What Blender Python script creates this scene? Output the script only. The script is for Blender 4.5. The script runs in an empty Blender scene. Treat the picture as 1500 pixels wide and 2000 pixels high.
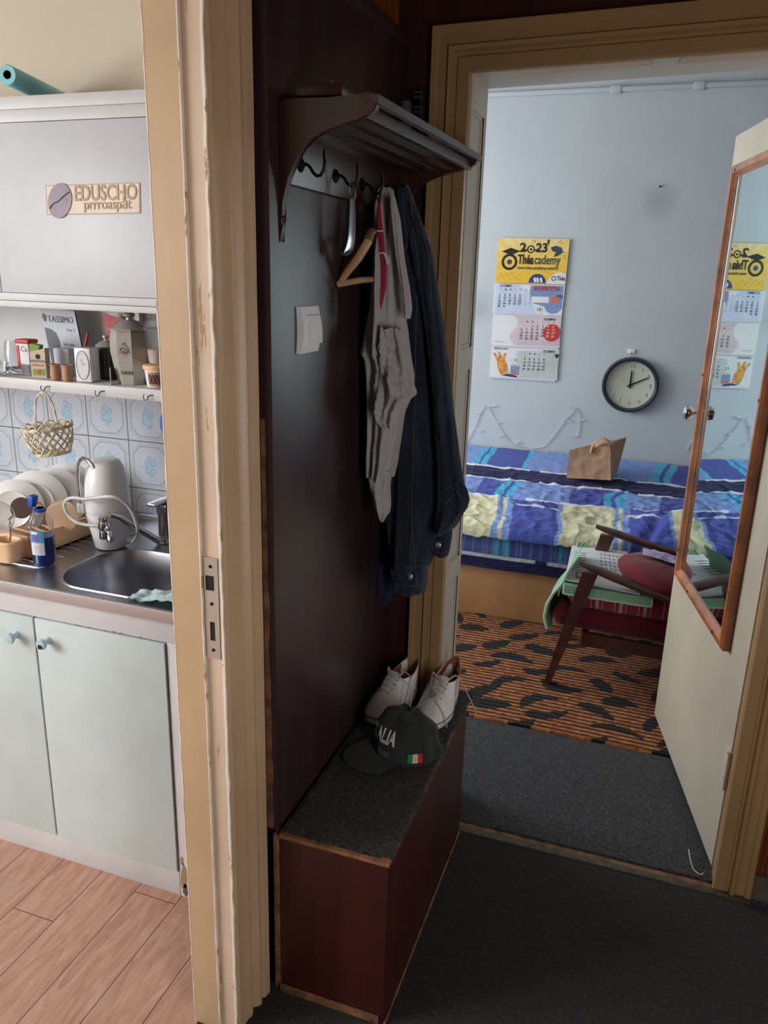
import bpy, bmesh, math, random
import numpy as np
from mathutils import Vector, Matrix, noise
random.seed(7)
PI = math.pi
col = bpy.context.scene.collection

# ------------------------------------------------------------------ camera
F = 1540.0; pitch = math.radians(16.65); yaw = math.radians(18.9); roll = math.radians(1.62)
CAM = Vector((0, 0, 1.60))
fw = Vector((-math.sin(yaw)*math.cos(pitch), math.cos(yaw)*math.cos(pitch), -math.sin(pitch)))
r0 = Vector((math.cos(yaw), math.sin(yaw), 0)); u0 = r0.cross(fw)
cr = r0*math.cos(roll)+u0*math.sin(roll); cu = -r0*math.sin(roll)+u0*math.cos(roll)
cam_data = bpy.data.cameras.new('camera'); cam = bpy.data.objects.new('camera', cam_data); col.objects.link(cam)
cam_data.sensor_fit = 'VERTICAL'; cam_data.sensor_height = 36; cam_data.sensor_width = 27
cam_data.lens = F/2000*36; cam_data.clip_start = 0.02
M = Matrix((cr, cu, -fw)).transposed().to_4x4(); M.translation = CAM
cam.matrix_world = M
bpy.context.scene.camera = cam
# measured points of the photograph taken onto the real planes of the rooms
def ray(px, py): return fw + cr*((px-750)/F) - cu*((py-1000)/F)
def atx(px, py, X): d = ray(px, py); return CAM + d*((X-CAM.x)/d.x)
def aty(px, py, Y): d = ray(px, py); return CAM + d*((Y-CAM.y)/d.y)
def atz(px, py, Z): d = ray(px, py); return CAM + d*((Z-CAM.z)/d.z)

# ------------------------------------------------------------------ materials
def lin(c):
    f = lambda v: (v/12.92 if v <= 0.04045 else ((v+0.055)/1.055)**2.4)
    return tuple(f(x/255.0) for x in c[:3])+(1.0,)
class NT:
    def __init__(s, name):
        s.m = bpy.data.materials.new(name); s.m.use_nodes = True
        s.t = s.m.node_tree; s.b = s.t.nodes['Principled BSDF']
        s.tc = None
    def n(s, kind, **kw):
        nd = s.t.nodes.new(kind)
        for k, v in kw.items():
            if k.startswith('i_'):
                key = k[2:]
                key = int(key) if key.isdigit() else key.replace('_', ' ')
                s.set(nd.inputs[key], v)
            else: setattr(nd, k, v)
        return nd
    def set(s, inp, v):
        if isinstance(v, bpy.types.NodeSocket): s.t.links.new(v, inp)
        else: inp.default_value = v
    def co(s):
        if not s.tc: s.tc = s.n('ShaderNodeTexCoord')
        return s.tc.outputs['Object']
    def math(s, op, a, b=0.0, c=0.0):
        nd = s.n('ShaderNodeMath', operation=op)
        for i, v in enumerate((a, b, c)): s.set(nd.inputs[i], v)
        return nd.outputs[0]
    def sep(s, v):
        nd = s.n('ShaderNodeSeparateXYZ'); s.set(nd.inputs[0], v); return nd.outputs
    def comb(s, x, y, z):
        nd = s.n('ShaderNodeCombineXYZ')
        for i, v in enumerate((x, y, z)): s.set(nd.inputs[i], v)
        return nd.outputs[0]
    def scale(s, v, sc):
        nd = s.n('ShaderNodeVectorMath', operation='MULTIPLY'); s.set(nd.inputs[0], v); nd.inputs[1].default_value = sc; return nd.outputs[0]
    def noise(s, sc, det=4, rough=0.6, vec=None, dist=0.0):
        nd = s.n('ShaderNodeTexNoise'); s.set(nd.inputs['Vector'], vec if vec is not None else s.co())
        nd.inputs['Scale'].default_value = sc; nd.inputs['Detail'].default_value = det; nd.inputs['Roughness'].default_value = rough
        nd.inputs['Distortion'].default_value = dist
        return nd.outputs['Fac']
    def ramp(s, f, stops):
        nd = s.n('ShaderNodeValToRGB'); s.set(nd.inputs[0], f)
        el = nd.color_ramp.elements
        while len(el) < len(stops): el.new(0.5)
        for e, (p, c) in zip(el, stops): e.position = p; e.color = c if len(c) == 4 else lin(c)
        return nd.outputs[0]
    def mix(s, f, a, b):
        nd = s.n('ShaderNodeMix', data_type='RGBA'); s.set(nd.inputs[0], f)
        for i, v in ((6, a), (7, b)): s.set(nd.inputs[i], lin(v) if isinstance(v, tuple) and len(v) == 3 else v)
        return nd.outputs[2]
    def color(s, v): s.set(s.b.inputs['Base Color'], lin(v) if isinstance(v, tuple) and len(v) == 3 else v)
    def p(s, **kw):
        names = dict(rough='Roughness', metal='Metallic', spec='Specular IOR Level', coat='Coat Weight', coatr='Coat Roughness', trans='Transmission Weight', ior='IOR', sheen='Sheen Weight', sss='Subsurface Weight', alpha='Alpha')
        for k, v in kw.items(): s.set(s.b.inputs[names[k]], v)
        return s
    def bump(s, h, strength=0.3, dist=0.002):
        nd = s.n('ShaderNodeBump'); s.set(nd.inputs['Height'], h); nd.inputs['Strength'].default_value = strength; nd.inputs['Distance'].default_value = dist
        prev = s.b.inputs['Normal']
        if prev.is_linked: s.t.links.new(prev.links[0].from_socket, nd.inputs['Normal'])
        s.t.links.new(nd.outputs[0], prev)
        return s
def plain(name, c, rough=0.5, metal=0.0, var=0.06, sc=8.0, bump=0.0, bsc=60.0, **kw):
    s = NT(name)
    if var:
        a = tuple(max(0, x*(1-var)) for x in c); b = tuple(min(255, x*(1+var)) for x in c)
        s.color(s.ramp(s.noise(sc), [(0.3, lin(a)), (0.7, lin(b))]))
    else: s.color(c)
    s.p(rough=rough, metal=metal, **kw)
    if bump: s.bump(s.noise(bsc), bump)
    return s.m
MT = {}
# painted surfaces
def paint(name, c, worn=None, wamt=0.62, rough=0.45, sc=14, stretch=(1, 1, 0.25)):
    s = NT(name); v = s.scale(s.co(), stretch)
    base = s.ramp(s.noise(3.0), [(0.3, lin(tuple(x*0.95 for x in c))), (0.7, lin(tuple(min(255, x*1.04) for x in c)))])
    if worn:
        f = s.ramp(s.noise(sc, 6, 0.75, v), [(wamt, (0, 0, 0, 1)), (wamt+0.015, (1, 1, 1, 1))])
        base = s.mix(f, base, lin(worn))
    s.color(base); s.p(rough=rough); s.bump(s.noise(40, 5, 0.7, v), 0.25, 0.001)
    return s.m
MT['cream'] = paint('cream gloss paint', (200, 168, 132), rough=0.38)
MT['cream_shaded'] = paint('shaded cream paint', (166, 134, 92), rough=0.4)  # same cream paint, hallway dimness put into a darker colour
MT['cream_door'] = paint('ivory door paint', (205, 196, 176), (150, 125, 95), 0.74, rough=0.4)
MT['lining'] = paint('off white lining paint', (200, 194, 180), (165, 140, 110), 0.72, rough=0.45)
MT['chip'] = paint('chipped pale paint', (238, 226, 208), (170, 130, 95), 0.6, rough=0.6, sc=60)
MT['rebate'] = paint('scraped rebate paint', (218, 192, 166), (180, 140, 105), 0.62, rough=0.6, sc=30, stretch=(1, 1, 0.12))
MT['white_cab'] = paint('white cabinet paint', (200, 199, 199), (120, 105, 90), 0.78, rough=0.42, sc=30, stretch=(1, 1, 1))
MT['white_panel'] = paint('white laminate door', (192, 193, 198), rough=0.4)
MT['mint'] = paint('pale mint cabinet door', (200, 213, 213), rough=0.42)
MT['pink_white'] = paint('pinkish white frame paint', (208, 207, 209), (120, 90, 75), 0.76, rough=0.45, sc=22, stretch=(1, 1, 0.6))
MT['knob'] = plain('pale blue knob plastic', (176, 202, 212), 0.3)
MT['dark'] = plain('dark gap', (22, 18, 17), 0.8)
MT['black'] = plain('black plastic', (16, 16, 18), 0.4)
# lacquered dark wood board
def lacquer(name, c1, c2, rough=0.28, worn=None, coat=0.5, spec=0.5):
    s = NT(name); v = s.scale(s.co(), (6, 6, 0.5))
    cc = s.ramp(s.noise(3.5, 6, 0.6, v), [(0.35, lin(c1)), (0.7, lin(c2))])
    if worn:
        sp = s.ramp(s.noise(70, 3, 0.5), [(0.73, (0, 0, 0, 1)), (0.76, (1, 1, 1, 1))])
        cc = s.mix(sp, cc, lin(worn))
    s.color(cc); s.p(rough=rough, coat=coat, coatr=0.3, spec=spec)
    s.bump(s.noise(2.2, 3, 0.5), 0.25, 0.004); s.bump(s.noise(90, 4, 0.6), 0.06, 0.001)
    return s.m
MT['board'] = lacquer('dark oxblood lacquer', (50, 34, 36), (68, 45, 47), 0.36, coat=0.35)
MT['bench'] = lacquer('red brown lacquer', (58, 22, 18), (74, 30, 22), 0.45, worn=(130, 80, 50), coat=0.1)
MT['shelfwood'] = lacquer('varnished brown wood', (44, 23, 20), (64, 34, 26), 0.36)
MT['edgewood'] = plain('bare worn wood edge', (120, 84, 58), 0.6, var=0.35, sc=25)
# orange wood panelling with vertical grooves
s = NT('orange wood panelling'); X, Y, Z = s.sep(s.co())[:3]
g = s.math('PINGPONG', s.math('ADD', X, Y), 0.006); v = s.scale(s.co(), (30, 30, 1.2))
c = s.ramp(s.noise(2.5, 6, 0.6, v), [(0.3, (92, 42, 14)), (0.55, (140, 72, 24)), (0.75, (165, 90, 34))])
s.color(s.mix(s.math('LESS_THAN', g, 0.0009), c, (60, 28, 10))); s.p(rough=0.35, coat=0.3); MT['panelling'] = s.m
MT['redpanel'] = lacquer('dark red brown panelling', (48, 21, 14), (64, 30, 18), 0.4)
# wall plaster
def plaster(name, c, blot=0.03, stain=None):
    s = NT(name)
    base = s.ramp(s.noise(1.6, 5, 0.55), [(0.3, lin(tuple(x*(1-blot) for x in c))), (0.7, lin(tuple(min(255, x*(1+blot)) for x in c)))])
    if stain:
        for (p, rad, sc_) in stain:
            nd = s.n('ShaderNodeVectorMath', operation='DISTANCE'); s.set(nd.inputs[0], s.co()); nd.inputs[1].default_value = p
            dd = s.math('DIVIDE', nd.outputs['Value'], rad)
            f = s.math('MULTIPLY', s.ramp(s.math('ADD', dd, s.math('MULTIPLY', s.noise(9), 0.5)), [(0.3, (1, 1, 1, 1)), (1.1, (0, 0, 0, 1))]), sc_)
            base = s.mix(f, base, lin((120, 118, 116)))
    s.color(base); s.p(rough=0.85); s.bump(s.noise(25, 5, 0.6), 0.12, 0.003); s.bump(s.noise(160, 2, 0.5), 0.08, 0.0008)
    return s.m
sm = aty(1290, 375, 4.4); sm2 = aty(938, 600, 4.4)
MT['wall_white'] = plaster('bluish white plaster', (192, 200, 205), stain=[((sm.x, sm.y, sm.z-0.04), 0.15, 0.35), (tuple(sm2), 0.16, 0.35)])
MT['wall_beige'] = plaster('beige plaster', (214, 202, 182))
MT['wall_white2'] = plaster('white plaster', (205, 205, 202))
MT['ceil'] = plaster('ceiling paint', (215, 213, 208))
# carpets
def carpet(name, a, b, fleck):
    s = NT(name)
    n1 = s.noise(105, 5, 0.9); n2 = s.noise(9, 4, 0.6); n3 = s.noise(85, 3, 0.7)
    cc = s.ramp(n1, [(0.44, lin(a)), (0.56, lin(b))])
    cc = s.mix(s.math('MULTIPLY', s.ramp(n3, [(0.58, (0, 0, 0, 1)), (0.72, (1, 1, 1, 1))]), 0.6), cc, lin(fleck))
    cc = s.mix(s.math('MULTIPLY', n2, 0.35), cc, lin(a))
    s.color(cc); s.p(rough=1.0, spec=0.1, sheen=0.2); s.bump(s.noise(420, 3, 0.8), 0.9, 0.004); s.bump(s.noise(60, 3, 0.6), 0.4, 0.004)
    return s.m
MT['carpet'] = carpet('charcoal needle felt carpet', (6, 6, 6), (50, 49, 49), (104, 101, 98))
MT['carpet_bench'] = carpet('brownish charcoal felt', (12, 11, 11), (78, 74, 70), (140, 132, 126))
MT['carpet_bed'] = carpet('slate grey felt carpet', (14, 15, 17), (74, 76, 82), (126, 128, 132))
# kitchen laminate planks along Y
s = NT('reddish oak plank vinyl'); X, Y, Z = s.sep(s.co())[:3]
w = 0.128
xi = s.math('FLOOR', s.math('DIVIDE', s.math('ADD', X, 10*w+0.015), w)); xf = s.math('FRACT', s.math('DIVIDE', s.math('ADD', X, 10*w+0.015), w))
yo = s.math('ADD', Y, s.math('MULTIPLY', xi, 0.37)); yf = s.math('FRACT', s.math('DIVIDE', yo, 0.9)); yi = s.math('FLOOR', s.math('DIVIDE', yo, 0.9))
v = s.comb(s.math('ADD', s.math('MULTIPLY', X, 7), s.math('MULTIPLY', xi, 3.3)), s.math('ADD', Y, s.math('MULTIPLY', yi, 5.1)), xi)
grain = s.noise(5.5, 8, 0.68, v, 1.6); tone = s.noise(1.3, 2, 0.5, s.comb(s.math('MULTIPLY', xi, 7.7), s.math('MULTIPLY', yi, 3.1), 0.0))
cc = s.ramp(grain, [(0.28, (152, 110, 92)), (0.5, (190, 148, 126)), (0.72, (212, 176, 154))])
cc = s.mix(s.math('MULTIPLY', tone, 0.45), cc, lin((172, 120, 98)))
blot = s.ramp(s.noise(2.6, 3, 0.6), [(0.55, (0, 0, 0, 1)), (0.75, (1, 1, 1, 1))])
cc = s.mix(s.math('MULTIPLY', blot, 0.35), cc, lin((150, 130, 130)))
seam = s.math('MAXIMUM', s.math('LESS_THAN', s.math('PINGPONG', s.math('SUBTRACT', xf, 0.0), 0.5), 0.010), s.math('LESS_THAN', s.math('PINGPONG', yf, 0.5), 0.0014))
s.color(s.mix(seam, cc, (96, 60, 50))); s.p(rough=0.42); s.bump(s.math('SUBTRACT', grain, seam), 0.15, 0.001); MT['planks'] = s.m
# tile wall (x, z)
s = NT('white tiles with blue flower sprays'); X, Y, Z = s.sep(s.co())[:3]
T = 0.15
fx = s.math('SUBTRACT', s.math('FRACT', s.math('DIVIDE', s.math('ADD', X, 3.18), T)), 0.5)
fz = s.math('SUBTRACT', s.math('FRACT', s.math('DIVIDE', s.math('ADD', Z, 1.457), T)), 0.5)
ax = s.math('ABSOLUTE', fx); az = s.math('ABSOLUTE', fz)
edge = s.math('GREATER_THAN', s.math('MAXIMUM', ax, az), 0.488)
octd = s.math('MAXIMUM', s.math('MAXIMUM', ax, az), s.math('MULTIPLY', s.math('ADD', ax, az), 0.64))
octw = s.math('ADD', octd, s.math('MULTIPLY', s.math('SUBTRACT', s.noise(60, 2), 0.5), 0.012))
line = s.math('LESS_THAN', s.math('ABSOLUTE', s.math('SUBTRACT', octw, 0.395)), 0.009)
tick = s.math('MULTIPLY', s.math('GREATER_THAN', octd, 0.42), s.math('LESS_THAN', octd, 0.46))
tick = s.math('MULTIPLY', tick, s.math('GREATER_THAN', s.math('FRACT', s.math('MULTIPLY', s.math('ADD', fx, fz), 24)), 0.6))
rad = s.math('SQRT', s.math('ADD', s.math('POWER', s.math('ADD', fx, s.math('MULTIPLY', fz, 0.4)), 2), s.math('POWER', s.math('MULTIPLY', fz, 0.8), 2)))
wv_ = s.noise(75, 3); dmin = None
for (cx_, cz_, r_) in ((-0.02, 0.13, 1.0), (0.07, 0.07, 1.15), (-0.07, 0.03, 1.1), (0.02, -0.03, 1.0), (-0.05, -0.09, 1.25), (0.07, -0.12, 1.0), (0.01, -0.20, 0.8)):
    d_ = s.math('MULTIPLY', s.math('SQRT', s.math('ADD', s.math('POWER', s.math('SUBTRACT', fx, cx_), 2), s.math('POWER', s.math('SUBTRACT', fz, cz_), 2))), 1.0/(0.085*r_))
    dmin = d_ if dmin is None else s.math('MINIMUM', dmin, d_)
dm = s.math('ADD', dmin, s.math('MULTIPLY', s.math('SUBTRACT', wv_, 0.5), 1.3))
fl = s.math('LESS_THAN', dm, 0.82)
ring = s.math('PINGPONG', s.math('MULTIPLY', dm, 1.6), 0.5)
white = s.ramp(s.noise(2), [(0.3, (196, 204, 216)), (0.7, (214, 218, 226))])
cc = s.mix(s.math('MULTIPLY', line, 0.75), white, (128, 138, 158)); cc = s.mix(s.math('MULTIPLY', tick, 0.5), cc, (150, 160, 178))
blue = s.ramp(ring, [(0.1, (120, 176, 208)), (0.45, (186, 216, 230))])
cc = s.mix(s.math('MULTIPLY', fl, 0.68), cc, blue)
vo2 = s.n('ShaderNodeTexVoronoi'); s.set(vo2.inputs['Vector'], s.comb(fx, fz, 3.0)); vo2.inputs['Scale'].default_value = 15
lf = s.math('MULTIPLY', s.math('LESS_THAN', vo2.outputs['Distance'], 0.2), s.math('MULTIPLY', s.math('LESS_THAN', rad, 0.28), s.math('GREATER_THAN', rad, 0.14)))
cc = s.mix(s.math('MULTIPLY', lf, 0.6), cc, (136, 140, 172))
cc = s.mix(edge, cc, (122, 118, 116)); s.color(cc); s.p(rough=0.16); s.bump(s.math('MULTIPLY', edge, -1.0), 0.6, 0.002); MT['tiles'] = s.m
# colour attribute cloth
def attr_cloth(name, rough=0.9, bsc=70, bump=0.4, puff=0.0):
    s = NT(name); a = s.n('ShaderNodeVertexColor'); a.layer_name = 'Col'
    s.color(a.outputs[0]); s.p(rough=rough, spec=0.15, sheen=0.1)
    if puff:
        w_ = s.n('ShaderNodeTexVoronoi'); s.set(w_.inputs['Vector'], s.scale(s.co(), (1, 1.6, 1.6))); w_.inputs['Scale'].default_value = puff
        s.bump(w_.outputs['Distance'], 0.45, 0.006)
    s.bump(s.noise(bsc, 4, 0.6), bump, 0.004)
    return s.m
MT['seersucker'] = attr_cloth('crinkled patchwork cotton', puff=38)
MT['rugmat'] = attr_cloth('brown orange cut pile rug', 1.0, 260, 0.6)
def cloth(name, c, var=0.08, weave=900, rough=0.95, sheen=0.2, fade=None):
    s = NT(name)
    cc = s.ramp(s.noise(weave, 2, 0.6), [(0.3, lin(tuple(x*(1-var*2) for x in c))), (0.7, lin(tuple(min(255, x*(1+var*2)) for x in c)))])
    if fade: cc = s.mix(s.math('MULTIPLY', s.ramp(s.noise(13, 5, 0.7, s.scale(s.co(), (1, 1, 0.35))), [(0.45, (0, 0, 0, 1)), (0.72, (1, 1, 1, 1))]), 0.75), cc, lin(fade))
    s.color(s.mix(s.math('MULTIPLY', s.noise(6, 3), 0.25), cc, lin(tuple(x*0.8 for x in c)))); s.p(rough=rough, sheen=sheen, spec=0.15)
    s.bump(s.noise(30, 4, 0.6), 0.35, 0.004); s.bump(s.noise(weave, 2, 0.5), 0.25, 0.001)
    return s.m
MT['tee'] = cloth('heather grey jersey', (178, 176, 175))
MT['denim'] = cloth('dark indigo denim', (31, 39, 55), 0.14, fade=(66, 78, 96))
MT['denim2'] = cloth('black blue denim', (24, 28, 42), 0.14)
MT['stitch'] = plain('tan stitching', (96, 84, 78), 0.9)
MT['pink'] = cloth('pink tape', (176, 40, 78))
MT['cap'] = cloth('washed charcoal cotton', (50, 54, 54), 0.08)
MT['towel'] = cloth('sage green terry', (128, 168, 140), 0.1, 500)
MT['towel_edge'] = cloth('pale mint terry edge', (170, 205, 180), 0.06, 500)
MT['maroon'] = cloth('maroon velvet', (116, 42, 50), 0.06)
MT['wine'] = cloth('wine red upholstery', (88, 20, 34), 0.1)
MT['lilac'] = cloth('lilac cloth', (178, 166, 200), 0.05)
s = NT('striped magenta cushion'); X, Y, Z = s.sep(s.co())[:3]
f = s.math('FRACT', s.math('MULTIPLY', X, 11))
cc = s.ramp(f, [(0.0, (132, 26, 62)), (0.40, (150, 30, 72)), (0.42, (214, 120, 150)), (0.46, (120, 24, 56)), (0.6, (150, 34, 74)), (0.62, (168, 150, 104)), (0.74, (168, 150, 104)), (0.76, (140, 28, 66)), (0.9, (206, 130, 156)), (0.93, (120, 22, 54))])
nd = [n for n in s.t.nodes if n.type == 'VALTORGB'][-1]; nd.color_ramp.interpolation = 'CONSTANT'
s.color(cc); s.p(rough=0.9, sheen=0.2); s.bump(s.noise(200, 3), 0.3); MT['stripes'] = s.m
# metals, glass, ceramics
s = NT('brushed stainless steel'); s.color(s.ramp(s.noise(4, 3, 0.5), [(0.3, (156, 158, 166)), (0.7, (180, 182, 190))])); s.p(metal=1.0, rough=0.34); s.bump(s.noise(60, 4, 0.6, s.scale(s.co(), (1, 8, 8))), 0.05, 0.001); MT['steel'] = s.m
s = NT('rosy steel edge'); s.color((186, 180, 182)); s.p(metal=0.6, rough=0.42); MT['steel_edge'] = s.m
MT['chrome'] = plain('chrome', (205, 205, 208), 0.08, 1.0, var=0.0)
MT['nickel'] = plain('worn plated steel', (200, 194, 184), 0.35, 0.6, var=0.08)
MT['alum'] = plain('cast aluminium', (150, 165, 172), 0.28, 1.0)
MT['iron'] = plain('blackened iron', (26, 24, 26), 0.35, 0.6)
MT['white_plastic'] = plain('white plastic', (242, 242, 244), 0.32, var=0.02)
MT['white_hose'] = plain('milky hose', (222, 222, 218), 0.35, var=0.03)
MT['porcelain'] = plain('white porcelain', (240, 239, 238), 0.15, var=0.02, coat=0.4)
MT['cer_grey'] = plain('warm grey glazed ceramic', (176, 172, 164), 0.12, var=0.04, coat=0.6)
MT['terracotta'] = plain('pale terracotta', (186, 142, 112), 0.6)
MT['orange_plastic'] = plain('peach plastic', (240, 198, 152), 0.38, var=0.03)
MT['orange_red'] = plain('orange red plastic', (206, 92, 60), 0.4)
MT['blue_plastic'] = plain('bright blue plastic', (24, 84, 190), 0.35, var=0.04)
MT['turq'] = plain('turquoise film', (138, 204, 212), 0.35, var=0.06)
MT['red'] = plain('red print', (196, 52, 58), 0.5)
MT['paper'] = plain('white paper', (224, 224, 226), 0.75, var=0.02)
MT['paper2'] = plain('bluish white paper', (206, 210, 222), 0.6, var=0.02)
MT['ink'] = plain('black ink', (26, 26, 32), 0.7, var=0.0)
MT['inkg'] = plain('grey ink', (120, 122, 132), 0.7, var=0.0)
MT['grey_print'] = plain('graphite print', (84, 84, 90), 0.5)
MT['green_print'] = plain('green print', (132, 160, 70), 0.6)
MT['kraft_box'] = plain('beige box print', (204, 188, 168), 0.6)
MT['darkjar'] = plain('dark glazed jar', (52, 54, 58), 0.2)
MT['mirror'] = plain('mirror silver', (206, 226, 228), 0.015, 1.0, var=0.0)
MT['mframe'] = plain('varnished pine frame', (158, 96, 58), 0.35, var=0.25, sc=12, coat=0.4)
MT['mahog'] = plain('dark mahogany wood', (70, 36, 28), 0.34, var=0.25, sc=15, coat=0.4)
MT['hangerwood'] = plain('beech wood', (196, 158, 116), 0.4, var=0.1)
MT['kraft'] = plain('brown kraft paper', (182, 146, 116), 0.8, var=0.08, sc=20, bump=0.6, bsc=25)
MT['wicker'] = plain('bleached wicker', (222, 204, 178), 0.6, var=0.2, sc=40)
MT['plinth'] = plain('tan plywood', (178, 132, 90), 0.5, var=0.06)
MT['clock_rim'] = plain('slate blue plastic', (40, 48, 60), 0.35)
MT['clock_face'] = plain('ivory dial', (196, 198, 180), 0.5, var=0.02)
MT['clock_num'] = plain('ivory raised numerals', (212, 214, 200), 0.4, var=0.0)
MT['leather_w'] = plain('white leather', (236, 233, 231), 0.35, var=0.04, bump=0.25, bsc=30)
MT['rubber'] = plain('white rubber', (228, 226, 222), 0.5)
MT['pipe'] = plain('grey piping', (92, 98, 110), 0.5)
MT['tan_lin'] = plain('tan brown leather lining', (150, 78, 54), 0.6)
MT['lace'] = plain('white lace', (208, 202, 194), 0.8)
MT['coffee'] = plain('violet coffee bean print', (104, 78, 98), 0.4, var=0.25, sc=20)
MT['beanline'] = plain('dark seam print', (70, 48, 66), 0.4)
MT['sticker'] = plain('cream sticker', (222, 206, 186), 0.5)
MT['goldprint'] = plain('tan print', (172, 140, 106), 0.5)
MT['yellow_print'] = None
MT['navy_print'] = plain('navy print', (36, 54, 120), 0.5)
MT['teal_print'] = plain('dark teal print', (44, 66, 84), 0.5)
MT['blue_print'] = plain('dusty blue print', (122, 146, 188), 0.5)
MT['pale_blue_print'] = plain('pale blue print', (196, 206, 226), 0.6)
MT['pink_print'] = plain('dusty pink print', (208, 190, 196), 0.6)
MT['sage_print'] = plain('pale sage print', (190, 198, 196), 0.6)
MT['redbox'] = plain('brick red print', (196, 52, 50), 0.5)
MT['orange_print'] = plain('orange print', (224, 104, 62), 0.5)
MT['amber'] = plain('amber skin print', (206, 140, 62), 0.5, var=0.25, sc=60)
MT['purple_print'] = plain('purple print', (120, 104, 176), 0.5)
MT['sky_print'] = plain('sky blue print', (90, 170, 220), 0.5)
MT['patch_g'] = plain('flag green', (30, 140, 70), 0.7, var=0); MT['patch_r'] = plain('flag red', (206, 36, 42), 0.7, var=0); MT['patch_w'] = plain('flag white', (212, 206, 196), 0.7, var=0)
MT['olive'] = plain('worn olive threshold paint', (74, 70, 56), 0.6, var=0.3, sc=30)
MT['mflower'] = plain('mauve decoration', (140, 96, 112), 0.4)
MT['concrete'] = plain('grey brown baseboard', (96, 84, 74), 0.7, var=0.15)
# glass
def glass(name, c=(240, 244, 246), rough=0.02, ior=1.45):
    s = NT(name); s.color(c); s.p(trans=1.0, rough=rough, ior=ior); return s.m
MT['glass'] = glass('clear glass'); MT['pet'] = glass('clear pet plastic', (236, 240, 246), 0.05, 1.2)
MT['frost'] = glass('cloudy plastic', (226, 226, 226), 0.4, 1.2)
MT['blue_liquid'] = plain('dark blue liquid', (16, 44, 120), 0.12, var=0.05)
# yellow sunburst of the calendar header
s = NT('yellow sunburst print'); X, Y, Z = s.sep(s.co())[:3]
an = s.math('ARCTAN2', s.math('SUBTRACT', Z, 0.60), s.math('ADD', X, 0.0)); fr = s.math('PINGPONG', s.math('MULTIPLY', an, 3.2), 0.5)
cc = s.ramp(s.math('ADD', s.math('MULTIPLY', fr, 0.5), s.math('MULTIPLY', s.math('ADD', Z, -0.54), 2.6)), [(0.1, (232, 186, 50)), (0.45, (236, 200, 90)), (0.85, (232, 222, 186))])
s.color(cc); s.p(rough=0.5); MT['yellow_print'] = s.m

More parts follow.
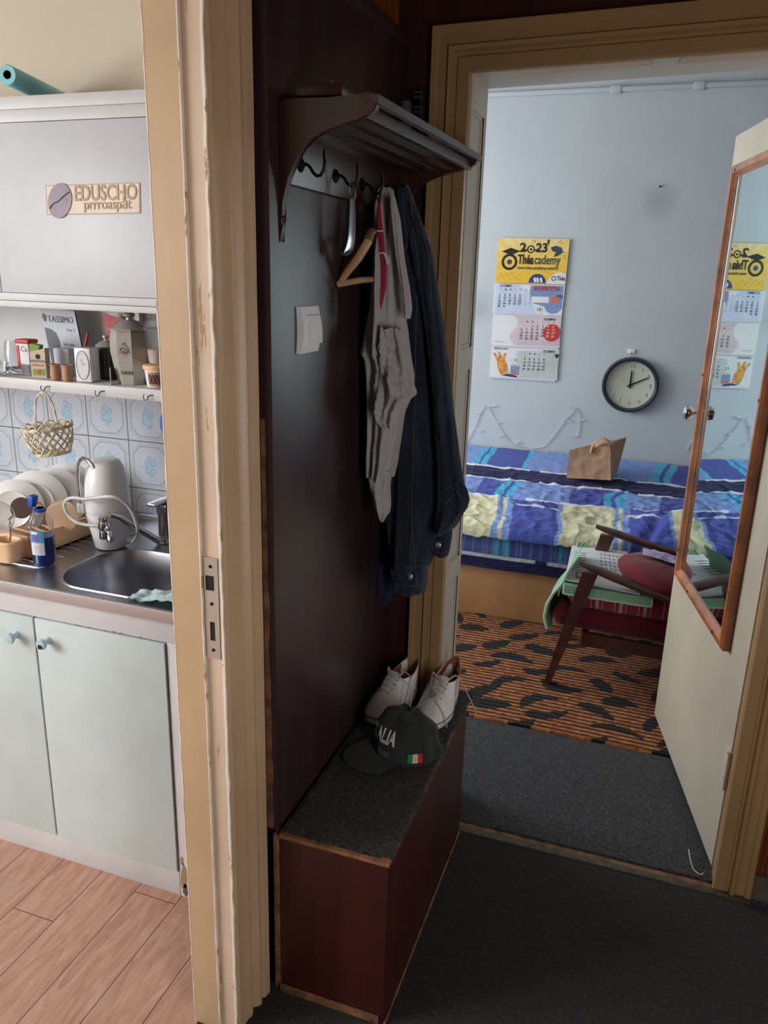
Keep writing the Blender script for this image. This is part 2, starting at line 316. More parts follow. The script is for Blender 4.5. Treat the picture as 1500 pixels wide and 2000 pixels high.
# ------------------------------------------------------------------ mesh builder
def V(*a): return Vector(a)
_font_cache = {}
def text_mesh(txt, bold=0.0):
    k = (txt, bold)
    if k not in _font_cache:
        cu_ = bpy.data.curves.new('t', 'FONT'); cu_.body = txt; cu_.offset = bold; cu_.resolution_u = 3
        ob = bpy.data.objects.new('t', cu_); col.objects.link(ob)
        dg = bpy.context.evaluated_depsgraph_get()
        me = bpy.data.meshes.new_from_object(ob.evaluated_get(dg))
        vs = [v.co.copy() for v in me.vertices]; fs = [tuple(p.vertices) for p in me.polygons]
        bpy.data.objects.remove(ob); bpy.data.curves.remove(cu_); bpy.data.meshes.remove(me)
        _font_cache[k] = (vs, fs)
    return _font_cache[k]
class MB:
    def __init__(s): s.bm = bmesh.new(); s.mats = []
    def mi(s, m):
        if isinstance(m, str): m = MT[m]
        if m not in s.mats: s.mats.append(m)
        return s.mats.index(m)
    def face(s, vs, mi, smooth=True):
        try:
            f = s.bm.faces.new(vs); f.material_index = mi; f.smooth = smooth
            return f
        except ValueError: return None
    def poly(s, pts, m): return s.face([s.bm.verts.new(p) for p in pts], s.mi(m), False)
    def box(s, c, sz, m, R=None, bev=0.0):
        c = Vector(c); h = Vector(sz)/2; mi = s.mi(m)
        R = R or Matrix.Identity(3)
        n0 = len(s.bm.faces)
        vs = [s.bm.verts.new(c + R @ Vector((x*h.x, y*h.y, z*h.z))) for x in (-1, 1) for y in (-1, 1) for z in (-1, 1)]
        fs = [s.face([vs[i] for i in q], mi, False) for q in ((0, 1, 3, 2), (4, 6, 7, 5), (0, 4, 5, 1), (2, 3, 7, 6), (0, 2, 6, 4), (1, 5, 7, 3))]
        if bev:
            es = list({e for f in fs for e in f.edges})
            r = bmesh.ops.bevel(s.bm, geom=es, offset=bev, segments=2, affect='EDGES', profile=0.6)
            for f in r['faces']: f.material_index = mi; f.smooth = True
        return s
    def bx(s, a, b, m, bev=0.0):
        a = Vector(a); b = Vector(b)
        return s.box((a+b)/2, [abs(x) for x in (b-a)], m, None, bev)
    def hexa(s, p, m):      # p: 4 bottom, 4 top (same order)
        mi = s.mi(m); v = [s.bm.verts.new(q) for q in p]
        for q in ((0, 1, 2, 3), (7, 6, 5, 4), (0, 4, 5, 1), (1, 5, 6, 2), (2, 6, 7, 3), (3, 7, 4, 0)): s.face([v[i] for i in q], mi, False)
        return s
    def prism(s, pts, ext, m, m2=None, bev=0.0):   # pts 3D polygon, extruded by ext
        ext = Vector(ext); mi = s.mi(m); mi2 = s.mi(m2) if m2 else mi
        a = [s.bm.verts.new(Vector(p)) for p in pts]; b = [s.bm.verts.new(Vector(p)+ext) for p in pts]
        f1 = s.face(a, mi, False); f2 = s.face(list(reversed(b)), mi, False); n = len(a)
        fs = [s.face([a[i], b[i], b[(i+1) % n], a[(i+1) % n]], mi2, True) for i in range(n)]
        if bev and f1:
            es = list(f1.edges)+list(f2.edges)
            r = bmesh.ops.bevel(s.bm, geom=es, offset=bev, segments=2, affect='EDGES')
        return s
    def skin(s, rings, m, closed=True, cap=True):  # rings of equal length
        mi = s.mi(m); vr = [[s.bm.verts.new(p) for p in r] for r in rings]; n = len(vr[0])
        for a, b in zip(vr, vr[1:]):
            for i in range(n if closed else n-1):
                j = (i+1) % n; s.face([a[i], a[j], b[j], b[i]], mi)
        if cap and closed: s.face(list(reversed(vr[0])), mi, False); s.face(vr[-1], mi, False)
        return vr
    def tube(s, pts, r, m, n=8, closed=False, flat=1.0, up=None):
        pts = [Vector(p) for p in pts]; k = len(pts); rr = r if isinstance(r, (list, tuple)) else [r]*k
        rings = []; prev = Vector(up) if up else None
        for i, p in enumerate(pts):
            if closed: t = pts[(i+1) % k]-pts[i-1]
            else: t = pts[min(i+1, k-1)]-pts[max(i-1, 0)]
            if t.length < 1e-9: t = Vector((0, 0, 1))
            t.normalize()
            if prev is None: prev = Vector((0, 0, 1)) if abs(t.z) < 0.9 else Vector((1, 0, 0))
            a = (prev - t*prev.dot(t))
            if a.length < 1e-6: a = t.orthogonal()
            a.normalize(); b = t.cross(a); prev = a
            rings.append([p + a*math.cos(2*PI*q/n)*rr[i] + b*math.sin(2*PI*q/n)*rr[i]*flat for q in range(n)])
        if closed: rings.append(rings[0]); s.skin(rings, m, True, False)
        else: s.skin(rings, m)
        return s
    def lathe(s, prof, o, m, n=32, axis=(0, 0, 1), xs=1.0, ang0=0.0, cap=True, mats=None):
        o = Vector(o); ax = Vector(axis).normalized(); a = ax.orthogonal().normalized() if abs(ax.z) < 0.99 else Vector((1, 0, 0)); b = ax.cross(a)
        rings = [[o + ax*z + a*r*math.cos(ang0+2*PI*i/n)*xs + b*r*math.sin(ang0+2*PI*i/n) for i in range(n)] for r, z in prof]
        s.skin(rings, m, True, cap); return s
    def grid(s, fn, nu, nv, m, cu_=False, thick=0.0):
        mi = s.mi(m)
        vs = [[s.bm.verts.new(fn(i/(nu if cu_ else nu-1), j/(nv-1))) for j in range(nv)] for i in range(nu)]
        for i in range(nu if cu_ else nu-1):
            for j in range(nv-1): s.face([vs[i][j], vs[(i+1) % nu][j], vs[(i+1) % nu][j+1], vs[i][j+1]], mi)
        return vs
    def sphere(s, c, r, m, n=16, sc=(1, 1, 1), R=None):
        c = Vector(c); R = R or Matrix.Identity(3); sc = Vector(sc)
        rings = []
        for i in range(1, n):
            th = PI*i/n
            rings.append([c + R @ Vector((r*sc.x*math.sin(th)*math.cos(2*PI*q/n), r*sc.y*math.sin(th)*math.sin(2*PI*q/n), r*sc.z*math.cos(th))) for q in range(n)])
        s.skin(rings, m); return s
    def text(s, txt, o, size, m, ex=(1, 0, 0), ey=(0, 0, 1), align='L', bold=0.0, lift=0.0006, sx=1.0, fit=0.0):
        vs, fs = text_mesh(txt, bold)
        if not vs: return s
        mi = s.mi(m); ex = Vector(ex).normalized(); ey = Vector(ey).normalized(); nz = ex.cross(ey)
        w_ = max(v.x for v in vs); off = {'L': 0, 'C': -w_/2, 'R': -w_}[align]
        if fit: sx = fit/(w_*size)
        bv = [s.bm.verts.new(Vector(o) + ex*(v.x+off)*size*sx + ey*v.y*size + nz*lift) for v in vs]
        for f in fs: s.face([bv[i] for i in f], mi, False)
        return s
    def build(s, name, parent=None, loc=None, angle=40, recalc=True, label=None):
        bmesh.ops.remove_doubles(s.bm, verts=s.bm.verts, dist=1e-6) if len(s.bm.verts) < 60000 else None
        if recalc: bmesh.ops.recalc_face_normals(s.bm, faces=s.bm.faces)
        inv = None
        if parent is not None: inv = MW[parent.name].inverted()
        elif loc is not None: inv = Matrix.Translation(-Vector(loc))
        if inv is not None: bmesh.ops.transform(s.bm, matrix=inv, verts=s.bm.verts)
        me = bpy.data.meshes.new(name); s.bm.to_mesh(me); s.bm.free()
        for m in s.mats: me.materials.append(m)
        me.set_sharp_from_angle(angle=math.radians(angle))
        ob = bpy.data.objects.new(name, me); col.objects.link(ob)
        if parent is not None: ob.parent = parent; MW[ob.name] = MW[parent.name].copy()
        else:
            if loc is not None: ob.location = loc
            MW[ob.name] = Matrix.Translation(Vector(loc)) if loc is not None else Matrix.Identity(4)
        if label: ob['label'] = label
        return ob
MW = {}
def thing(name, label, cat, loc=(0, 0, 0), group=None):
    o = bpy.data.objects.new(name, None); col.objects.link(o); o.location = loc; o.empty_display_size = 0.05
    o['label'] = label; o['category'] = cat
    if group: o['group'] = group
    MW[o.name] = Matrix.Translation(Vector(loc)); return o
def tag(o, label, cat, group=None):
    o['label'] = label; o['category'] = cat
    if group: o['group'] = group
    return o
def struct(o, label=None):
    o['kind'] = 'structure'
    if label: o['label'] = label
    return o
def nz(p, s=1.0): return noise.noise(Vector(p)*s)
# ================================================================== THE SETTING
def slab(name, a, b, m, kind=True, label=None, bev=0):
    o = MB().bx(a, b, m, bev).build(name)
    if kind: struct(o, label)
    return o
WL = -0.70        # left wall of the hallway (face)
slab('floor', (-0.80, -1.6, -0.06), (0.95, 1.985, 0.0), 'carpet', label='charcoal felt carpet of the hallway')
slab('floor', (-3.3, -1.0, -0.06), (-0.80, 2.05, 0.0), 'planks', label='reddish oak look plank floor of the kitchen')
slab('floor', (-3.0, 2.035, -0.06), (1.6, 4.5, 0.002), 'carpet_bed', label='slate grey felt carpet of the bedroom')
slab('ceiling', (-0.80, -1.6, 2.60), (0.95, 2.12, 2.66), 'panelling'); slab('ceiling', (-3.3, -1.0, 2.60), (-0.80, 2.12, 2.66), 'ceil'); slab('ceiling', (-3.0, 2.12, 2.56), (1.6, 4.5, 2.66), 'ceil')
# kitchen walls
slab('wall_kitchen_back', (-3.3, 2.02, 0), (-0.82, 2.11, 2.6), 'wall_beige')
slab('wall_kitchen_tiles', (-2.6, 2.008, 0.83), (-0.82, 2.02, 1.272), 'tiles', label='white tiles with blue flower sprays above the sink')
slab('wall_kitchen_front', (-3.3, -1.06, 0), (-0.82, -1.0, 2.6), 'wall_beige')
mb = MB(); mb.bx((-3.36, -1.06, 0), (-3.3, 2.11, 0.9), 'wall_beige'); mb.bx((-3.36, -1.06, 2.25), (-3.3, 2.11, 2.6), 'wall_beige'); mb.bx((-3.36, -1.06, 0.9), (-3.3, -0.98, 2.25), 'wall_beige'); mb.bx((-3.36, 0.42, 0.9), (-3.3, 2.11, 2.25), 'wall_beige')
struct(mb.build('wall_kitchen_left'))
# wall between hallway and kitchen with the doorway
mb = MB(); mb.bx((-0.80, 1.165, 0), (-0.707, 2.03, 2.6), 'redpanel'); mb.bx((-0.82, -1.6, 0), (-0.705, 0.36, 2.6), 'redpanel'); mb.bx((-0.82, 0.36, 2.10), (-0.705, 1.165, 2.6), 'redpanel')
struct(mb.build('wall_left'))
mb = MB(); mb.bx((-0.707, 1.30, 2.135), (-0.69, 2.03, 2.6), 'panelling'); mb.bx((-0.705, 1.30, 0.0), (-0.700, 2.03, 0.0), 'panelling')
struct(mb.build('trim_left_panelling'))
# hallway: other walls
slab('wall_right', (0.95, -1.6, 0), (1.0, 2.12, 2.6), 'panelling'); slab('wall_hall_end', (-0.80, -1.66, 0), (0.95, -1.6, 2.6), 'wall_beige')
# wall between hallway and bedroom, doorway X -.504 .. .304
mb = MB()
mb.bx((-0.82, 2.03, 0), (-0.52, 2.19, 2.6), 'wall_white2'); mb.bx((0.325, 2.03, 0), (1.6, 2.19, 2.6), 'wall_white2'); mb.bx((-0.52, 2.03, 2.085), (0.325, 2.19, 2.6), 'wall_white2'); mb.bx((-3.0, 2.12, 0), (-0.82, 2.19, 2.6), 'wall_white2')
struct(mb.build('wall_far'))
mb = MB()
mb.bx((-0.70, 2.022, 0), (-0.60, 2.03, 2.6), 'redpanel'); mb.bx((-0.60, 2.022, 2.165), (0.42, 2.03, 2.6), 'redpanel'); mb.bx((0.40, 2.022, 0.07), (0.95, 2.03, 2.6), 'panelling')
struct(mb.build('trim_far_panelling'))
mb = MB(); mb.bx((0.395, 2.006, 0), (0.95, 2.024, 0.075), 'concrete', 0.003); struct(mb.build('baseboard_far'))
# bedroom walls
slab('wall_back', (-3.0, 4.4, 0), (1.6, 4.46, 2.6), 'wall_white'); slab('wall_bedroom_right', (1.6, 2.12, 0), (1.66, 4.46, 2.6), 'wall_white2')
mb = MB(); mb.bx((-3.06, 2.12, 0), (-3.0, 4.46, 0.85), 'wall_white2'); mb.bx((-3.06, 2.12, 2.25), (-3.0, 4.46, 2.6), 'wall_white2'); mb.bx((-3.06, 2.12, 0.85), (-3.0, 2.45, 2.25), 'wall_white2'); mb.bx((-3.06, 3.95, 0.85), (-3.0, 4.46, 2.25), 'wall_white2')
struct(mb.build('wall_bedroom_left'))
def window(name, X, y0, y1, z0, z1):
    mb = MB(); t = 0.05
    mb.bx((X-0.04, y0, z0), (X+0.01, y0+t, z1), 'white_plastic'); mb.bx((X-0.04, y1-t, z0), (X+0.01, y1, z1), 'white_plastic')
    mb.bx((X-0.04, y0, z0), (X+0.01, y1, z0+t), 'white_plastic'); mb.bx((X-0.04, y0, z1-t), (X+0.01, y1, z1), 'white_plastic')
    ym = (y0+y1)/2; mb.bx((X-0.04, ym-0.03, z0), (X+0.01, ym+0.03, z1), 'white_plastic'); mb.bx((X-0.06, y0, z0-0.03), (X+0.12, y1, z0), 'white_plastic')
    struct(mb.build(name))
window('window_1', -3.32, -0.98, 0.42, 0.9, 2.25); window('window_2', -3.02, 2.45, 3.95, 0.85, 2.25)
# ceiling trunking of the bedroom wall
mb = MB(); a = aty(953, 191, 4.385); b = aty(1500, 155, 4.385); zc = (a.z+b.z)/2
mb.bx((-2.9, 4.376, zc-0.011), (1.5, 4.4, zc+0.009), 'wall_white', 0.003)
for px in (1203, 1366):
    p = aty(px, 172 if px < 1300 else 162, 4.385); mb.bx((p.x-0.025, 4.372, zc-0.017), (p.x+0.025, 4.4, zc+0.014), 'wall_white', 0.003)
struct(mb.build('trim_1'), 'white cable trunking with joint clips high on the bedroom wall')

# moulded casings -----------------------------------------------------------
# profile: (distance across from the opening edge, thickness out of the wall)
PROF = [(0.0, 0.012), (0.004, 0.018), (0.034, 0.019), (0.038, 0.022), (0.048, 0.022), (0.052, 0.013), (0.060, 0.012), (0.065, 0.021), (0.072, 0.028), (0.080, 0.027), (0.086, 0.016), (0.092, 0.028), (0.108, 0.031), (0.111, 0.026)]
def casing_run(mb, path, outv, normal, m, prof=PROF, wall=0.0, sc=1.0, toff=0.0):
    # path: list of corner points; outv: per point direction (unscaled mitre) away from the opening; normal: out of the wall
    rings = []
    for p, o in zip(path, outv):
        ring = [Vector(p) + Vector(o)*d*sc + Vector(normal)*(t-toff) for d, t in prof]
        ring += [Vector(p) + Vector(o)*prof[-1][0]*sc - Vector(normal)*wall, Vector(p) - Vector(normal)*wall]
        rings.append(ring)
    mb.skin(rings, m, True, True)
# kitchen doorway casing on the hallway side
mb = MB()
N_ = 60
def wob(z, k): return 0.0011*noise.noise(Vector((z*9, k*3.1, 0.4))) + 0.0006*noise.noise(Vector((z*40, k, 2)))
path = [(-0.705, 1.167+wob(2.1*i/N_, 1), 2.1*i/N_) for i in range(N_+1)]
casing_run(mb, path, [(0, 1, 0)]*len(path), (1, 0, 0), 'cream', sc=1.06, toff=0.0115, wall=0.004)
casing_run(mb, [(-0.705, 1.167, 2.10), (-0.705, 0.36, 2.10)], [(0, 0, 1)]*2, (1, 0, 0), 'cream', sc=1.06, toff=0.0115, wall=0.004)
struct(mb.build('trim_2'), 'cream moulded casing of the kitchen doorway')
# jamb lining of the kitchen doorway: main face, rebate strip, chipped arris
mb = MB()
def jamb_face(x0, x1, y, m, n=90, seed=0, dep=0.03, mgn=0.0012):
    vs = []
    mi = mb.mi(m)
    for i in range(n+1):
        z = 2.1*i/n
        e0 = x0 + mgn*noise.noise(Vector((z*22, seed, 1))); e1 = x1 + mgn*noise.noise(Vector((z*26, seed+5, 1)))
        vs.append([mb.bm.verts.new((e0, y+dep, z)), mb.bm.verts.new((e0, y, z)), mb.bm.verts.new((e1, y, z)), mb.bm.verts.new((e1, y+dep, z))])
    for a, b in zip(vs, vs[1:]):
        for k in range(3): mb.face([a[k], a[k+1], b[k+1], b[k]], mi, False)
jamb_face(-0.806, -0.744, 1.157, 'cream', seed=1)
jamb_face(-0.744, -0.708, 1.164, 'rebate', seed=7)
jamb_face(-0.7098, -0.7040, 1.1625, 'chip', n=160, seed=13, mgn=0.0026)
jamb_face(-0.7455, -0.7435, 1.1565, 'chip', n=160, seed=19, mgn=0.0012)
jamb_face(-0.8075, -0.8055, 1.1565, 'chip', n=160, seed=29, mgn=0.0016)
mb.bx((-0.806, 0.36, 2.085), (-0.709, 1.165, 2.1), 'cream')
jl = mb.build('trim_3', recalc=True); struct(jl, 'cream painted jamb of the kitchen doorway with chipped rebate')
# strike plate on the rebate
sp = thing('strike_plate', 'long steel strike plate with two dark slots in the kitchen door jamb', 'strike plate', (-0.727, 1.163, 0.906))
z0, z1 = 0.906, 1.106
mb = MB(); x0, x1 = -0.7405, -0.7115; y = 1.1625
sl = [(z0+0.036, z0+0.074, x0+0.009, x0+0.0195), (z1-0.064, z1-0.035, x0+0.003, x0+0.021)]
# plate as strips around the slots
zs = [z0, sl[0][0], sl[0][1], sl[1][0], sl[1][1], z1]
mb.bx((x0, y-0.0015, zs[0]), (x1, y, zs[1]), 'nickel'); mb.bx((x0, y-0.0015, zs[2]), (x1, y, zs[3]), 'nickel'); mb.bx((x0, y-0.0015, zs[4]), (x1, y, zs[5]), 'nickel')
for (a, b, xa, xb) in sl:
    mb.bx((x0, y-0.0015, a), (xa, y, b), 'nickel'); mb.bx((xb, y-0.0015, a), (x1, y, b), 'nickel')
mb.build('plate', sp)
for (a, b, xa, xb) in sl: MB().bx((xa, y-0.0006, a), (xb, y-0.0001, b), 'dark').build('slot', sp)
for zz in (z0+0.017, (z0+z1)/2+0.01, z1-0.017): MB().lathe([(0.0035, 0), (0.003, 0.0012), (0.0012, 0.0008)], ((x0+x1)/2, y-0.0015, zz), 'iron', 12, (0, -1, 0)).build('screw', sp)
# bedroom doorway casing (hallway side)
mb = MB(); XL, XR, ZT = -0.504, 0.304, 2.062
P2 = [(0.0, 0.010), (0.003, 0.016), (0.030, 0.017), (0.034, 0.012), (0.040, 0.012), (0.044, 0.026), (0.052, 0.028), (0.056, 0.020), (0.078, 0.019), (0.082, 0.024), (0.094, 0.025), (0.098, 0.018)]
casing_run(mb, [(XL, 2.022, 0), (XL, 2.022, ZT), (XR, 2.022, ZT+0.018), (XR, 2.022, 0)], [(-1, 0, 0), (-1, 0, 1.05), (1, 0, 1.05), (1, 0, 0)], (0, -1, 0), 'cream_shaded', prof=P2, sc=1.0)
struct(mb.build('trim_4'), 'cream moulded casing around the bedroom doorway')
# jamb lining of the bedroom doorway
mb = MB()
mb.bx((-0.525, 2.022, 0), (-0.510, 2.195, 2.08), 'lining')
zp = [(1.991, 1.421), (1.359, 0.811), (0.745, 0.16)]
ya, yb = 2.047, 2.168
# stiles and rails proud of the recessed panels
mb.bx((-0.510, 2.022, 0), (-0.502, ya, 2.08), 'lining', 0.001); mb.bx((-0.510, yb, 0), (-0.502, 2.195, 2.08), 'lining', 0.001)
edges = [2.08, 1.991, 1.421, 1.359, 0.811, 0.745, 0.16, 0.0]
for a, b in zip(edges[0::2], edges[1::2]): mb.bx((-0.510, ya, b), (-0.502, yb, a), 'lining', 0.001)
for a, b in zp:  # small moulding inside
    for q in ((ya, ya+0.008, b, a), (yb-0.008, yb, b, a)): mb.bx((-0.511, q[0], q[2]), (-0.505, q[1], q[3]), 'lining', 0.001)
    mb.bx((-0.511, ya, a-0.008), (-0.505, yb, a), 'lining', 0.001); mb.bx((-0.511, ya, b), (-0.505, yb, b+0.008), 'lining', 0.001)
# head
mb.hexa([(-0.525, 2.022, 2.064), (0.325, 2.022, 2.082), (0.325, 2.195, 2.082), (-0.525, 2.195, 2.064), (-0.525, 2.022, 2.09), (0.325, 2.022, 2.105), (0.325, 2.195, 2.105), (-0.525, 2.195, 2.09)], 'lining')
for (xa, xb, y1) in ((-0.44, -0.105, 2.075), (-0.04, 0.30, 2.08)):
    z_a = 2.0635+(xa+0.525)*0.0212; z_b = 2.0635+(xb+0.525)*0.0212
    mb.hexa([(xa, 2.024, z_a-0.002), (xb, 2.024, z_b-0.002), (xb+0.004, y1, z_b-0.002), (xa-0.006, y1, z_a-0.002), (xa, 2.024, z_a), (xb, 2.024, z_b), (xb, y1, z_b), (xa, y1, z_a)], 'cream')
# right jamb
mb.bx((0.306, 2.022, 0), (0.325, 2.08, 2.10), 'cream_shaded', 0.002); mb.bx((0.316, 2.08, 0), (0.330, 2.195, 2.10), 'lining', 0.001)
struct(mb.build('trim_5'), 'panelled off white lining of the bedroom doorway')
# threshold
mb = MB(); mb.bx((-0.52, 1.983, -0.02), (0.40, 2.007, 0.004), 'olive', 0.002); mb.bx((-0.52, 2.007, -0.04), (0.33, 2.04, -0.004), 'edgewood')
struct(mb.build('trim_6'), 'worn olive threshold strip of the bedroom doorway')

# bedroom door ----------------------------------------------------------------
HP = Vector((0.303, 2.085, 0)); dd = Vector((0.128-0.299, 2.894-2.08, 0)).normalized(); dn = Vector((-dd.y, dd.x, 0))   # along the leaf; out of the visible face (towards -X)
W_ = 0.832; TH = 0.036
def dp(sv, out, z): return HP + dd*sv + dn*out + Vector((0, 0, z))
door = bpy.data.objects.new('door_1', None); col.objects.link(door); door.location = HP; MW['door_1'] = Matrix.Translation(HP); struct(door, 'ivory painted bedroom door standing open'); door['category'] = 'door'
mb = MB()
Rd = Matrix((dd, dn, Vector((0, 0, 1)))).transposed()
mb.box(dp(W_/2, -TH/2, 1.03), (W_, TH, 2.035), 'cream_door', Rd, 0.003); mb.build('door_panel', door)
for zz in (0.33, 1.75):
    mb = MB(); mb.box(dp(0.012, 0.0015, zz), (0.045, 0.002, 0.125), 'cream_door', Rd, 0.0008); mb.tube([dp(-0.004, 0.004, zz-0.06), dp(-0.004, 0.004, zz+0.06)], 0.006, 'cream_door', 10)
    for k in (-0.04, 0, 0.04): mb.lathe([(0.004, 0), (0.003, 0.001)], dp(0.018, 0.0025, zz+k), 'edgewood', 8, dn)
    mb.build('hinge', door)
mb = MB(); mb.box(dp(W_+0.001, -TH/2, 0.93), (0.002, 0.022, 0.24), 'white_panel', Rd); mb.bx((0, 0, 0), (0, 0, 0), 'white_panel') if False else None
mb.build('lock_plate', door)
kz = aty(1333, 805, dp(0.76, 0.05, 0).y).z
mb = MB(); mb.lathe([(0.020, 0.0), (0.020, 0.003), (0.009, 0.005), (0.008, 0.026), (0.012, 0.029), (0.021, 0.036), (0.0245, 0.047), (0.021, 0.057), (0.010, 0.062)], dp(0.765, 0.0, kz), 'chrome', 28, dn); mb.build('door_knob', door, label='round chrome door knob')
# mirror screwed to the door
S0, S1, MZ0, MZ1 = 0.135, 0.735, 0.62, 1.95
FW = 0.034
mir = thing('mirror', 'tall wood framed mirror fixed on the open ivory bedroom door', 'mirror', dp((S0+S1)/2, 0, MZ0))
mb = MB()
pr = [(0, 0.002), (0, 0.020), (0.008, 0.028), (0.022, 0.027), (0.030, 0.016), (FW, 0.013), (FW, 0.002)]
C4 = [(S0, MZ0, 1, 1), (S1, MZ0, -1, 1), (S1, MZ1, -1, -1), (S0, MZ1, 1, -1)]
rings = [[dp(cx+sx*d, t, cz+sz*d) for d, t in pr] for cx, cz, sx, sz in C4]; rings.append(rings[0]); mb.skin(rings, 'mframe', True, False)
mb.build('mirror_frame', mir)
mb = MB(); mb.box(dp((S0+S1)/2, 0.009, (MZ0+MZ1)/2), (S1-S0-2*FW+0.006, 0.005, MZ1-MZ0-2*FW+0.006), 'mirror', Rd); mb.build('glass', mir)
for (a, b) in ((S1-0.017, MZ0+0.1), (S1-0.017, 1.32), (S0+0.09, MZ0+0.017), (S0+0.4, MZ0+0.017), (S0+0.017, 1.32), (S1-0.05, MZ1-0.017)):
    MB().lathe([(0.0045, 0), (0.004, 0.0015)], dp(a, 0.0275, b), 'iron', 10, dn).build('screw', mir)

# ================================================================== HALLWAY THINGS
# lacquered board against the left wall
PX = -0.668
brd = thing('wall_board', 'dark oxblood lacquered board lining the wall behind the coat hooks', 'panel', (PX-0.01, 1.65, 0.44))
mb = MB(); mb.bx((PX-0.026, 1.298, 0.438), (PX, 2.018, 2.132), 'board', 0.002); mb.build('board', brd)
mb = MB()
n = 80; mi = mb.mi('edgewood'); vs = []
for i in range(n+1):
    z = 0.44+0.9*i/n; w = 0.006+0.006*nz((0, z*11, 3)); w = max(0.0012, w*(1.25-i/n))
    vs.append([mb.bm.verts.new((PX-0.024, 1.2965, z)), mb.bm.verts.new((PX-0.004-0.012+w, 1.2965, z))])
for a, b in zip(vs, vs[1:]): mb.face([a[0], a[1], b[1], b[0]], mi, False)
mb.build('worn_edge', brd, label='bare wood showing on the worn edge')
MB().bx((PX-0.03, 1.30, 2.12), (PX+0.008, 2.018, 2.150), 'board', 0.004).build('top_rail', brd)

# bench chest
BZ = 0.437; BX0, BX1, BY0, BY1 = -0.664, -0.412, 1.296, 1.992
bn = thing('bench_chest', 'low red brown chest bench with felt top below the hooks', 'bench', (-0.54, 1.64, 0))
mb = MB(); mb.bx((BX0, BY0, 0.002), (BX1, BY1, BZ-0.012), 'bench', 0.004); mb.build('box', bn)
mb = MB(); mb.bx((BX0, BY0-0.004, BZ-0.014), (BX1+0.003, BY1, BZ-0.004), 'edgewood', 0.003)
mb.build('lid', bn, label='worn wooden edge of the lid')
mb = MB()
def ct(u, v):
    x = BX0+0.003+(BX1+0.004-BX0-0.003)*u; y = BY0+0.004+(BY1-BY0-0.004)*v
    e = 0.004*noise.noise(Vector((x*60, y*60, 1)))
    if u == 1 and v < 0.98: x += e
    if v == 0: y += e + (0.012 if u > 0.9 else 0)
    return V(x, y, BZ+0.0015*noise.noise(Vector((x*30, y*30, 0))) - (0.006 if (u in (0, 1) or v == 0) else 0))
mb.grid(ct, 40, 110, 'carpet_bench')
mb.grid(lambda u, v: V(-0.500+0.092*u, 1.990+0.062*v, BZ-0.001-0.004*v*v+0.002*nz((u*5, v*5, 0))), 12, 10, 'carpet_bench'); mb.grid(lambda u, v: V(-0.500+0.092*u, 1.990+0.062*v, BZ-0.007-0.004*v*v), 12, 10, 'carpet_bench'); mb.build('felt_top', bn)
mb = MB(); mb.bx((BX0-0.016, 1.2975, 0.002), (BX0-0.001, 1.32, BZ-0.01), 'edgewood', 0.002); mb.build('side_strip', bn, label='bare wood strip at the left edge')
mb = MB(); mb.bx((BX0, BY0-0.006, 0.001), (BX1-0.01, BY0-0.001, 0.022), 'edgewood', 0.002); mb.tube([(BX1+0.003, BY0, 0.003), (BX1+0.003, 1.98, 0.003)], 0.003, 'edgewood', 6); mb.build('base_strip', bn, label='worn wood strip along the floor')

# hat shelf with hooks
SY0, SY1 = 1.335, 1.995
def fx(y): return -0.489 + (y-1.335)*0.03
hs = thing('hat_shelf', 'dark varnished slatted hat shelf with curved brackets above the hooks', 'coat rack', (PX, 1.66, 1.62))
# brackets (profile in the X Z plane), from pixel outline on the near plane
outl = [(531, 196), (560, 192), (640, 190), (700, 186), (722, 178), (738, 184), (739, 200), (734, 214), (722, 225), (700, 233), (672, 240), (640, 249), (612, 265), (590, 287), (574, 315), (563, 345), (556, 375), (551, 400), (549, 420), (552, 424), (548, 432), (551, 445), (548, 460), (536, 472), (528, 474)]
pr_ = [aty(x, y, SY0) for x, y in outl]; x0_ = PX
prof_b = []
for p in pr_: prof_b.append((max(x0_, p.x), p.z))
xm = max(p[0] for p in prof_b)
def bracket(y, sgn, nm):
    mb = MB(); pts = [(x0_+(px-x0_)*((fx(y)-x0_)/(xm-x0_)), y, z) for px, z in prof_b]
    mb.prism(pts, (0, 0.018*sgn, 0), 'shelfwood', bev=0.002); return mb.build(nm, hs)
bracket(SY0, 1, 'bracket'); bracket(SY1, -1, 'bracket')
for k, (dx, zb, wd, ht) in enumerate(((0.0, 1.868, 0.012, 0.013), (0.016, 1.848, 0.012, 0.020), (0.052, 1.846, 0.020, 0.014), (0.090, 1.842, 0.020, 0.014), (0.128, 1.840, 0.020, 0.014))):
    mb = MB(); a, b = SY0+0.002, SY1-0.002
    if k == 0: a -= 0.012; b += 0.008
    pts = []
    for y_ in (a, b):
        f_ = fx(y_) + (0.006 if k == 0 else 0) - dx
        pts.append([(f_, y_, zb), (f_, y_, zb+ht), (f_-wd, y_, zb+ht), (f_-wd, y_, zb)])
    mb.skin([[Vector(q) for q in r] for r in pts], 'shelfwood'); mb.build('slat' if k else 'front_slat', hs)
mb = MB(); mb.bx((PX+0.0005, SY0+0.018, 1.751), (PX+0.010, SY1-0.018, 1.85), 'shelfwood', 0.002); mb.build('hook_rail', hs)
hooks = []
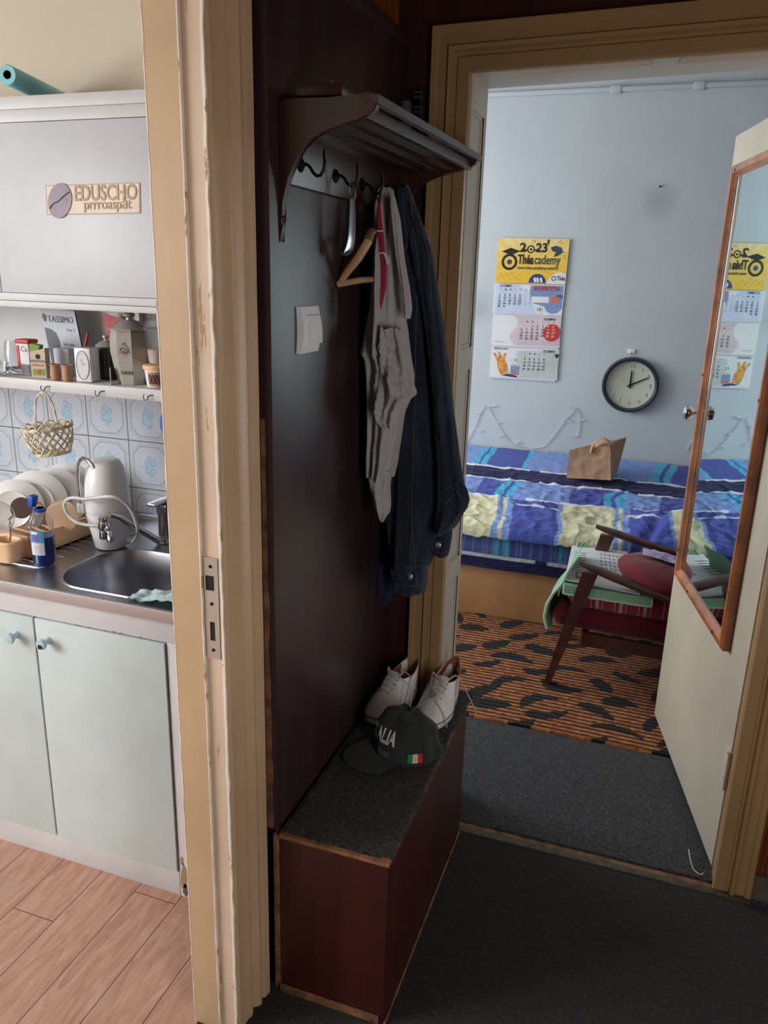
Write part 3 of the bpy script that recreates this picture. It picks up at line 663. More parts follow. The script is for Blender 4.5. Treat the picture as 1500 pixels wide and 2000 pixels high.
for k, y in enumerate((1.402, 1.565, 1.712, 1.87)):
    z = 1.788; x = PX+0.010
    mb = MB(); mb.lathe([(0.013, 0), (0.013, 0.002), (0.008, 0.005), (0.004, 0.009)], (x, y, z), 'iron', 20, (1, 0, 0))
    pts = [(x+0.006, y, z), (x+0.012, y, z+0.001), (x+0.019, y, z-0.004), (x+0.025, y, z-0.013), (x+0.032, y, z-0.019), (x+0.040, y, z-0.018), (x+0.046, y, z-0.009), (x+0.048, y, z+0.004), (x+0.046, y, z+0.016), (x+0.047, y, z+0.025)]
    mb.tube(pts, [0.0030]*8+[0.0024, 0.0018], 'iron', 10); mb.build('coat_hook', hs); hooks.append((x, y, z))
# shoehorn hanging on the second hook
x, y, z = hooks[1]
sh = thing('shoehorn', 'cast metal shoehorn hanging from the second hook', 'shoehorn', (x+0.05, y, z-0.20))
mb = MB(); hx = x+0.036
ringp = [(hx+0.0075*math.cos(t), y-0.001, z-0.031+0.016*math.sin(t)) for t in [2*PI*i/20 for i in range(20)]]
mb.tube(ringp, 0.0026, 'alum', 8, closed=True)
rings = []
for i in range(19):
    t = i/18; zz = z-0.043-0.108*t; w = 0.0082+0.002*math.sin(t*3)+0.006*max(0, t-0.55)/0.45 - (0.010*max(0, t-0.92)/0.08); xc = hx - 0.012*max(0, t-0.5)**2*4
    cv = 0.004+0.004*t
    rings.append([V(xc-w, y-0.004, zz), V(xc-w*0.5, y-0.004-cv, zz), V(xc, y-0.005-cv*1.3, zz), V(xc+w*0.5, y-0.004-cv, zz), V(xc+w, y-0.004, zz), V(xc+w*0.5, y-0.001-cv*0.6, zz), V(xc, y-0.002-cv*0.7, zz), V(xc-w*0.5, y-0.001-cv*0.6, zz)])
mb.skin(rings, 'alum'); mb.build('shoehorn_blade', sh)
# items on the hat shelf
zt = 1.857
br = thing('clothes_brush', 'brown clothes brush lying on the hat shelf', 'brush', (-0.615, 1.41, zt))
mb = MB(); mb.box((-0.610, 1.42, zt+0.040), (0.085, 0.15, 0.020), 'shelfwood', Matrix.Rotation(0.15, 3, 'Z'), 0.006); mb.build('handle', br)
mb = MB(); mb.box((-0.610, 1.42, zt+0.018), (0.065, 0.12, 0.028), 'black', Matrix.Rotation(0.15, 3, 'Z'), 0.003); mb.build('bristles', br)
um = thing('folding_umbrella', 'black folded umbrella lying on the hat shelf behind the brush', 'umbrella', (-0.58, 1.52, zt))
mb = MB()
pts = [aty(x_, y_, 1.56) for x_, y_ in ((536, 181), (552, 176), (575, 166), (600, 156), (622, 152), (634, 158))]
pts = [V(p.x, 1.56, p.z) for i, p in enumerate(pts)]
mb.tube(pts, [0.018, 0.024, 0.026, 0.026, 0.023, 0.012], 'black', 14); mb.build('cover', um)
MB().sphere(pts[-1]+V(0.006, 0.01, -0.004), 0.010, 'nickel', 10).build('tip', um)
for i_, (px_, py_) in enumerate(((650, 165), (702, 166))):
    p = aty(px_, py_, 1.40)
    tag(MB().sphere((p.x, 1.41+0.02*i_, zt+0.016), 0.013, plain('brass', (170, 140, 70), 0.35, 0.8), 12, (1, 1, 0.9)).build('brass_knob', loc=(p.x, 1.41+0.02*i_, zt)), ('small brass knob on the hat shelf beside the brush', 'small brass knob at the front corner of the hat shelf')[i_], 'knob')
# strap with rings and a dark strap hanging beside the casing
p = aty(818, 165, 1.995)
st = thing('belt', 'dark belt with two silver rings hanging beside the doorway casing', 'belt', (p.x, 2.0, 1.86))
mb = MB(); mb.tube([(p.x, 2.005, 2.03), (p.x+0.001, 2.0, 2.0), (p.x+0.002, 2.0, 1.95), (p.x+0.006, 2.0, 1.86)], 0.012, 'black', 8, flat=0.35, up=(1, 0, 0)); mb.build('strap', st)
for zz in (2.022, 2.012, 1.99, 1.98): MB().box((p.x, 1.994, zz), (0.022, 0.008, 0.004), 'chrome', None, 0.001).build('ring', st)
p = aty(790, 200, 1.97)
tag(MB().tube([(p.x-0.002, 1.985, 2.0), (p.x, 1.982, 1.95), (p.x+0.004, 1.98, 1.87)], [0.014, 0.016, 0.015], 'grey_print', 12).build('umbrella_handle', loc=(p.x, 1.98, 1.87)), 'dull grey rounded umbrella handle standing at the far end of the hat shelf', 'umbrella')

# light switch
a = atx(576, 599, PX); b = atx(622, 683, PX)
sw = thing('light_switch', 'white curved wall light switch on the dark board', 'light switch', (PX, 1.44, 1.45))
ys0, ys1, zs0, zs1 = 1.402, 1.486, 1.452, 1.540
mb = MB()
rings = []
for i in range(13):
    t = i/12; z = zs0+(zs1-zs0)*t; bow = 0.008*math.sin(PI*t); o = 0.009+bow*0.5
    rings.append([V(PX, ys0+bow*0.6, z), V(PX+o, ys0+bow*0.6+0.002, z), V(PX+o+0.001, ys1+bow*0.6-0.002, z), V(PX, ys1+bow*0.6, z)])
mb.skin(rings, 'white_plastic'); mb.build('plate', sw, angle=60)
mb = MB()
rings = []
for i in range(9):
    t = i/8; z = zs0+0.017+(zs1-zs0-0.034)*t; bow = 0.008*math.sin(PI*(0.2+0.6*t)); o = 0.014+bow*0.5+0.005*(1-t)
    rings.append([V(PX+0.005, ys0+0.017+bow*0.5, z), V(PX+o, ys0+0.017+bow*0.5, z), V(PX+o, ys1-0.010+bow*0.5, z), V(PX+0.005, ys1-0.010+bow*0.5, z)])
mb.skin(rings, 'white_plastic'); mb.build('rocker', sw, angle=30)

# wooden hanger
mb = MB(); hy = 1.60
A = aty(660, 557, hy); B = aty(718, 472, hy); Cc = aty(703, 547, hy)
hg = thing('coat_hanger', 'wooden coat hanger jutting out beside the grey shirt', 'hanger', (-0.60, hy, 1.60))
sx_ = hooks[2][0]+0.036
pts = [A, A.lerp(B, 0.33)+V(-0.003, 0, 0.006)*0, A.lerp(B, 0.66)+V(0.002, 0, -0.002), B, V(sx_-0.002, 1.68, 1.690), V(sx_, 1.735, 1.70), V(sx_+0.004, 1.80, 1.66), V(sx_+0.006, 1.87, 1.60)]
mb.tube(pts, [0.006, 0.0085, 0.0095, 0.010, 0.010, 0.010, 0.0095, 0.007], 'hangerwood', 10, flat=0.6); mb.build('shoulder_bar', hg)
mb = MB(); mb.tube([A+V(0, 0, 0.002), Cc, V(sx_+0.006, 1.86, 1.598)], 0.0065, 'hangerwood', 8); mb.build('trouser_bar', hg)
mb = MB(); mb.tube([V(sx_, 1.735, 1.70), V(sx_, 1.73, 1.74), V(sx_+0.001, 1.718, 1.764), V(sx_-0.004, 1.712, 1.776), V(sx_-0.010, 1.712, 1.768)], 0.0018, 'chrome', 8); mb.build('hook', hg)
# ------------------------------------------------------------------ hanging clothes
def interp_rows(rows, n):
    ys = [r[0] for r in rows]; out = []
    for i in range(n):
        y = ys[0]+(ys[-1]-ys[0])*i/(n-1)
        for a, b in zip(rows, rows[1:]):
            if a[0] <= y <= b[0]+1e-9:
                t = (y-a[0])/(b[0]-a[0]) if b[0] > a[0] else 0; out.append([y]+[a[k]+(b[k]-a[k])*t for k in range(1, len(a))]); break
    return out
def cloth_loft(mb, rows, Yc, b, m, n=90, seg=72, fold=0.006, nf=5, seed=0.0, sh=None, fine=0.0015, drift=1.2, flat=0.0):
    rings = []
    for (y, xl, xr) in interp_rows(rows, n):
        t = (y-rows[0][0])/(rows[-1][0]-rows[0][0])
        yc = Yc(t) if callable(Yc) else Yc
        bb = b(t) if callable(b) else b
        L = aty(xl, y, yc); R = aty(xr, y, yc); c = (L+R)/2; a0 = abs(R.x-L.x)/2; k = abs(c.x/c.y)
        bb = min(bb, 0.8*a0/max(k, .05)); a = math.sqrt(max(a0*a0-(bb*k)**2, (a0*0.3)**2)) 
        ring = []
        for q in range(seg):
            th = 2*PI*q/seg; w = math.sin(th*nf+seed+drift*math.sin(t*4+seed)) + 0.6*math.sin(th*(nf*2+1)+seed*2+t*3) + 0.8*noise.noise(Vector((math.cos(th)*1.6, math.sin(th)*1.6+seed, t*4)))
            side = abs(math.sin(th)); amp = fold*min(1.0, (a+bb)/0.06)
            d = amp*w*(0.35+0.65*side) + fine*noise.noise(Vector((math.cos(th)*7, math.sin(th)*7, t*26+seed)))
            ca, sa = math.cos(th), math.sin(th)
            if flat: ca = math.copysign(abs(ca)**(1-flat), ca); sa = math.copysign(abs(sa)**(1-flat*0.5), sa)
            ring.append(V(c.x+(a+d*0.3)*ca, c.y+(bb+d)*sa, c.z + fine*1.5*noise.noise(Vector((th*2, seed, t*9)))))
        rings.append(ring)
    mb.skin(rings, m)
    return rings
# grey T shirt --------------------------------------------------------------
YS = 1.745
ts = thing('t_shirt', 'heather grey T shirt hanging from the third hook with pink tape inside', 't-shirt', (-0.59, YS, 1.03))
mb = MB()
rows = [(366, 744, 760), (372, 737, 768), (400, 731, 775), (460, 729, 781), (520, 729, 786), (600, 724, 790), (640, 716, 794), (680, 708, 798), (693, 705, 800), (702, 712, 801), (730, 716, 806), (765, 718, 806), (800, 719, 790), (850, 719, 782), (900, 718, 775), (930, 719, 768)]
cloth_loft(mb, rows, YS, lambda t: 0.012+0.04*min(1, t*4), 'tee', n=170, fold=0.014, nf=4, seed=1.3, fine=0.0025)
mb.build('shirt_body', ts)
mb = MB(); rows = [(385, 762, 772), (430, 764, 783), (500, 772, 790), (560, 782, 800), (600, 786, 805), (622, 790, 802)]
cloth_loft(mb, rows, YS-0.045, 0.018, 'tee', n=70, fold=0.004, nf=3, seed=4); mb.build('sleeve', ts)
mb = MB(); rows = [(640, 742, 782), (690, 738, 796), (740, 734, 806), (764, 733, 813), (778, 734, 800), (800, 733, 784), (820, 736, 778), (834, 748, 774)]
cloth_loft(mb, rows, YS-0.050, 0.026, 'tee', n=90, fold=0.012, nf=4, seed=7, drift=2.6, fine=0.005); mb.build('sleeve', ts)
mb = MB(); rows = [(915, 718, 766), (950, 723, 762), (985, 732, 764), (1000, 738, 763), (1018, 744, 751)]
cloth_loft(mb, rows, YS-0.008, 0.028, 'tee', n=60, fold=0.006, nf=3, seed=9, drift=2); mb.build('shirt_tail', ts)
mb = MB(); pts = [aty(x, y, YS-0.062) for x, y in ((737, 396), (741, 425), (744, 455), (747, 490), (750, 520), (749, 560), (744, 590), (738, 615))]
pts = [V(p.x, p.y+0.012*(i == 0), p.z) for i, p in enumerate(pts)]
mb.tube(pts, [0.003, 0.005, 0.0058, 0.006, 0.006, 0.006, 0.0045, 0.002], 'pink', 8, flat=0.35, up=(1, 0, 0)); mb.build('neck_tape', ts, label='pink tape')
for (px, py) in ((742, 451), (746, 494)):
    p = aty(px, py, YS-0.067); mb = MB(); mb.box(p, (0.014, 0.004, 0.003), 'paper', None, 0.001); mb.build('tape_ring', ts, label='small white band on the pink tape')
a = aty(752, 496, YS-0.066); b = aty(759, 516, YS-0.072)
mb = MB(); mb.prism([a+V(-0.003, 0, 0), a+V(0.004, 0, 0.002), b+V(0.004, 0, 0), b+V(-0.004, 0, -0.001)], (0, 0.0012, 0), 'paper'); mb.build('care_label', ts, label='small white care label')
# denim jacket ----------------------------------------------------------------
YJ = 1.90
jk = thing('denim_jacket', 'dark indigo denim jacket hanging at the end of the hat shelf', 'jacket', (-0.53, YJ, 0.82))
mb = MB()
rows = [(362, 780, 796), (380, 772, 806), (420, 768, 818), (480, 766, 832), (560, 766, 846), (650, 764, 858), (750, 760, 868), (850, 757, 876), (950, 755, 878), (1020, 756, 872), (1060, 760, 858), (1090, 763, 846), (1104, 765, 838)]
RJ = cloth_loft(mb, rows, YJ, lambda t: 0.02+0.05*min(1, t*3), 'denim', n=150, seg=84, fold=0.012, nf=4, seed=2.2, fine=0.0015)
mb.build('body', jk)
mb = MB(); rows = [(1098, 764, 836), (1104, 763, 837), (1120, 764, 836), (1144, 766, 834), (1149, 768, 833)]
cloth_loft(mb, rows, YJ, 0.060, 'denim', n=24, seg=84, fold=0.004, nf=5, seed=2.2, fine=0.001); mb.build('waistband', jk)
mb = MB(); rows = [(400, 790, 812), (440, 792, 828), (480, 800, 842), (560, 815, 856), (650, 830, 868), (750, 842, 880), (850, 850, 892), (920, 853, 902), (945, 853, 908), (975, 853, 912), (990, 852, 910), (1010, 850, 900), (1030, 848, 888), (1038, 850, 872)]
cloth_loft(mb, rows, YJ-0.045, lambda t: 0.022+0.02*t, 'denim', n=140, seg=64, fold=0.006, nf=3, seed=5.1, drift=1.8, fine=0.003); mb.build('sleeve', jk)
mb = MB(); rows = [(1020, 848, 885), (1045, 847, 883), (1075, 846, 879), (1083, 847, 876)]
cloth_loft(mb, rows, YJ-0.005, 0.026, 'denim', n=20, seg=48, fold=0.003, nf=3, seed=3); mb.build('cuff', jk)
mb = MB(); rows = [(940, 884, 905), (955, 884, 913), (975, 886, 917), (992, 888, 913), (1002, 890, 904)]
cloth_loft(mb, rows, YJ-0.060, 0.02, 'denim', n=30, seg=40, fold=0.005, nf=4, seed=8, fine=0.002); mb.build('tab', jk)
mb = MB(); rows = [(368, 777, 800), (380, 774, 806), (400, 777, 806), (430, 782, 803), (470, 788, 800), (484, 791, 797)]
cloth_loft(mb, rows, YJ-0.048, 0.016, 'denim', n=50, seg=40, fold=0.003, nf=2, seed=1); mb.build('collar', jk)
from mathutils.bvhtree import BVHTree
def hit(obs, px, py, lift=0.0008):
    best = None
    for o in obs:
        T_ = MW[o.name] if o.parent is None else MW[o.parent.name]
        bv = BVHTree.FromPolygons([T_ @ v.co for v in o.data.vertices], [tuple(p.vertices) for p in o.data.polygons])
        r_ = bv.ray_cast(CAM, ray(px, py).normalized())
        if r_[0] is not None and (best is None or r_[3] < best[1]): best = (r_[0], r_[3])
    return best[0]-ray(px, py).normalized()*lift if best else None
def seam(pts, obs, nm='seam', r=0.0010, m='stitch', par=None):
    mb = MB(); Q = []; T_ = []
    for o in obs:
        M_ = MW[o.parent.name]; T_.append(BVHTree.FromPolygons([M_ @ v.co for v in o.data.vertices], [tuple(p.vertices) for p in o.data.polygons]))
    for a_, b_ in zip(pts, pts[1:]):
        for k in range(10):
            x = a_[0]+(b_[0]-a_[0])*k/10; y = a_[1]+(b_[1]-a_[1])*k/10; d_ = ray(x, y).normalized(); best = None
            for bv in T_:
                r_ = bv.ray_cast(CAM, d_)
                if r_[0] is not None and (best is None or r_[3] < best[1]): best = (r_[0], r_[3])
            if best: Q.append(best[0]-d_*0.0004)
    if len(Q) > 2: mb.tube(Q, r, m, 5); return mb.build(nm, par or jk)
JB = [o for o in jk.children if o.name.split('.')[0] in ('body', 'waistband', 'sleeve', 'cuff', 'tab', 'collar')]
JB = [bpy.data.objects[n_] for n_ in [o.name for o in col.objects] if bpy.data.objects[n_].parent == jk]
seam([(800, 372), (806, 440), (803, 500), (812, 560)], JB); seam([(806, 440), (818, 520), (812, 640), (810, 800), (806, 900), (804, 1000), (806, 1050), (811, 1100), (814, 1146)], JB)
seam([(804, 1040), (801, 1070), (803, 1098)], JB); seam([(765, 1106), (790, 1109), (812, 1107), (835, 1104)], JB); seam([(766, 1143), (790, 1146), (832, 1142)], JB)
seam([(786, 380), (790, 420), (797, 470)], JB); seam([(815, 400), (822, 440), (838, 500), (842, 600)], JB); seam([(848, 1042), (865, 1040), (882, 1036)], JB); seam([(847, 1078), (862, 1080), (878, 1076)], JB)
seam([(862, 958), (880, 950), (897, 965), (905, 985)], JB); seam([(870, 985), (885, 968), (900, 950)], JB); seam([(868, 640), (880, 740), (886, 800)], JB)
for bt in ((800, 1126, YJ-0.068, 0.0088), (856, 1064, YJ-0.036, 0.008)):
    p = hit(JB, bt[0], bt[1], 0.001) or aty(bt[0], bt[1], bt[2]); MB().lathe([(bt[3]*0.5, -0.006), (bt[3], -0.001), (bt[3], 0.0015), (bt[3]*0.75, 0.003), (bt[3]*0.6, 0.0015), (bt[3]*0.3, 0.0015), (bt[3]*0.25, 0.003)], p, 'nickel', 24, (-0.2, -1, 0)).build('button', jk, label='metal jacket button')
# folds of navy lining under the hem
mb = MB(); rows = [(1095, 724, 775), (1130, 730, 773), (1160, 732, 768), (1175, 734, 760)]
cloth_loft(mb, rows, YJ+0.035, 0.02, plain('navy cotton', (26, 29, 62), 0.9), n=30, seg=40, fold=0.004, nf=3, seed=3)
tag(mb.build('navy_garment', loc=(-0.6, YJ, 0.8)), 'navy garment hem peeping out behind the denim jacket', 'clothing')
mb = MB(); rows = [(470, 718, 742), (560, 700, 752), (700, 694, 762), (900, 690, 764), (1050, 694, 766), (1130, 704, 766), (1160, 716, 760)]
cloth_loft(mb, rows, YJ+0.06, 0.016, 'denim2', n=90, seg=48, fold=0.005, nf=4, seed=6)
tag(mb.build('dark_coat', loc=(-0.62, 1.96, 0.82)), 'black coat hanging behind the grey T shirt', 'coat')

# ------------------------------------------------------------------ shoes
def shoe(x, y, ang, side, label, group):
    t = thing('sneaker', label, 'shoe', (x, y, BZ+0.003), group)
    R = Matrix.Rotation(ang, 3, 'Z'); O = V(x, y, BZ+0.0035)
    W = lambda p: O + R @ p
    L_ = 0.248
    def outline(s_, sc=1.0):   # s_ 0..1 around the sole, toe at 0; local x across, y along (toe -y)
        th = 2*PI*s_
        yy = -math.cos(th)*L_/2; k = (yy+L_/2)/L_
        hw = 0.050*(math.sin(PI*min(1, max(0, k))**0.80)**0.5) * (1.0-0.26*max(0, k-0.35)/0.65) * (1-0.10*math.exp(-((k-0.55)/0.12)**2))
        sx = math.copysign(1, math.sin(th)) if abs(math.sin(th)) > 1e-6 else 0
        off = side*0.006*math.sin(PI*k)
        return V(sx*hw*sc+off, yy*(1-(1-sc)*0.4), 0)
    n = 72
    mb = MB(); rings = []
    for (z, sc) in ((0.0, 0.94), (0.003, 1.0), (0.022, 1.03), (0.026, 1.0), (0.026, 0.9)): rings.append([W(outline(i/n, sc)+V(0, 0, z)) for i in range(n)])
    mb.skin(rings, 'rubber'); mb.build('sole', t)
    mb = MB(); mb.tube([W(outline(i/n, 1.035)+V(0, 0, 0.0205)) for i in range(n)], 0.0017, 'pipe', 6, closed=True); mb.build('piping', t, label='grey line around the sole')
    # opening outline
    def opening(s_, sc=1.0):
        th = 2*PI*s_; c_ = math.cos(th); s__ = math.sin(th)
        yy = 0.060 - c_*0.066; k = (yy+0.006)/0.132
        hh = 0
        hh = 0.086*(1-k)**2*1.0 + 0.062*2*k*(1-k) + 0.106*k**2
        return V(s__*0.030*sc*(1-0.1*k), yy*sc+(1-sc)*0.06, hh)
    def upper(v, i):
        a = outline(i/n, 0.995)+V(0, 0, 0.024); b = opening(i/n)
        e = v; hz = math.sin(e*PI/2)**0.85
        k = (a.y+L_/2)/L_
        p = V(a.x+(b.x-a.x)*(e**1.55), a.y+(b.y-a.y)*(e**1.25), a.z+(b.z-a.z)*hz if k > 0.4 else a.z+(b.z-a.z)*(0.42*math.sin(e*PI/2)**0.7+0.58*e**1.6))
        cr_ = 0.0012*noise.noise(Vector((p.x*60, p.y*60, p.z*60)))
        return W(p+V(cr_, cr_, cr_))
    mb = MB(); rings = [[upper(v/16, i) for i in range(n)] for v in range(17)]
    mb.skin(rings, 'leather_w', True, False); mb.build('upper', t, angle=180)
    mb = MB(); rings = [[W(opening(i/n, 0.97)+V(0, 0, -0.0005)) for i in range(n)]]
    for v in range(1, 7):
        rings.append([W((opening(i/n, 0.97)*(1-v/6) + (outline(i/n, 0.8)*V(1, 1, 1).x*0 + V(outline(i/n, 0.75).x, 0.055+(opening(i/n).y-0.055)*0.96, 0.03))*(v/6))) for i in range(n)])
    mb.skin(list(reversed(rings)), 'tan_lin', True, False)
    f_ = [mb.bm.verts.new(p) for p in rings[-1]]; mb.face(f_, mb.mi('tan_lin'), False)
    mb.build('lining', t, angle=180, recalc=False, label='tan brown leather lining')
    # tongue
    mb = MB()
    def tg(u, v):
        yy = -0.062+0.066*v; zz = 0.060+0.042*v+0.003*math.sin(PI*v); xx = (u-0.5)*(0.03+0.008*v)
        return W(V(xx, yy-0.002, zz-0.004*abs(u-0.5)*2))
    mb.grid(tg, 8, 10, 'leather_w'); mb.build('tongue', t)
    mb = MB(); e_pts = []
    for k in range(5):
        yy = -0.054+0.013*k; zz = 0.059+0.0082*k
        for sx in (-1, 1): e_pts.append(V(sx*(0.013+0.0016*k), yy, zz+0.004))
    mb2 = MB()
    for p in e_pts: mb2.lathe([(0.0032, -0.002), (0.0032, 0.001), (0.0018, 0.0013)], W(p), 'chrome', 10, R @ Vector((0.3 if p.x > 0 else -0.3, -0.5, 0.8)))
    mb2.build('eyelets', t)
    for k in range(5):
        a = e_pts[2*k]; b = e_pts[2*k+1]; m_ = (a+b)/2+V(0, -0.002, 0.007)
        mb.tube([W(a), W(a.lerp(m_, 0.6)+V(0, 0, 0.003)), W(m_), W(b.lerp(m_, 0.6)+V(0, 0, 0.003)), W(b)], 0.0026, 'lace', 7, flat=0.6)
    top = e_pts[8], e_pts[9]
    def lace(pts): 
        Q = []
        P_ = [Vector(p) for p in pts]
        for i in range(len(P_)-1):
            p0 = P_[max(0, i-1)]; p1 = P_[i]; p2 = P_[i+1]; p3 = P_[min(len(P_)-1, i+2)]
            for q in range(8):
                u = q/8; Q.append(0.5*((2*p1)+(p2-p0)*u+(2*p0-5*p1+4*p2-p3)*u*u+(3*p1-p0-3*p2+p3)*u**3))
        Q.append(P_[-1]); mb.tube([W(q) for q in Q], 0.0024, 'lace', 7, flat=0.6)
    if side > 0:
        lace([top[0], (-0.02, 0.0, 0.112), (0.01, -0.03, 0.112), (0.045, -0.02, 0.095), (0.075, -0.035, 0.07), (0.085, -0.075, 0.035)])
        lace([top[1], (0.03, 0.0, 0.11), (0.055, -0.01, 0.10), (0.062, -0.05, 0.06), (0.065, -0.085, 0.02), (0.062, -0.10, 0.006)])
    else:
        lace([top[1], (0.035, 0.01, 0.106), (0.055, 0.0, 0.092), (0.075, -0.015, 0.075), (0.10, -0.03, 0.045), (0.112, -0.042, 0.028)])
        lace([top[0], (-0.03, 0.0, 0.106), (-0.02, -0.04, 0.09), (0.005, -0.07, 0.075), (-0.02, -0.085, 0.062), (-0.052, -0.075, 0.03), (-0.06, -0.10, 0.008)])
        lace([top[1], (0.0, -0.02, 0.108), (0.02, -0.05, 0.09), (0.01, -0.08, 0.07), (0.038, -0.10, 0.045), (0.05, -0.105, 0.012)])
    mb.build('laces', t)
    return t
shoe(-0.602, 1.890, math.radians(-11), 1, 'white lace up leather sneaker standing against the dark board', 'pair of white sneakers')
shoe(-0.470, 1.918, math.radians(-3), -1, 'white lace up sneaker at the bench edge by the door casing', 'pair of white sneakers')

# ------------------------------------------------------------------ cap
cp = thing('baseball_cap', 'charcoal baseball cap with white ITALIA lettering on the bench in front of the sneakers', 'cap', (-0.50, 1.64, BZ))
CC = V(-0.492, 1.690, BZ+0.001); ca = math.radians(222)     # brim direction
bd = V(math.cos(ca), math.sin(ca), 0); bs = V(-math.sin(ca), math.cos(ca), 0)
tilt = Matrix.Rotation(math.radians(-1.5), 3, bs)
def CW(f_, s_, z):
    p = CC + tilt @ (bd*f_ + bs*s_ + V(0, 0, z)) + V(0, 0, 0.008)
    p.z = max(p.z, BZ+0.0025); return p
RC = 0.085; HC = 0.108
def dome(th, v, k=1.0):
    # th 0 = brim front; v 0 rim .. 1 crown
    r = math.cos(v*PI/2)**0.55; z = HC*math.sin(v*PI/2)**0.85
    front = max(0, math.cos(th)); z *= 1+0.10*front*math.sin(v*PI); back = max(0, -math.cos(th))
    z -= 0.022*back*math.sin(v*PI)
    dent = 0.007*noise.noise(Vector((math.cos(th)*1.7, math.sin(th)*1.7, v*2.2+3)))
    rr = RC*r*k*(1+0.06*math.cos(th)) + dent*2*(v < 0.98)
    return CW(rr*math.cos(th)*1.05, rr*math.sin(th)*0.93, z*k+dent)
def opening_cut(th, v): return abs(((th+PI*2) % (2*PI))-PI) < 0.42 and v < 0.30
mb = MB(); nu, nv = 72, 22; mi = mb.mi('cap')
for k in (1.0, 0.965):
    vs = [[mb.bm.verts.new(dome(2*PI*i/nu, 0.995*j/(nv-1), k)) for j in range(nv)] for i in range(nu)]
    for i in range(nu):
        for j in range(nv-1):
            if opening_cut(2*PI*(i+.5)/nu, (j+.5)/(nv-1)): continue
            mb.face([vs[i][j], vs[(i+1) % nu][j], vs[(i+1) % nu][j+1], vs[i][j+1]], mi)
mb.build('crown', cp, angle=180, recalc=False)
mb = MB()
def brim(u, v, dz=0):
    th = (u-0.5)*2.15; r0_ = dome(th, 0.01); ext = 0.082*math.cos(th*0.72)**0.7*v if abs(th) < 1.08 else 0
    f_ = RC*1.11*math.cos(th) + ext*(1.0) ; s_ = RC*0.93*math.sin(th)*(1-0.05*v) + 0.10*ext*math.sin(th)
    return CW(f_, s_, 0.008 - 0.03*ext - 0.010*(abs(th)/1.08)**2*v + 0.016*v*(1-v) + dz)
vs_t = mb.grid(lambda u, v: brim(u, v), 40, 14, 'cap'); vs_b = mb.grid(lambda u, v: brim(u, v, -0.003), 40, 14, 'cap'); mi = mb.mi('cap')
for i in range(39): mb.face([vs_t[i][-1], vs_t[i+1][-1], vs_b[i+1][-1], vs_b[i][-1]], mi)
mb.build('brim', cp, angle=60)
mb = MB(); mb.tube([dome(PI+0.44*(2*q/12-1), 0.05, 1.02) for q in range(13)], 0.0075, 'cap', 8, flat=0.3, up=(0, 0, 1)); mb.build('strap', cp)
MB().sphere(CW(0, 0, HC+0.002), 0.007, 'cap', 12, (1, 1, 0.5)).build('top_button', cp)
for q in range(6):
    th = PI/6+q*PI/3; mb = MB(); mb.tube([dome(th, v/14, 1.006) for v in range(0 if abs(th-PI) > .4 else 5, 14)], 0.0012, 'cap', 5); mb.build('seam', cp)
# lettering wrapped on the front
def wrap_text(mb, txt, th0, th1, v0, v1, m, lift=0.002, bold=0.02):
    vs, fs = text_mesh(txt, bold); w_ = max(v.x for v in vs); h_ = max(v.y for v in vs)
    mi = mb.mi(m); outv = []
    for v in vs:
        th = th0+(th1-th0)*v.x/w_; vv = v0+(v1-v0)*v.y/h_; p = dome(th, vv); q = dome(th, vv, 1.03); outv.append(mb.bm.verts.new(p+(q-p).normalized()*lift))
    for f in fs: mb.face([outv[i] for i in f], mi, False)
mb = MB(); wrap_text(mb, 'ITALIA', -0.20, 0.74, 0.25, 0.47, 'patch_w', 0.0035, 0.035); mb.build('lettering', cp, label='white embroidered word ITALIA')
mb = MB()
for k, m in enumerate(('patch_g', 'patch_w', 'patch_r')):
    t0_, t1_ = 0.06+k*0.11, 0.06+(k+1)*0.11
    mb.face([mb.bm.verts.new(dome(t, v, 1.0)+(dome(t, v, 1.03)-dome(t, v)).normalized()*0.0028) for t, v in ((t0_, 0.08), (t1_, 0.08), (t1_, 0.17), (t0_, 0.17))], mb.mi({'patch_g': 'cap', 'patch_w': 'inkg', 'patch_r': 'maroon'}[m]), False)
wrap_text(mb, '1861', 0.36, 0.62, 0.07, 0.16, 'inkg', 0.0028, 0.01); mb.build('small_crest', cp, label='small embroidered crest under the word')
mb = MB()
for k, m in enumerate(('patch_g', 'patch_w', 'patch_r')):
    t0_, t1_ = 1.12+k*0.135, 1.12+(k+1)*0.135; N = 5
    for a in range(N-1):
        ta, tb = t0_+(t1_-t0_)*a/(N-1), t0_+(t1_-t0_)*(a+1)/(N-1)
        mb.face([mb.bm.verts.new(dome(t, v, 1.0)+(dome(t, v, 1.03)-dome(t, v)).normalized()*0.003) for t, v in ((ta, 0.045), (tb, 0.045), (tb, 0.17), (ta, 0.17))], mb.mi(m), False)
mb.build('flag_patch', cp, label='green white and red flag patch')

# white cord by the door foot
pts = [atz(x, y, 0.006) for x, y in ((1343, 1670), (1347, 1684), (1353, 1696), (1362, 1705), (1370, 1709), (1373, 1705))]
pts[0].z += 0.02; pts[1].z += 0.01
tag(MB().tube(pts, 0.0016, 'lace', 6).build('cord', loc=pts[2]), 'thin white cord lying on the carpet at the door foot', 'cord')

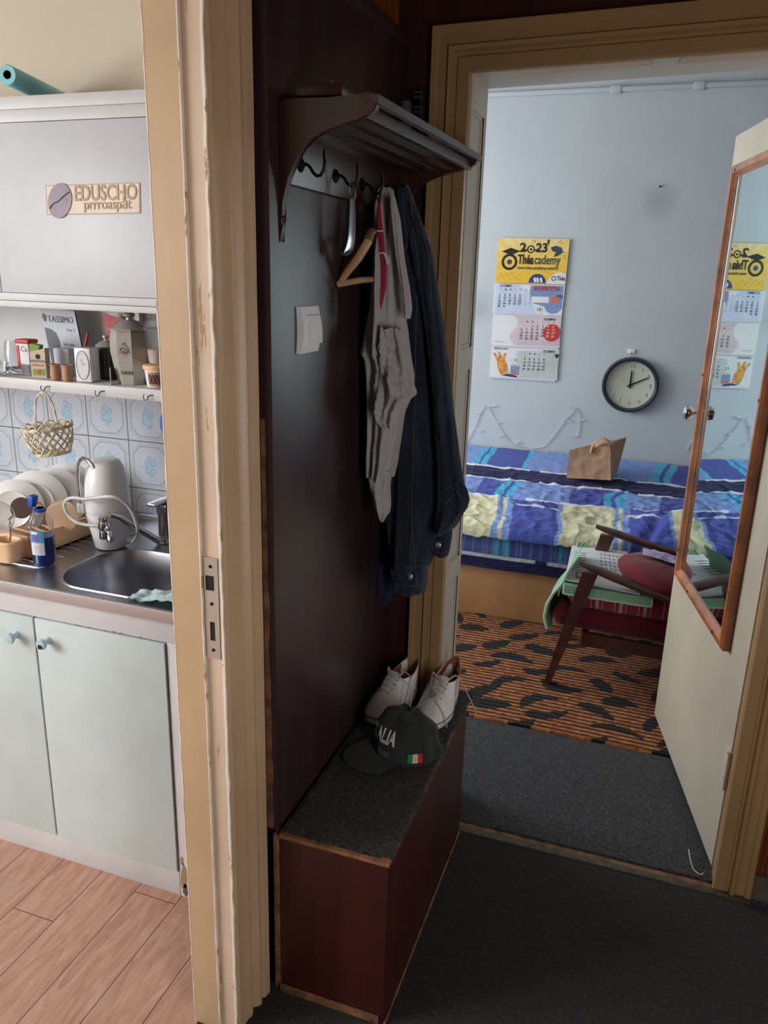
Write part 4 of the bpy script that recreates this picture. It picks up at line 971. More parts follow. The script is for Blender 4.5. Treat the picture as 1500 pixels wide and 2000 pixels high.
# ================================================================== BEDROOM
# rug
RX0, RX1, RY0, RY1 = -1.5, 1.2, 2.625, 3.60
nx, ny = 620, 290
xs = np.linspace(RX0, RX1, nx); ys = np.linspace(RY0, RY1, ny); GX, GY = np.meshgrid(xs, ys, indexing='ij')
rng = np.random.RandomState(4)
rib = GY+0.006*np.sin(GX*5)
rr_ = np.abs(((rib/0.026) % 1.0)-0.5)*2
colr = np.zeros((nx, ny, 3)); o1 = np.array(lin((190, 128, 72))[:3]); o2 = np.array(lin((50, 28, 22))[:3]); o3 = np.array(lin((160, 84, 44))[:3])
mix_ = rng.rand(nx//4+1, ny//3+1).repeat(4, 0).repeat(3, 1)[:nx, :ny]
w_ = np.clip(rr_*1.8-0.45+0.25*(mix_-0.5), 0, 1)[..., None]
colr = o2*(1-w_) + (o1*mix_[..., None]+o3*(1-mix_[..., None]))*w_
mask = np.zeros((nx, ny)); fuzz = 0.25*(rng.rand(nx//2+1, ny//2+1).repeat(2, 0).repeat(2, 1)[:nx, :ny]-0.5)
cells = []
gy_ = RY0-0.02
row = 0
while gy_ < RY1+0.05:
    gx = RX0+0.1*(row % 2)
    while gx < RX1+0.1:
        cells.append((gx+rng.uniform(-.03, .03), gy_+rng.uniform(-.02, .02))); gx += 0.235
    gy_ += 0.112; row += 1
for (cx, cy) in cells:
    an = rng.choice([-1, 1, 1])*rng.uniform(0.05, 0.9) if rng.rand() < 0.7 else rng.uniform(-1.5, 1.5); L2 = rng.uniform(0.065, 0.105); Wd = rng.uniform(0.022, 0.040); cv = rng.uniform(-5, 5)
    dx = GX-cx; dy = GY-cy; u = dx*math.cos(an)+dy*math.sin(an); v = -dx*math.sin(an)+dy*math.cos(an)-cv*u*u
    tt = np.clip((u+L2)/(2*L2), 0, 1); wv = Wd*np.sqrt(np.clip(np.sin(PI*tt**0.7), 0, 1))
    mask = np.maximum(mask, ((np.abs(u) < L2) & (np.abs(v) < wv*(1+fuzz*1.6))).astype(float))
blk = np.array(lin((26, 21, 21))[:3]); colr = colr*(1-mask[..., None])+blk*mask[..., None]
def grid_obj(name, P, C, mat, parent=None, loc=None, thick=None):
    nx, ny = P.shape[:2]; me = bpy.data.meshes.new(name)
    O = np.array(loc if loc is not None else (MW[parent.name].translation if parent else (0, 0, 0)))
    co = (P-O).reshape(-1, 3); idx = np.arange(nx*ny).reshape(nx, ny)
    f = np.stack([idx[:-1, :-1], idx[1:, :-1], idx[1:, 1:], idx[:-1, 1:]], -1).reshape(-1, 4)
    me.vertices.add(nx*ny); me.vertices.foreach_set('co', co.ravel().astype(np.float32))
    me.loops.add(f.size); me.loops.foreach_set('vertex_index', f.ravel().astype(np.int32)); me.polygons.add(len(f))
    me.polygons.foreach_set('loop_start', (np.arange(len(f))*4).astype(np.int32)); me.polygons.foreach_set('loop_total', np.full(len(f), 4, np.int32))
    me.polygons.foreach_set('use_smooth', np.ones(len(f), bool)); me.update(calc_edges=True)
    if C is not None:
        ca_ = me.color_attributes.new('Col', 'FLOAT_COLOR', 'POINT'); cc = np.ones((nx*ny, 4), np.float32); cc[:, :3] = C.reshape(-1, 3); ca_.data.foreach_set('color', cc.ravel())
    me.materials.append(MT[mat]); ob = bpy.data.objects.new(name, me); col.objects.link(ob)
    if parent: ob.parent = parent
    elif loc is not None: ob.location = loc
    MW[ob.name] = Matrix.Translation(Vector(O)); return ob
h = 0.010 + 0.0032*rr_ + 0.001*rng.rand(nx, ny) - 0.0012*mask
h[:, 0] = 0.002; h[0, :] = 0.002; h[-1, :] = 0.002
rug = grid_obj('rug', np.stack([GX, GY, h], -1), colr, 'rugmat', loc=(0, 3.0, 0.002)); tag(rug, 'orange brown ribbed rug with black brush strokes in front of the bed', 'rug')

# sofa bed ---------------------------------------------------------------
SF = 3.545
sb = thing('sofa_bed', 'low sofa bed on a tan plywood base against the bedroom wall', 'bed', (-0.4, 3.95, 0.012))
MB().bx((-2.2, SF+0.012, 0.014), (1.45, 4.392, 0.30), 'plinth', 0.004).build('base', sb)
def fnoise(X, Y, sc, seed=0.0):
    out = np.zeros_like(X); fl = X.ravel(); gl = Y.ravel(); o = out.ravel()
    for i in range(len(fl)): o[i] = noise.noise(Vector((fl[i]*sc, gl[i]*sc, seed)))
    return o.reshape(X.shape)
def C_(c): return np.array(lin(c)[:3])
LBL, CYN, MBL, NVY, YEL, WHT, LB2 = map(C_, ((122, 148, 206), (76, 172, 212), (76, 88, 164), (40, 43, 84), (206, 204, 170), (212, 216, 226), (88, 108, 172)))
def rowcol(cells, X):
    out = np.zeros(X.shape+(3,)); out[:] = cells[-1][1]
    for x1, c in reversed(cells): out[X < x1] = c
    return out
# mattress with its fitted cover: top and front skirt
Xs = np.linspace(-2.0, 1.4, 360); vv = np.linspace(0, 1, 60)
VX, VV = np.meshgrid(Xs, vv, indexing='ij')
wob_ = 0.006*fnoise(VX, VV, 5, 2)
zz = 0.268+0.215*VV; yy = SF-0.012-0.012*np.sin(VV*PI)+wob_+np.clip(VV-0.93, 0, 1)*0.6
PP = np.stack([VX, yy, zz+0.004*fnoise(VX, VV*0, 6, 5)], -1)
def at_cells(y, z, arr): return [(aty(px, y, z).x, c) for px, c in arr]
sk = [(903, LB2), (966, LB2), (978, CYN), (983, MBL), (997, CYN), (1091, MBL), (1101, CYN), (1200, LB2), (1214, CYN), (1220, MBL), (1235, CYN), (1330, MBL), (1600, LB2)]
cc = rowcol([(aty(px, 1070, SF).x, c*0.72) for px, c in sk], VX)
st_ = ((np.abs((VX*62) % 1.0-0.5) < 0.12)).astype(float)[..., None]*0.12; cc = cc*(1-st_)+WHT*st_
zw = (VV > 0.26) & (VV < 0.34); br_ = np.abs(VX+0.62) < 0.03
cc[zw] = WHT*0.8; cc[(VV <= 0.26)] = NVY; cc[zw & (np.abs(((VX+0.575+3) % 0.78)-0.03) < 0.03)] = NVY
grid_obj('mattress_cover', PP, cc, 'seersucker', parent=sb)
MB().bx((-2.0, SF+0.004, 0.30), (1.4, 4.39, 0.468), 'paper2', 0.01).build('mattress', sb)
# bedspread
nu, nv = 620, 300
Xs = np.linspace(-2.0, 1.4, nu); vv = np.linspace(0, 1, nv)
UX, UV = np.meshgrid(Xs, vv, indexing='ij')
Yq = 3.505+(4.385-3.505)*np.clip((UV-0.06)/0.94, 0, 1)
n1 = fnoise(UX[::2, ::2], Yq[::2, ::2]*1.6, 3.2, 1).repeat(2, 0).repeat(2, 1)[:nu, :nv]
n2 = fnoise(UX+0.3*Yq, Yq*1.2, 9, 4); n3 = fnoise(UX, Yq, 26, 7)
base = 0.492+0.19*(Yq-3.505)/0.88
ridge = (1-np.abs(n2)*2.2).clip(0, 1)**3; n4 = fnoise(UX*1.0, Yq*2.2, 17, 11)
edge = np.clip((UV-0.06)/0.05, 0, 1)
flat_ = 0.25+0.75*np.clip((4.2-Yq)/0.4, 0, 1)
Zq = base + (0.018*n1+0.009*ridge+0.006*n3+0.011*n4)*flat_ - 0.02*(1-edge)**2
# pillow like swelling on the right and a crease line
pil = np.exp(-(((UX-0.22)/0.24)**2+((Yq-3.66)/0.16)**2)*1.2); Zq += 0.075*pil
Zq -= 0.03*np.exp(-((UX-0.02-0.3*(Yq-3.5))/0.03)**2)*np.clip((3.95-Yq)/0.4, 0, 1)
drop = (UV < 0.06); tdrop = (0.06-UV)/0.06
Zq[drop] -= (0.040*tdrop)[drop]
Yq2 = Yq.copy(); Yq2[drop] -= (0.010*np.sin(tdrop*PI/2))[drop]; Yq2 += 0.012*n1*(UV < 0.12)
wv = Yq + 0.045*n1 + 0.010*n2 + 0.10*(UX+0.45)*(Yq < 3.9)*0
rx = UX + 0.010*n2 + 0.03*n1 + 0.10*(Yq-3.7)*(Yq < 3.985)
def X_at(px, py, z): return atz(px, py, z).x
A_ = [(-1.20, MBL), (-0.905, LBL), (-0.875, CYN), (-0.862, MBL), (-0.83, CYN), (-0.64, MBL), (-0.615, CYN), (-0.12, LBL), (0.03, LBL), (0.07, CYN), (0.09, MBL), (0.125, CYN), (0.35, MBL), (0.38, CYN), (0.8, LBL), (1.5, MBL)]
C_r = [(-1.1, MBL), (-0.80, LBL), (-0.70, MBL), (-0.655, CYN), (-0.635, MBL), (-0.60, CYN), (-0.33, LBL), (-0.18, MBL), (-0.145, CYN), (-0.12, MBL), (-0.075, CYN), (0.09, LBL), (0.25, MBL), (0.29, CYN), (0.6, LBL), (1.5, MBL)]
D_r = [(-1.2, MBL), (-0.685, YEL), (-0.655, LBL), (-0.635, YEL), (-0.60, LBL), (-0.385, MBL), (-0.365, LBL), (-0.135, YEL), (-0.115, LBL), (-0.095, YEL), (-0.06, LBL), (0.12, MBL), (0.135, LBL), (0.46, YEL), (0.50, LBL), (1.5, MBL)]
cA, cC, cD = rowcol(A_, rx), rowcol(C_r, rx), rowcol(D_r, rx)
Cq = cD.copy(); s2 = (wv > 3.80); Cq[s2] = cC[s2]; s3 = wv > 3.985; Cq[s3] = NVY; s4 = wv > 4.135; Cq[s4] = cA[s4]
for y0_, hw, seg_ in ((3.80, 0.008, 0), (3.985, 0.009, 0), (4.135, 0.010, 0)):
    mk = (np.abs(wv-y0_) < hw) & (((rx+5) % 0.49) > 0.055); Cq[mk] = WHT
mk = (np.abs(wv-3.74) < 0.006) & (np.abs(rx+0.49) < 0.105); Cq[mk] = WHT
mk = (np.abs(wv-3.72) < 0.009) & (np.abs(rx-0.02) < 0.10); Cq[mk] = WHT
tex = 1+0.10*np.sign(np.sin(UX*420))*0.4; Cq = Cq*tex[..., None]
bsp = grid_obj('bedspread', np.stack([UX, np.minimum(Yq2, 4.392), Zq], -1), Cq, 'seersucker', loc=(-0.3, 3.9, 0.49)); tag(bsp, 'rumpled blue and yellow patchwork bedspread covering the sofa bed', 'bedspread')
def bed_z(x, y): return 0.505+0.19*(y-3.505)/0.88

# paper bag
bg = thing('paper_bag', 'brown paper carrier bag slumped on the bedspread by the wall', 'bag', (-0.27, 4.12, 0.63))
y0, y1 = 4.04, 4.17
f = {k: aty(x, y, y0) for k, (x, y) in dict(bl=(1106, 936), br=(1193, 938), tl=(1113, 878), tr=(1192, 872)).items()}
b_ = {k: aty(x, y, y1) for k, (x, y) in dict(bl=(1118, 925), br=(1207, 912), tl=(1122, 876), tr=(1224, 854)).items()}
f['bl'].z = max(f['bl'].z, 0.63); f['br'].z = max(f['br'].z, 0.63); b_['bl'].z = 0.655; b_['br'].z = 0.66
mb = MB()
def bilerp(P, u, v): return P['bl'].lerp(P['br'], u).lerp(P['tl'].lerp(P['tr'], u), v)
def crk(p, a=0.006): return p + V(0, a*noise.noise(p*14)+a*0.6*noise.noise(p*33), 0)
mb.grid(lambda u, v: crk(bilerp(f, u, v)+V(0, 0.012*math.sin(PI*u)*v, 0)), 24, 16, 'kraft'); mb.grid(lambda u, v: crk(bilerp(b_, u, v)), 24, 16, 'kraft')
for k1, k2 in (('bl', 'tl'), ('br', 'tr')):
    def sidef(u, v):
        a = f[k1].lerp(f[k2], v); b = b_[k1].lerp(b_[k2], v); fold = 0.016*math.sin(PI*u)*(0.4+0.6*v)*(-1 if k1 == 'br' else 1)
        return crk(a.lerp(b, u))+V(fold, 0, 0)
    mb.grid(sidef, 14, 16, 'kraft')
mb.grid(lambda u, v: f['bl'].lerp(f['br'], u).lerp(b_['bl'].lerp(b_['br'], u), v), 10, 6, 'kraft')
mb.build('bag_body', bg, angle=50)
for (yy_, pts_) in ((y0+0.004, ((1153, 884), (1157, 868), (1166, 858), (1180, 856), (1190, 862), (1192, 878))), (y1-0.03, ((1160, 880), (1166, 869), (1176, 863), (1190, 862), (1200, 868), (1203, 878)))):
    mb = MB(); mb.tube([aty(x, y, yy_) for x, y in pts_], 0.0095, 'kraft', 8, flat=0.25, up=(0, 0.3, 1)); mb.build('handle', bg)

# wall calendar ------------------------------------------------------------
YC = 4.394
cal = thing('wall_calendar', 'three month wall calendar with yellow 2023 header on the bedroom wall', 'calendar', (-0.72, YC, 1.07))
def cal_frame(tl, tr, br, bl, thick=0.002, lift=0.0):
    return [aty(x, y, YC-lift) for x, y in (bl, br, tr, tl)]
def sheet(name, tl, tr, br, bl, m, lift, deco):
    q = cal_frame(tl, tr, br, bl, lift=lift); O = q[0]; ex = (q[1]-q[0]); ey = (q[3]-q[0]); W2 = ex.length; H2 = ey.length; ex.normalize(); ey.normalize()
    mb = MB(); mb.prism([q[0], q[1], q[2], q[3]], (0, 0.0018, 0), m)
    P = lambda u, v, l=0.001: O+ex*(u*W2)+ey*(v*H2)-V(0, l, 0)
    deco(mb, P, W2, H2, ex, ey)
    return mb.build(name, cal, angle=30)
def blob(mb, P, pts, m, l=0.0008): mb.poly([P(u, v, l) for u, v in pts], m)
def disc(mb, P, cu_, cv, r, W2, H2, m, l=0.001, n=28, r1=None):
    if r1 is None: mb.poly([P(cu_+r/W2*math.cos(2*PI*i/n), cv+r/H2*math.sin(2*PI*i/n), l) for i in range(n)], m)
    else:
        for i in range(n):
            a, b = 2*PI*i/n, 2*PI*(i+1)/n
            mb.poly([P(cu_+rr/W2*math.cos(t), cv+rr/H2*math.sin(t), l) for rr, t in ((r, a), (r, b), (r1, b), (r1, a))], m)
def head(mb, P, W2, H2, ex, ey):
    T = lambda s_, u, v, sz, m='ink', al='L', bo=0.0, sx=1.0: mb.text(s_, P(u, v, 0.0012), sz, m, ex, ey, al, bo, sx=sx)
    T('2', 0.315, 0.70, 0.062, 'ink', 'L', 0.03, 1.1); mb.text('23', P(0.545, 0.70, 0.0012), 0.062, 'ink', ex, ey, 'L', 0.03, fit=0.16*W2)
    disc(mb, P, 0.475, 0.755, 0.020, W2, H2, 'ink', 0.0012, 28, 0.014); disc(mb, P, 0.475, 0.755, 0.006, W2, H2, 'ink', 0.0013)
    for s_ in (-1, 1): mb.poly([P(0.475+s_*0.05, 0.745, .0013), P(0.475+s_*0.11, 0.775, .0013), P(0.475+s_*0.10, 0.73, .0013), P(0.475+s_*0.05, 0.715, .0013)], 'ink')
    F_ = lambda s_, u, v, sz, m, bo, fw_: mb.text(s_, P(u, v, 0.0012), sz, m, ex, ey, 'L', bo, fit=fw_*W2)
    F_('Théa', 0.30, 0.435, 0.066, 'ink', 0.03, 0.225); F_('cademy', 0.535, 0.435, 0.066, 'teal_print', 0.012, 0.365)
    F_('www.thea-academy.com/ro', 0.30, 0.315, 0.024, 'ink', 0.012, 0.58)
    disc(mb, P, 0.18, 0.47, 0.042, W2, H2, 'ink', 0.0010, 32, 0.029); disc(mb, P, 0.18, 0.47, 0.013, W2, H2, 'navy_print', 0.0012)
    blob(mb, P, ((0.06, 0.70), (0.19, 0.62), (0.33, 0.71), (0.19, 0.78)), 'ink', 0.0014)
    blob(mb, P, [(0.47+0.005*0, 0.02)]+[(0.60+0.12*math.cos(PI-PI*i/10), 0.03+0.19*math.sin(PI*i/10)) for i in range(11)]+[(0.72, 0.02)], 'navy_print', 0.0012)
    for u in (0.56, 0.60, 0.65): blob(mb, P, ((u, 0.03), (u+0.03, 0.04), (u+0.01, 0.15), (u-0.02, 0.12)), 'paper', 0.0014)
    blob(mb, P, [(0.72, 0.01), (1.0, 0.01), (1.0, 0.24), (0.92, 0.27), (0.84, 0.24), (0.78, 0.15)], 'paper', 0.0010)
    disc(mb, P, 0.83, 0.13, 0.012, W2, H2, 'ink', 0.0014, 20, 0.008); F_('Théa', 0.875, 0.09, 0.030, 'ink', 0.02, 0.115)
    blob(mb, P, ((0.75, 0.80), (0.82, 0.84), (0.90, 0.80), (0.93, 0.70), (0.86, 0.62), (0.80, 0.60), (0.83, 0.70), (0.78, 0.72)), 'teal_print', 0.0012)
    blob(mb, P, ((0.70, 0.96), (0.73, 0.97), (0.72, 0.86), (0.75, 0.82), (0.70, 0.88)), 'ink', 0.0012)
    for u, v in ((0.86, 0.92), (0.90, 0.90), (0.95, 0.7), (0.97, 0.56), (0.95, 0.62), (0.88, 0.95)): disc(mb, P, u, v, 0.0025, W2, H2, 'ink', 0.0012, 8)
    for i in range(12): disc(mb, P, 0.04+0.027*i, 0.10+0.13*((i*37) % 10)/10, 0.002, W2, H2, 'ink', 0.0012, 6)
    disc(mb, P, 0.52, 0.93, 0.006, W2, H2, 'inkg', 0.0013, 16, 0.004)
def numbers(mb, P, ex, ey, u0_, du, v0_, dv, rows_, m='ink', m2=None, sz=0.016):
    for r_, rw in enumerate(rows_):
        for c_, tx in enumerate(rw):
            if tx: mb.text(tx, P(u0_+du*c_, v0_-dv*r_, 0.0014), sz, (m2 if (m2 and c_ >= 5) else m), ex, ey, 'C', 0.012)
def octo(mb, P, W2, H2, ex, ey):
    mb.text('OCTOMBRIE', P(0.08, 0.90, 0.0012), 0.018, 'ink', ex, ey, 'L', 0.01, fit=0.17*W2)
    blob(mb, P, ((0.02, 0.02), (0.74, 0.02), (0.62, 0.2), (0.55, 0.35), (0.53, 0.7), (0.42, 0.86), (0.36, 0.97), (0.02, 0.97)), 'pale_blue_print', 0.0004)
    blob(mb, P, ((0.53, 0.96), (0.99, 0.96), (0.99, 0.22), (0.93, 0.07), (0.84, 0.04), (0.78, 0.12), (0.74, 0.28), (0.60, 0.36), (0.54, 0.44), (0.52, 0.7)), 'blue_print', 0.0006)
    mb.text('BETABIOPTAL', P(0.57, 0.80, 0.0014), 0.032, 'redbox', ex, ey, 'L', 0.02, fit=0.38*W2)
    mb.prism([P(0.55, 0.40, 0.001), P(0.80, 0.40, 0.001), P(0.80, 0.60, 0.001), P(0.55, 0.60, 0.001)], (0, 0.0004, 0), 'paper'); disc(mb, P, 0.88, 0.50, 0.018, W2, H2, 'orange_print', 0.0014)
    blob(mb, P, ((0.90, 0.56), (0.99, 0.56), (0.99, 0.66), (0.90, 0.66)), 'teal_print', 0.0012); blob(mb, P, ((0.91, 0.585), (0.98, 0.585), (0.98, 0.60), (0.91, 0.60)), 'paper', 0.0016)
    disc(mb, P, 0.665, 0.17, 0.020, W2, H2, 'paper', 0.0013); mb.text('10', P(0.665, 0.12, 0.0016), 0.026, 'ink', ex, ey, 'C')
    numbers(mb, P, ex, ey, 0.09, 0.074, 0.79, 0.1, [list('LMMJVSD')], 'inkg', sz=0.012)
    numbers(mb, P, ex, ey, 0.085, 0.074, 0.60, 0.095, [['2', '3', '4', '5', '6'], ['9', '10', '11', '12', '13'], ['16', '17', '18', '19', '20'], ['23', '24', '25', '26', '27'], ['30', '31']])
    numbers(mb, P, ex, ey, 0.085+0.37, 0.074, 0.60, 0.095, [['7', '8'], ['14', '15'], ['21', '22'], ['28', '29']], 'pale_blue_print')
def nov(mb, P, W2, H2, ex, ey):
    blob(mb, P, ((0.30, 0.97), (0.99, 0.97), (0.99, 0.03), (0.34, 0.03), (0.29, 0.15), (0.26, 0.3), (0.28, 0.42), (0.36, 0.6), (0.37, 0.8), (0.35, 0.9)), 'pink_print', 0.0005)
    disc(mb, P, 0.87, 0.46, 0.046, W2, H2, 'redbox', 0.0009)
    mb.text('NOIEMBRIE', P(0.74, 0.85, 0.0012), 0.018, 'ink', ex, ey, 'L', 0.01, fit=0.17*W2); blob(mb, P, ((0.05, 0.135), (0.22, 0.115), (0.22, 0.12), (0.05, 0.145)), 'ink')
    numbers(mb, P, ex, ey, 0.43, 0.076, 0.77, 0.1, [list('LMMJVSD')], 'inkg', sz=0.012)
    numbers(mb, P, ex, ey, 0.43, 0.076, 0.62, 0.10, [['', '', '1', '2', '3', '4', '5'], ['6', '7', '8', '9', '10', '11', '12'], ['13', '14', '15', '16', '17', '18', '19'], ['20', '21', '22', '23', '24', '25', '26'], ['27', '28', '29', '30']], 'ink', 'paper')
def dec(mb, P, W2, H2, ex, ey):
    blob(mb, P, ((0.40, 0.90), (0.99, 0.97), (0.99, 0.03), (0.42, 0.03), (0.30, 0.60), (0.36, 0.70)), 'sage_print', 0.0005)
    blob(mb, P, ((0.10, 0.55), (0.03, 0.80), (0.06, 0.80), (0.12, 0.66), (0.10, 0.84), (0.13, 0.85), (0.17, 0.66), (0.20, 0.82), (0.23, 0.80), (0.21, 0.60), (0.26, 0.40), (0.28, 0.16), (0.17, 0.10), (0.12, 0.30)), 'amber', 0.0008)
    blob(mb, P, ((0.17, 0.08), (0.28, 0.05), (0.42, 0.02), (0.40, 0.09), (0.28, 0.14)), 'navy_print', 0.0010); blob(mb, P, ((0.31, 0.14), (0.44, 0.12), (0.44, 0.40), (0.31, 0.42)), 'blue_print', 0.0009); blob(mb, P, ((0.33, 0.12), (0.42, 0.11), (0.42, 0.2), (0.33, 0.22)), 'orange_print', 0.0012)
    disc(mb, P, 0.37, 0.60, 0.020, W2, H2, 'paper', 0.0012); mb.text('12', P(0.37, 0.55, 0.0016), 0.026, 'ink', ex, ey, 'C')
    mb.text('DECEMBRIE', P(0.76, 0.88, 0.0012), 0.018, 'ink', ex, ey, 'L', 0.01, fit=0.16*W2); mb.text('BLEPHACLEAN', P(0.04, 0.92, 0.0012), 0.016, 'ink', ex, ey, 'L', 0.01, fit=0.2*W2)
    blob(mb, P, ((0.93, 0.84), (0.99, 0.84), (0.98, 0.76), (0.96, 0.70), (0.94, 0.76)), 'ink', 0.0012)
    numbers(mb, P, ex, ey, 0.50, 0.070, 0.80, 0.1, [list('LMMJVSD')], 'inkg', sz=0.012)
    numbers(mb, P, ex, ey, 0.50, 0.070, 0.62, 0.11, [['4', '5', '6', '7', '8'], ['11', '12', '13', '14', '15'], ['18', '19', '20', '21', '22'], ['25', '26', '27', '28', '29']])
sheet('calendar_header', (974, 464), (1113, 467), (1104, 556), (968, 552), 'yellow_print', 0.006, head)
# the sunburst uses coordinates around the header centre
sheet('october_page', (966, 554), (1104, 557), (1097, 616), (962, 612), 'paper', 0.004, octo)
sheet('november_page', (963, 614), (1096, 619), (1093, 679), (959, 674), 'paper', 0.004, nov)
sheet('december_page', (960, 677), (1092, 683), (1088, 743), (955, 736), 'paper', 0.004, dec)
def backing(mb, P, W2, H2, ex, ey): pass
sheet('backing_board', (970, 553), (1104, 556), (1084, 746), (956, 738), 'paper2', 0.0015, backing)
for (a, b) in (((968, 553), (1103, 557)), ((963, 613), (1096, 618)), ((960, 676), (1092, 682))):
    p0 = aty(*a, YC-0.007); p1 = aty(*b, YC-0.007); mb = MB()
    n = 46; pts = []
    for i in range(n*4+1):
        t = i/(n*4); p = p0.lerp(p1, t); an = 2*PI*i/4; pts.append(p+V(0, -0.0025*math.cos(an), 0.0035*math.sin(an)))
    mb.tube(pts, 0.0006, 'white_plastic', 4); mb.build('wire_binding', cal)
# wall clock
ck = aty(1229, 752, 4.375); R_ = 0.145
clk = thing('wall_clock', 'round dark rimmed wall clock with ivory dial on the bedroom wall', 'clock', (ck.x, 4.375, ck.z))
cxyz = V(ck.x+0.004, 4.398, ck.z)
mb = MB(); mb.lathe([(R_*0.9, 0), (R_, 0.004), (R_*0.995, 0.030), (R_*0.97, 0.038), (R_*0.93, 0.040), (R_*0.87, 0.036), (R_*0.85, 0.024), (R_*0.84, 0.014), (R_*0.5, 0.012)], cxyz, 'clock_rim', 64, (0, -1, 0)); mb.build('rim', clk)
mb = MB(); mb.lathe([(R_*0.86, 0.015), (R_*0.855, 0.018), (R_*0.83, 0.0165), (0.001, 0.0165)], cxyz, 'clock_face', 64, (0, -1, 0)); mb.build('dial', clk)
mb = MB()
for hnum in range(1, 13):
    mb = MB(); a = PI/2-hnum*PI/6; p = cxyz+V(math.cos(a)*R_*0.66, -0.0172, math.sin(a)*R_*0.66-0.009)
    for l in (0.0004, 0.0012, 0.002): mb.text(str(hnum), p, 0.027, 'clock_num', align='C', bold=0.02, lift=l)
    mb.build('numeral', clk)
def hand(L2, an, w0, nm):
    mb = MB(); d_ = V(math.cos(an), 0, math.sin(an)); s_ = V(-d_.z, 0, d_.x); o = cxyz+V(0, -0.022, 0)
    mb.prism([o-d_*0.018-s_*w0, o+d_*L2-s_*w0*0.8, o+d_*L2+s_*w0*0.8, o-d_*0.018+s_*w0], (0, 0.0015, 0), 'black'); mb.build(nm, clk)
hand(0.074, PI/2-math.radians(1), 0.0042, 'hour_hand'); hand(0.092, math.radians(27), 0.0034, 'minute_hand')
MB().lathe([(0.006, 0), (0.005, 0.008)], cxyz+V(0, -0.018, 0), 'black', 16, (0, -1, 0)).build('hub', clk)
p = aty(1233, 686, 4.395)
hk = thing('wall_hook', 'small white hook above the wall clock', 'hook', (p.x, 4.398, p.z))
MB().box((p.x, 4.396, p.z), (0.038, 0.006, 0.022), 'white_plastic', None, 0.002).build('plate', hk); MB().tube([(p.x, 4.392, p.z), (p.x, 4.388, p.z-0.02), (p.x, 4.388, p.z-0.045)], 0.0022, 'nickel', 6).build('pin', hk)
p = aty(1289, 364, 4.395)
tag(MB().lathe([(0.005, 0), (0.004, 0.012), (0.001, 0.014)], (p.x, 4.4015, p.z), 'iron', 12, (0, -1, 0)).build('nail', loc=(p.x, 4.399, p.z)), 'nail in a grey smudge high on the bedroom wall', 'nail')
# string lights
sl_ = thing('string_lights', 'white string of tiny lights draped along the bedroom wall above the bed', 'string lights', aty(1050, 870, 4.39))
mb = MB(); path = [(905, 876), (918, 850), (928, 832), (938, 805), (947, 791), (954, 795), (962, 812), (975, 835), (990, 858), (1004, 870), (1022, 872), (1040, 876), (1062, 872), (1082, 850), (1098, 828), (1115, 808), (1124, 797), (1132, 808), (1131, 830), (1128, 852)]
P_ = [aty(x, y, 4.393) for x, y in path]; mb.tube(P_, 0.0019, 'paper2', 6); mb.build('wire', sl_)
for i, (a, b) in enumerate((((940, 806), (930, 808)), ((950, 795), (968, 792)), ((962, 823), (976, 826)), ((925, 838), (940, 842)), ((1005, 868), (1014, 862)), ((1110, 812), (1098, 822)), ((1124, 797), (1112, 795)), ((1132, 820), (1142, 820)), ((1130, 853), (1118, 852)), ((1104, 820), (1116, 824)), ((985, 850), (974, 852)))):
    MB().tube([aty(*a, 4.392), aty(*b, 4.389)], [0.0015, 0.0035], 'paper2', 6).build('bulb', sl_)
mb = MB(); path = [(1340, 880), (1352, 860), (1368, 840), (1385, 818), (1392, 812), (1402, 830), (1420, 862), (1440, 880), (1470, 884)]
mb.tube([aty(x, y, 4.393) for x, y in path], 0.0024, 'paper2', 6); mb.build('wire', sl_)

# ------------------------------------------------------------------ armchair
YN, YF_ = 2.995, 3.452
ac = thing('armchair', 'dark mahogany armchair with sloping arms facing left in front of the bed', 'armchair', (0.05, 3.23, 0.012))
def arm(y, tip, mid, end, nm):
    T_ = aty(*tip, y); M_ = aty(*mid, y); E_ = M_+(M_-T_)*0.95
    mb = MB(); n = 22; rings = []
    for i in range(n+1):
        t = i/n; p = T_.lerp(M_, t*2) if t < 0.5 else M_.lerp(E_, t*2-1)
        w = 0.030*(0.55+0.45*math.sin(min(1, t*5)*PI/2)) * (1-0.2*t); h_ = 0.030*(0.5+0.5*min(1, t*7)); p = p+V(0, 0, -0.014-0.010*math.sin(min(1, t*1.3)*PI)*0.5)
        rings.append([p+V(0, w*math.cos(a)*1.0, h_*0.5*math.copysign(abs(math.sin(a))**0.6, math.sin(a))) for a in [2*PI*q/16 for q in range(16)]])
    mb.skin(rings, 'mahog'); mb.build(nm, ac); return T_, E_
TN, EN = arm(YN, (1133, 1093), (1300, 1158), None, 'armrest'); TF, EF = arm(YF_, (1165, 1022), (1300, 1066), None, 'armrest')
def leg(y, top, foot, w0, w1, nm='leg', foot_z=0.0155):
    mb = MB(); rings = []
    for t, w in ((0, w0), (0.5, (w0+w1)/2*1.02), (1, w1)):
        p = Vector(top).lerp(Vector(foot), t); rings.append([p+V(-w, -0.014, 0), p+V(w, -0.014, 0), p+V(w, 0.014, 0), p+V(-w, 0.014, 0)])
    mb.skin(rings, 'mahog'); return mb.build(nm, ac)
LT = aty(1153, 1122, YN); LT2 = aty(1186, 1050, YF_); FT = atz(1066, 1344, 0.0155)
leg(YN, (LT.x, YN, LT.z+0.01), (FT.x-0.002, YN-0.008, 0.0158), 0.030, 0.013); leg(YF_, (LT2.x, YF_, LT2.z+0.01), (FT.x+0.02, YF_-0.01, 0.0158), 0.030, 0.013)
for y in (YN, YF_): leg(y, (0.36, y, 0.46), (0.50, y, 0.0158), 0.028, 0.013)
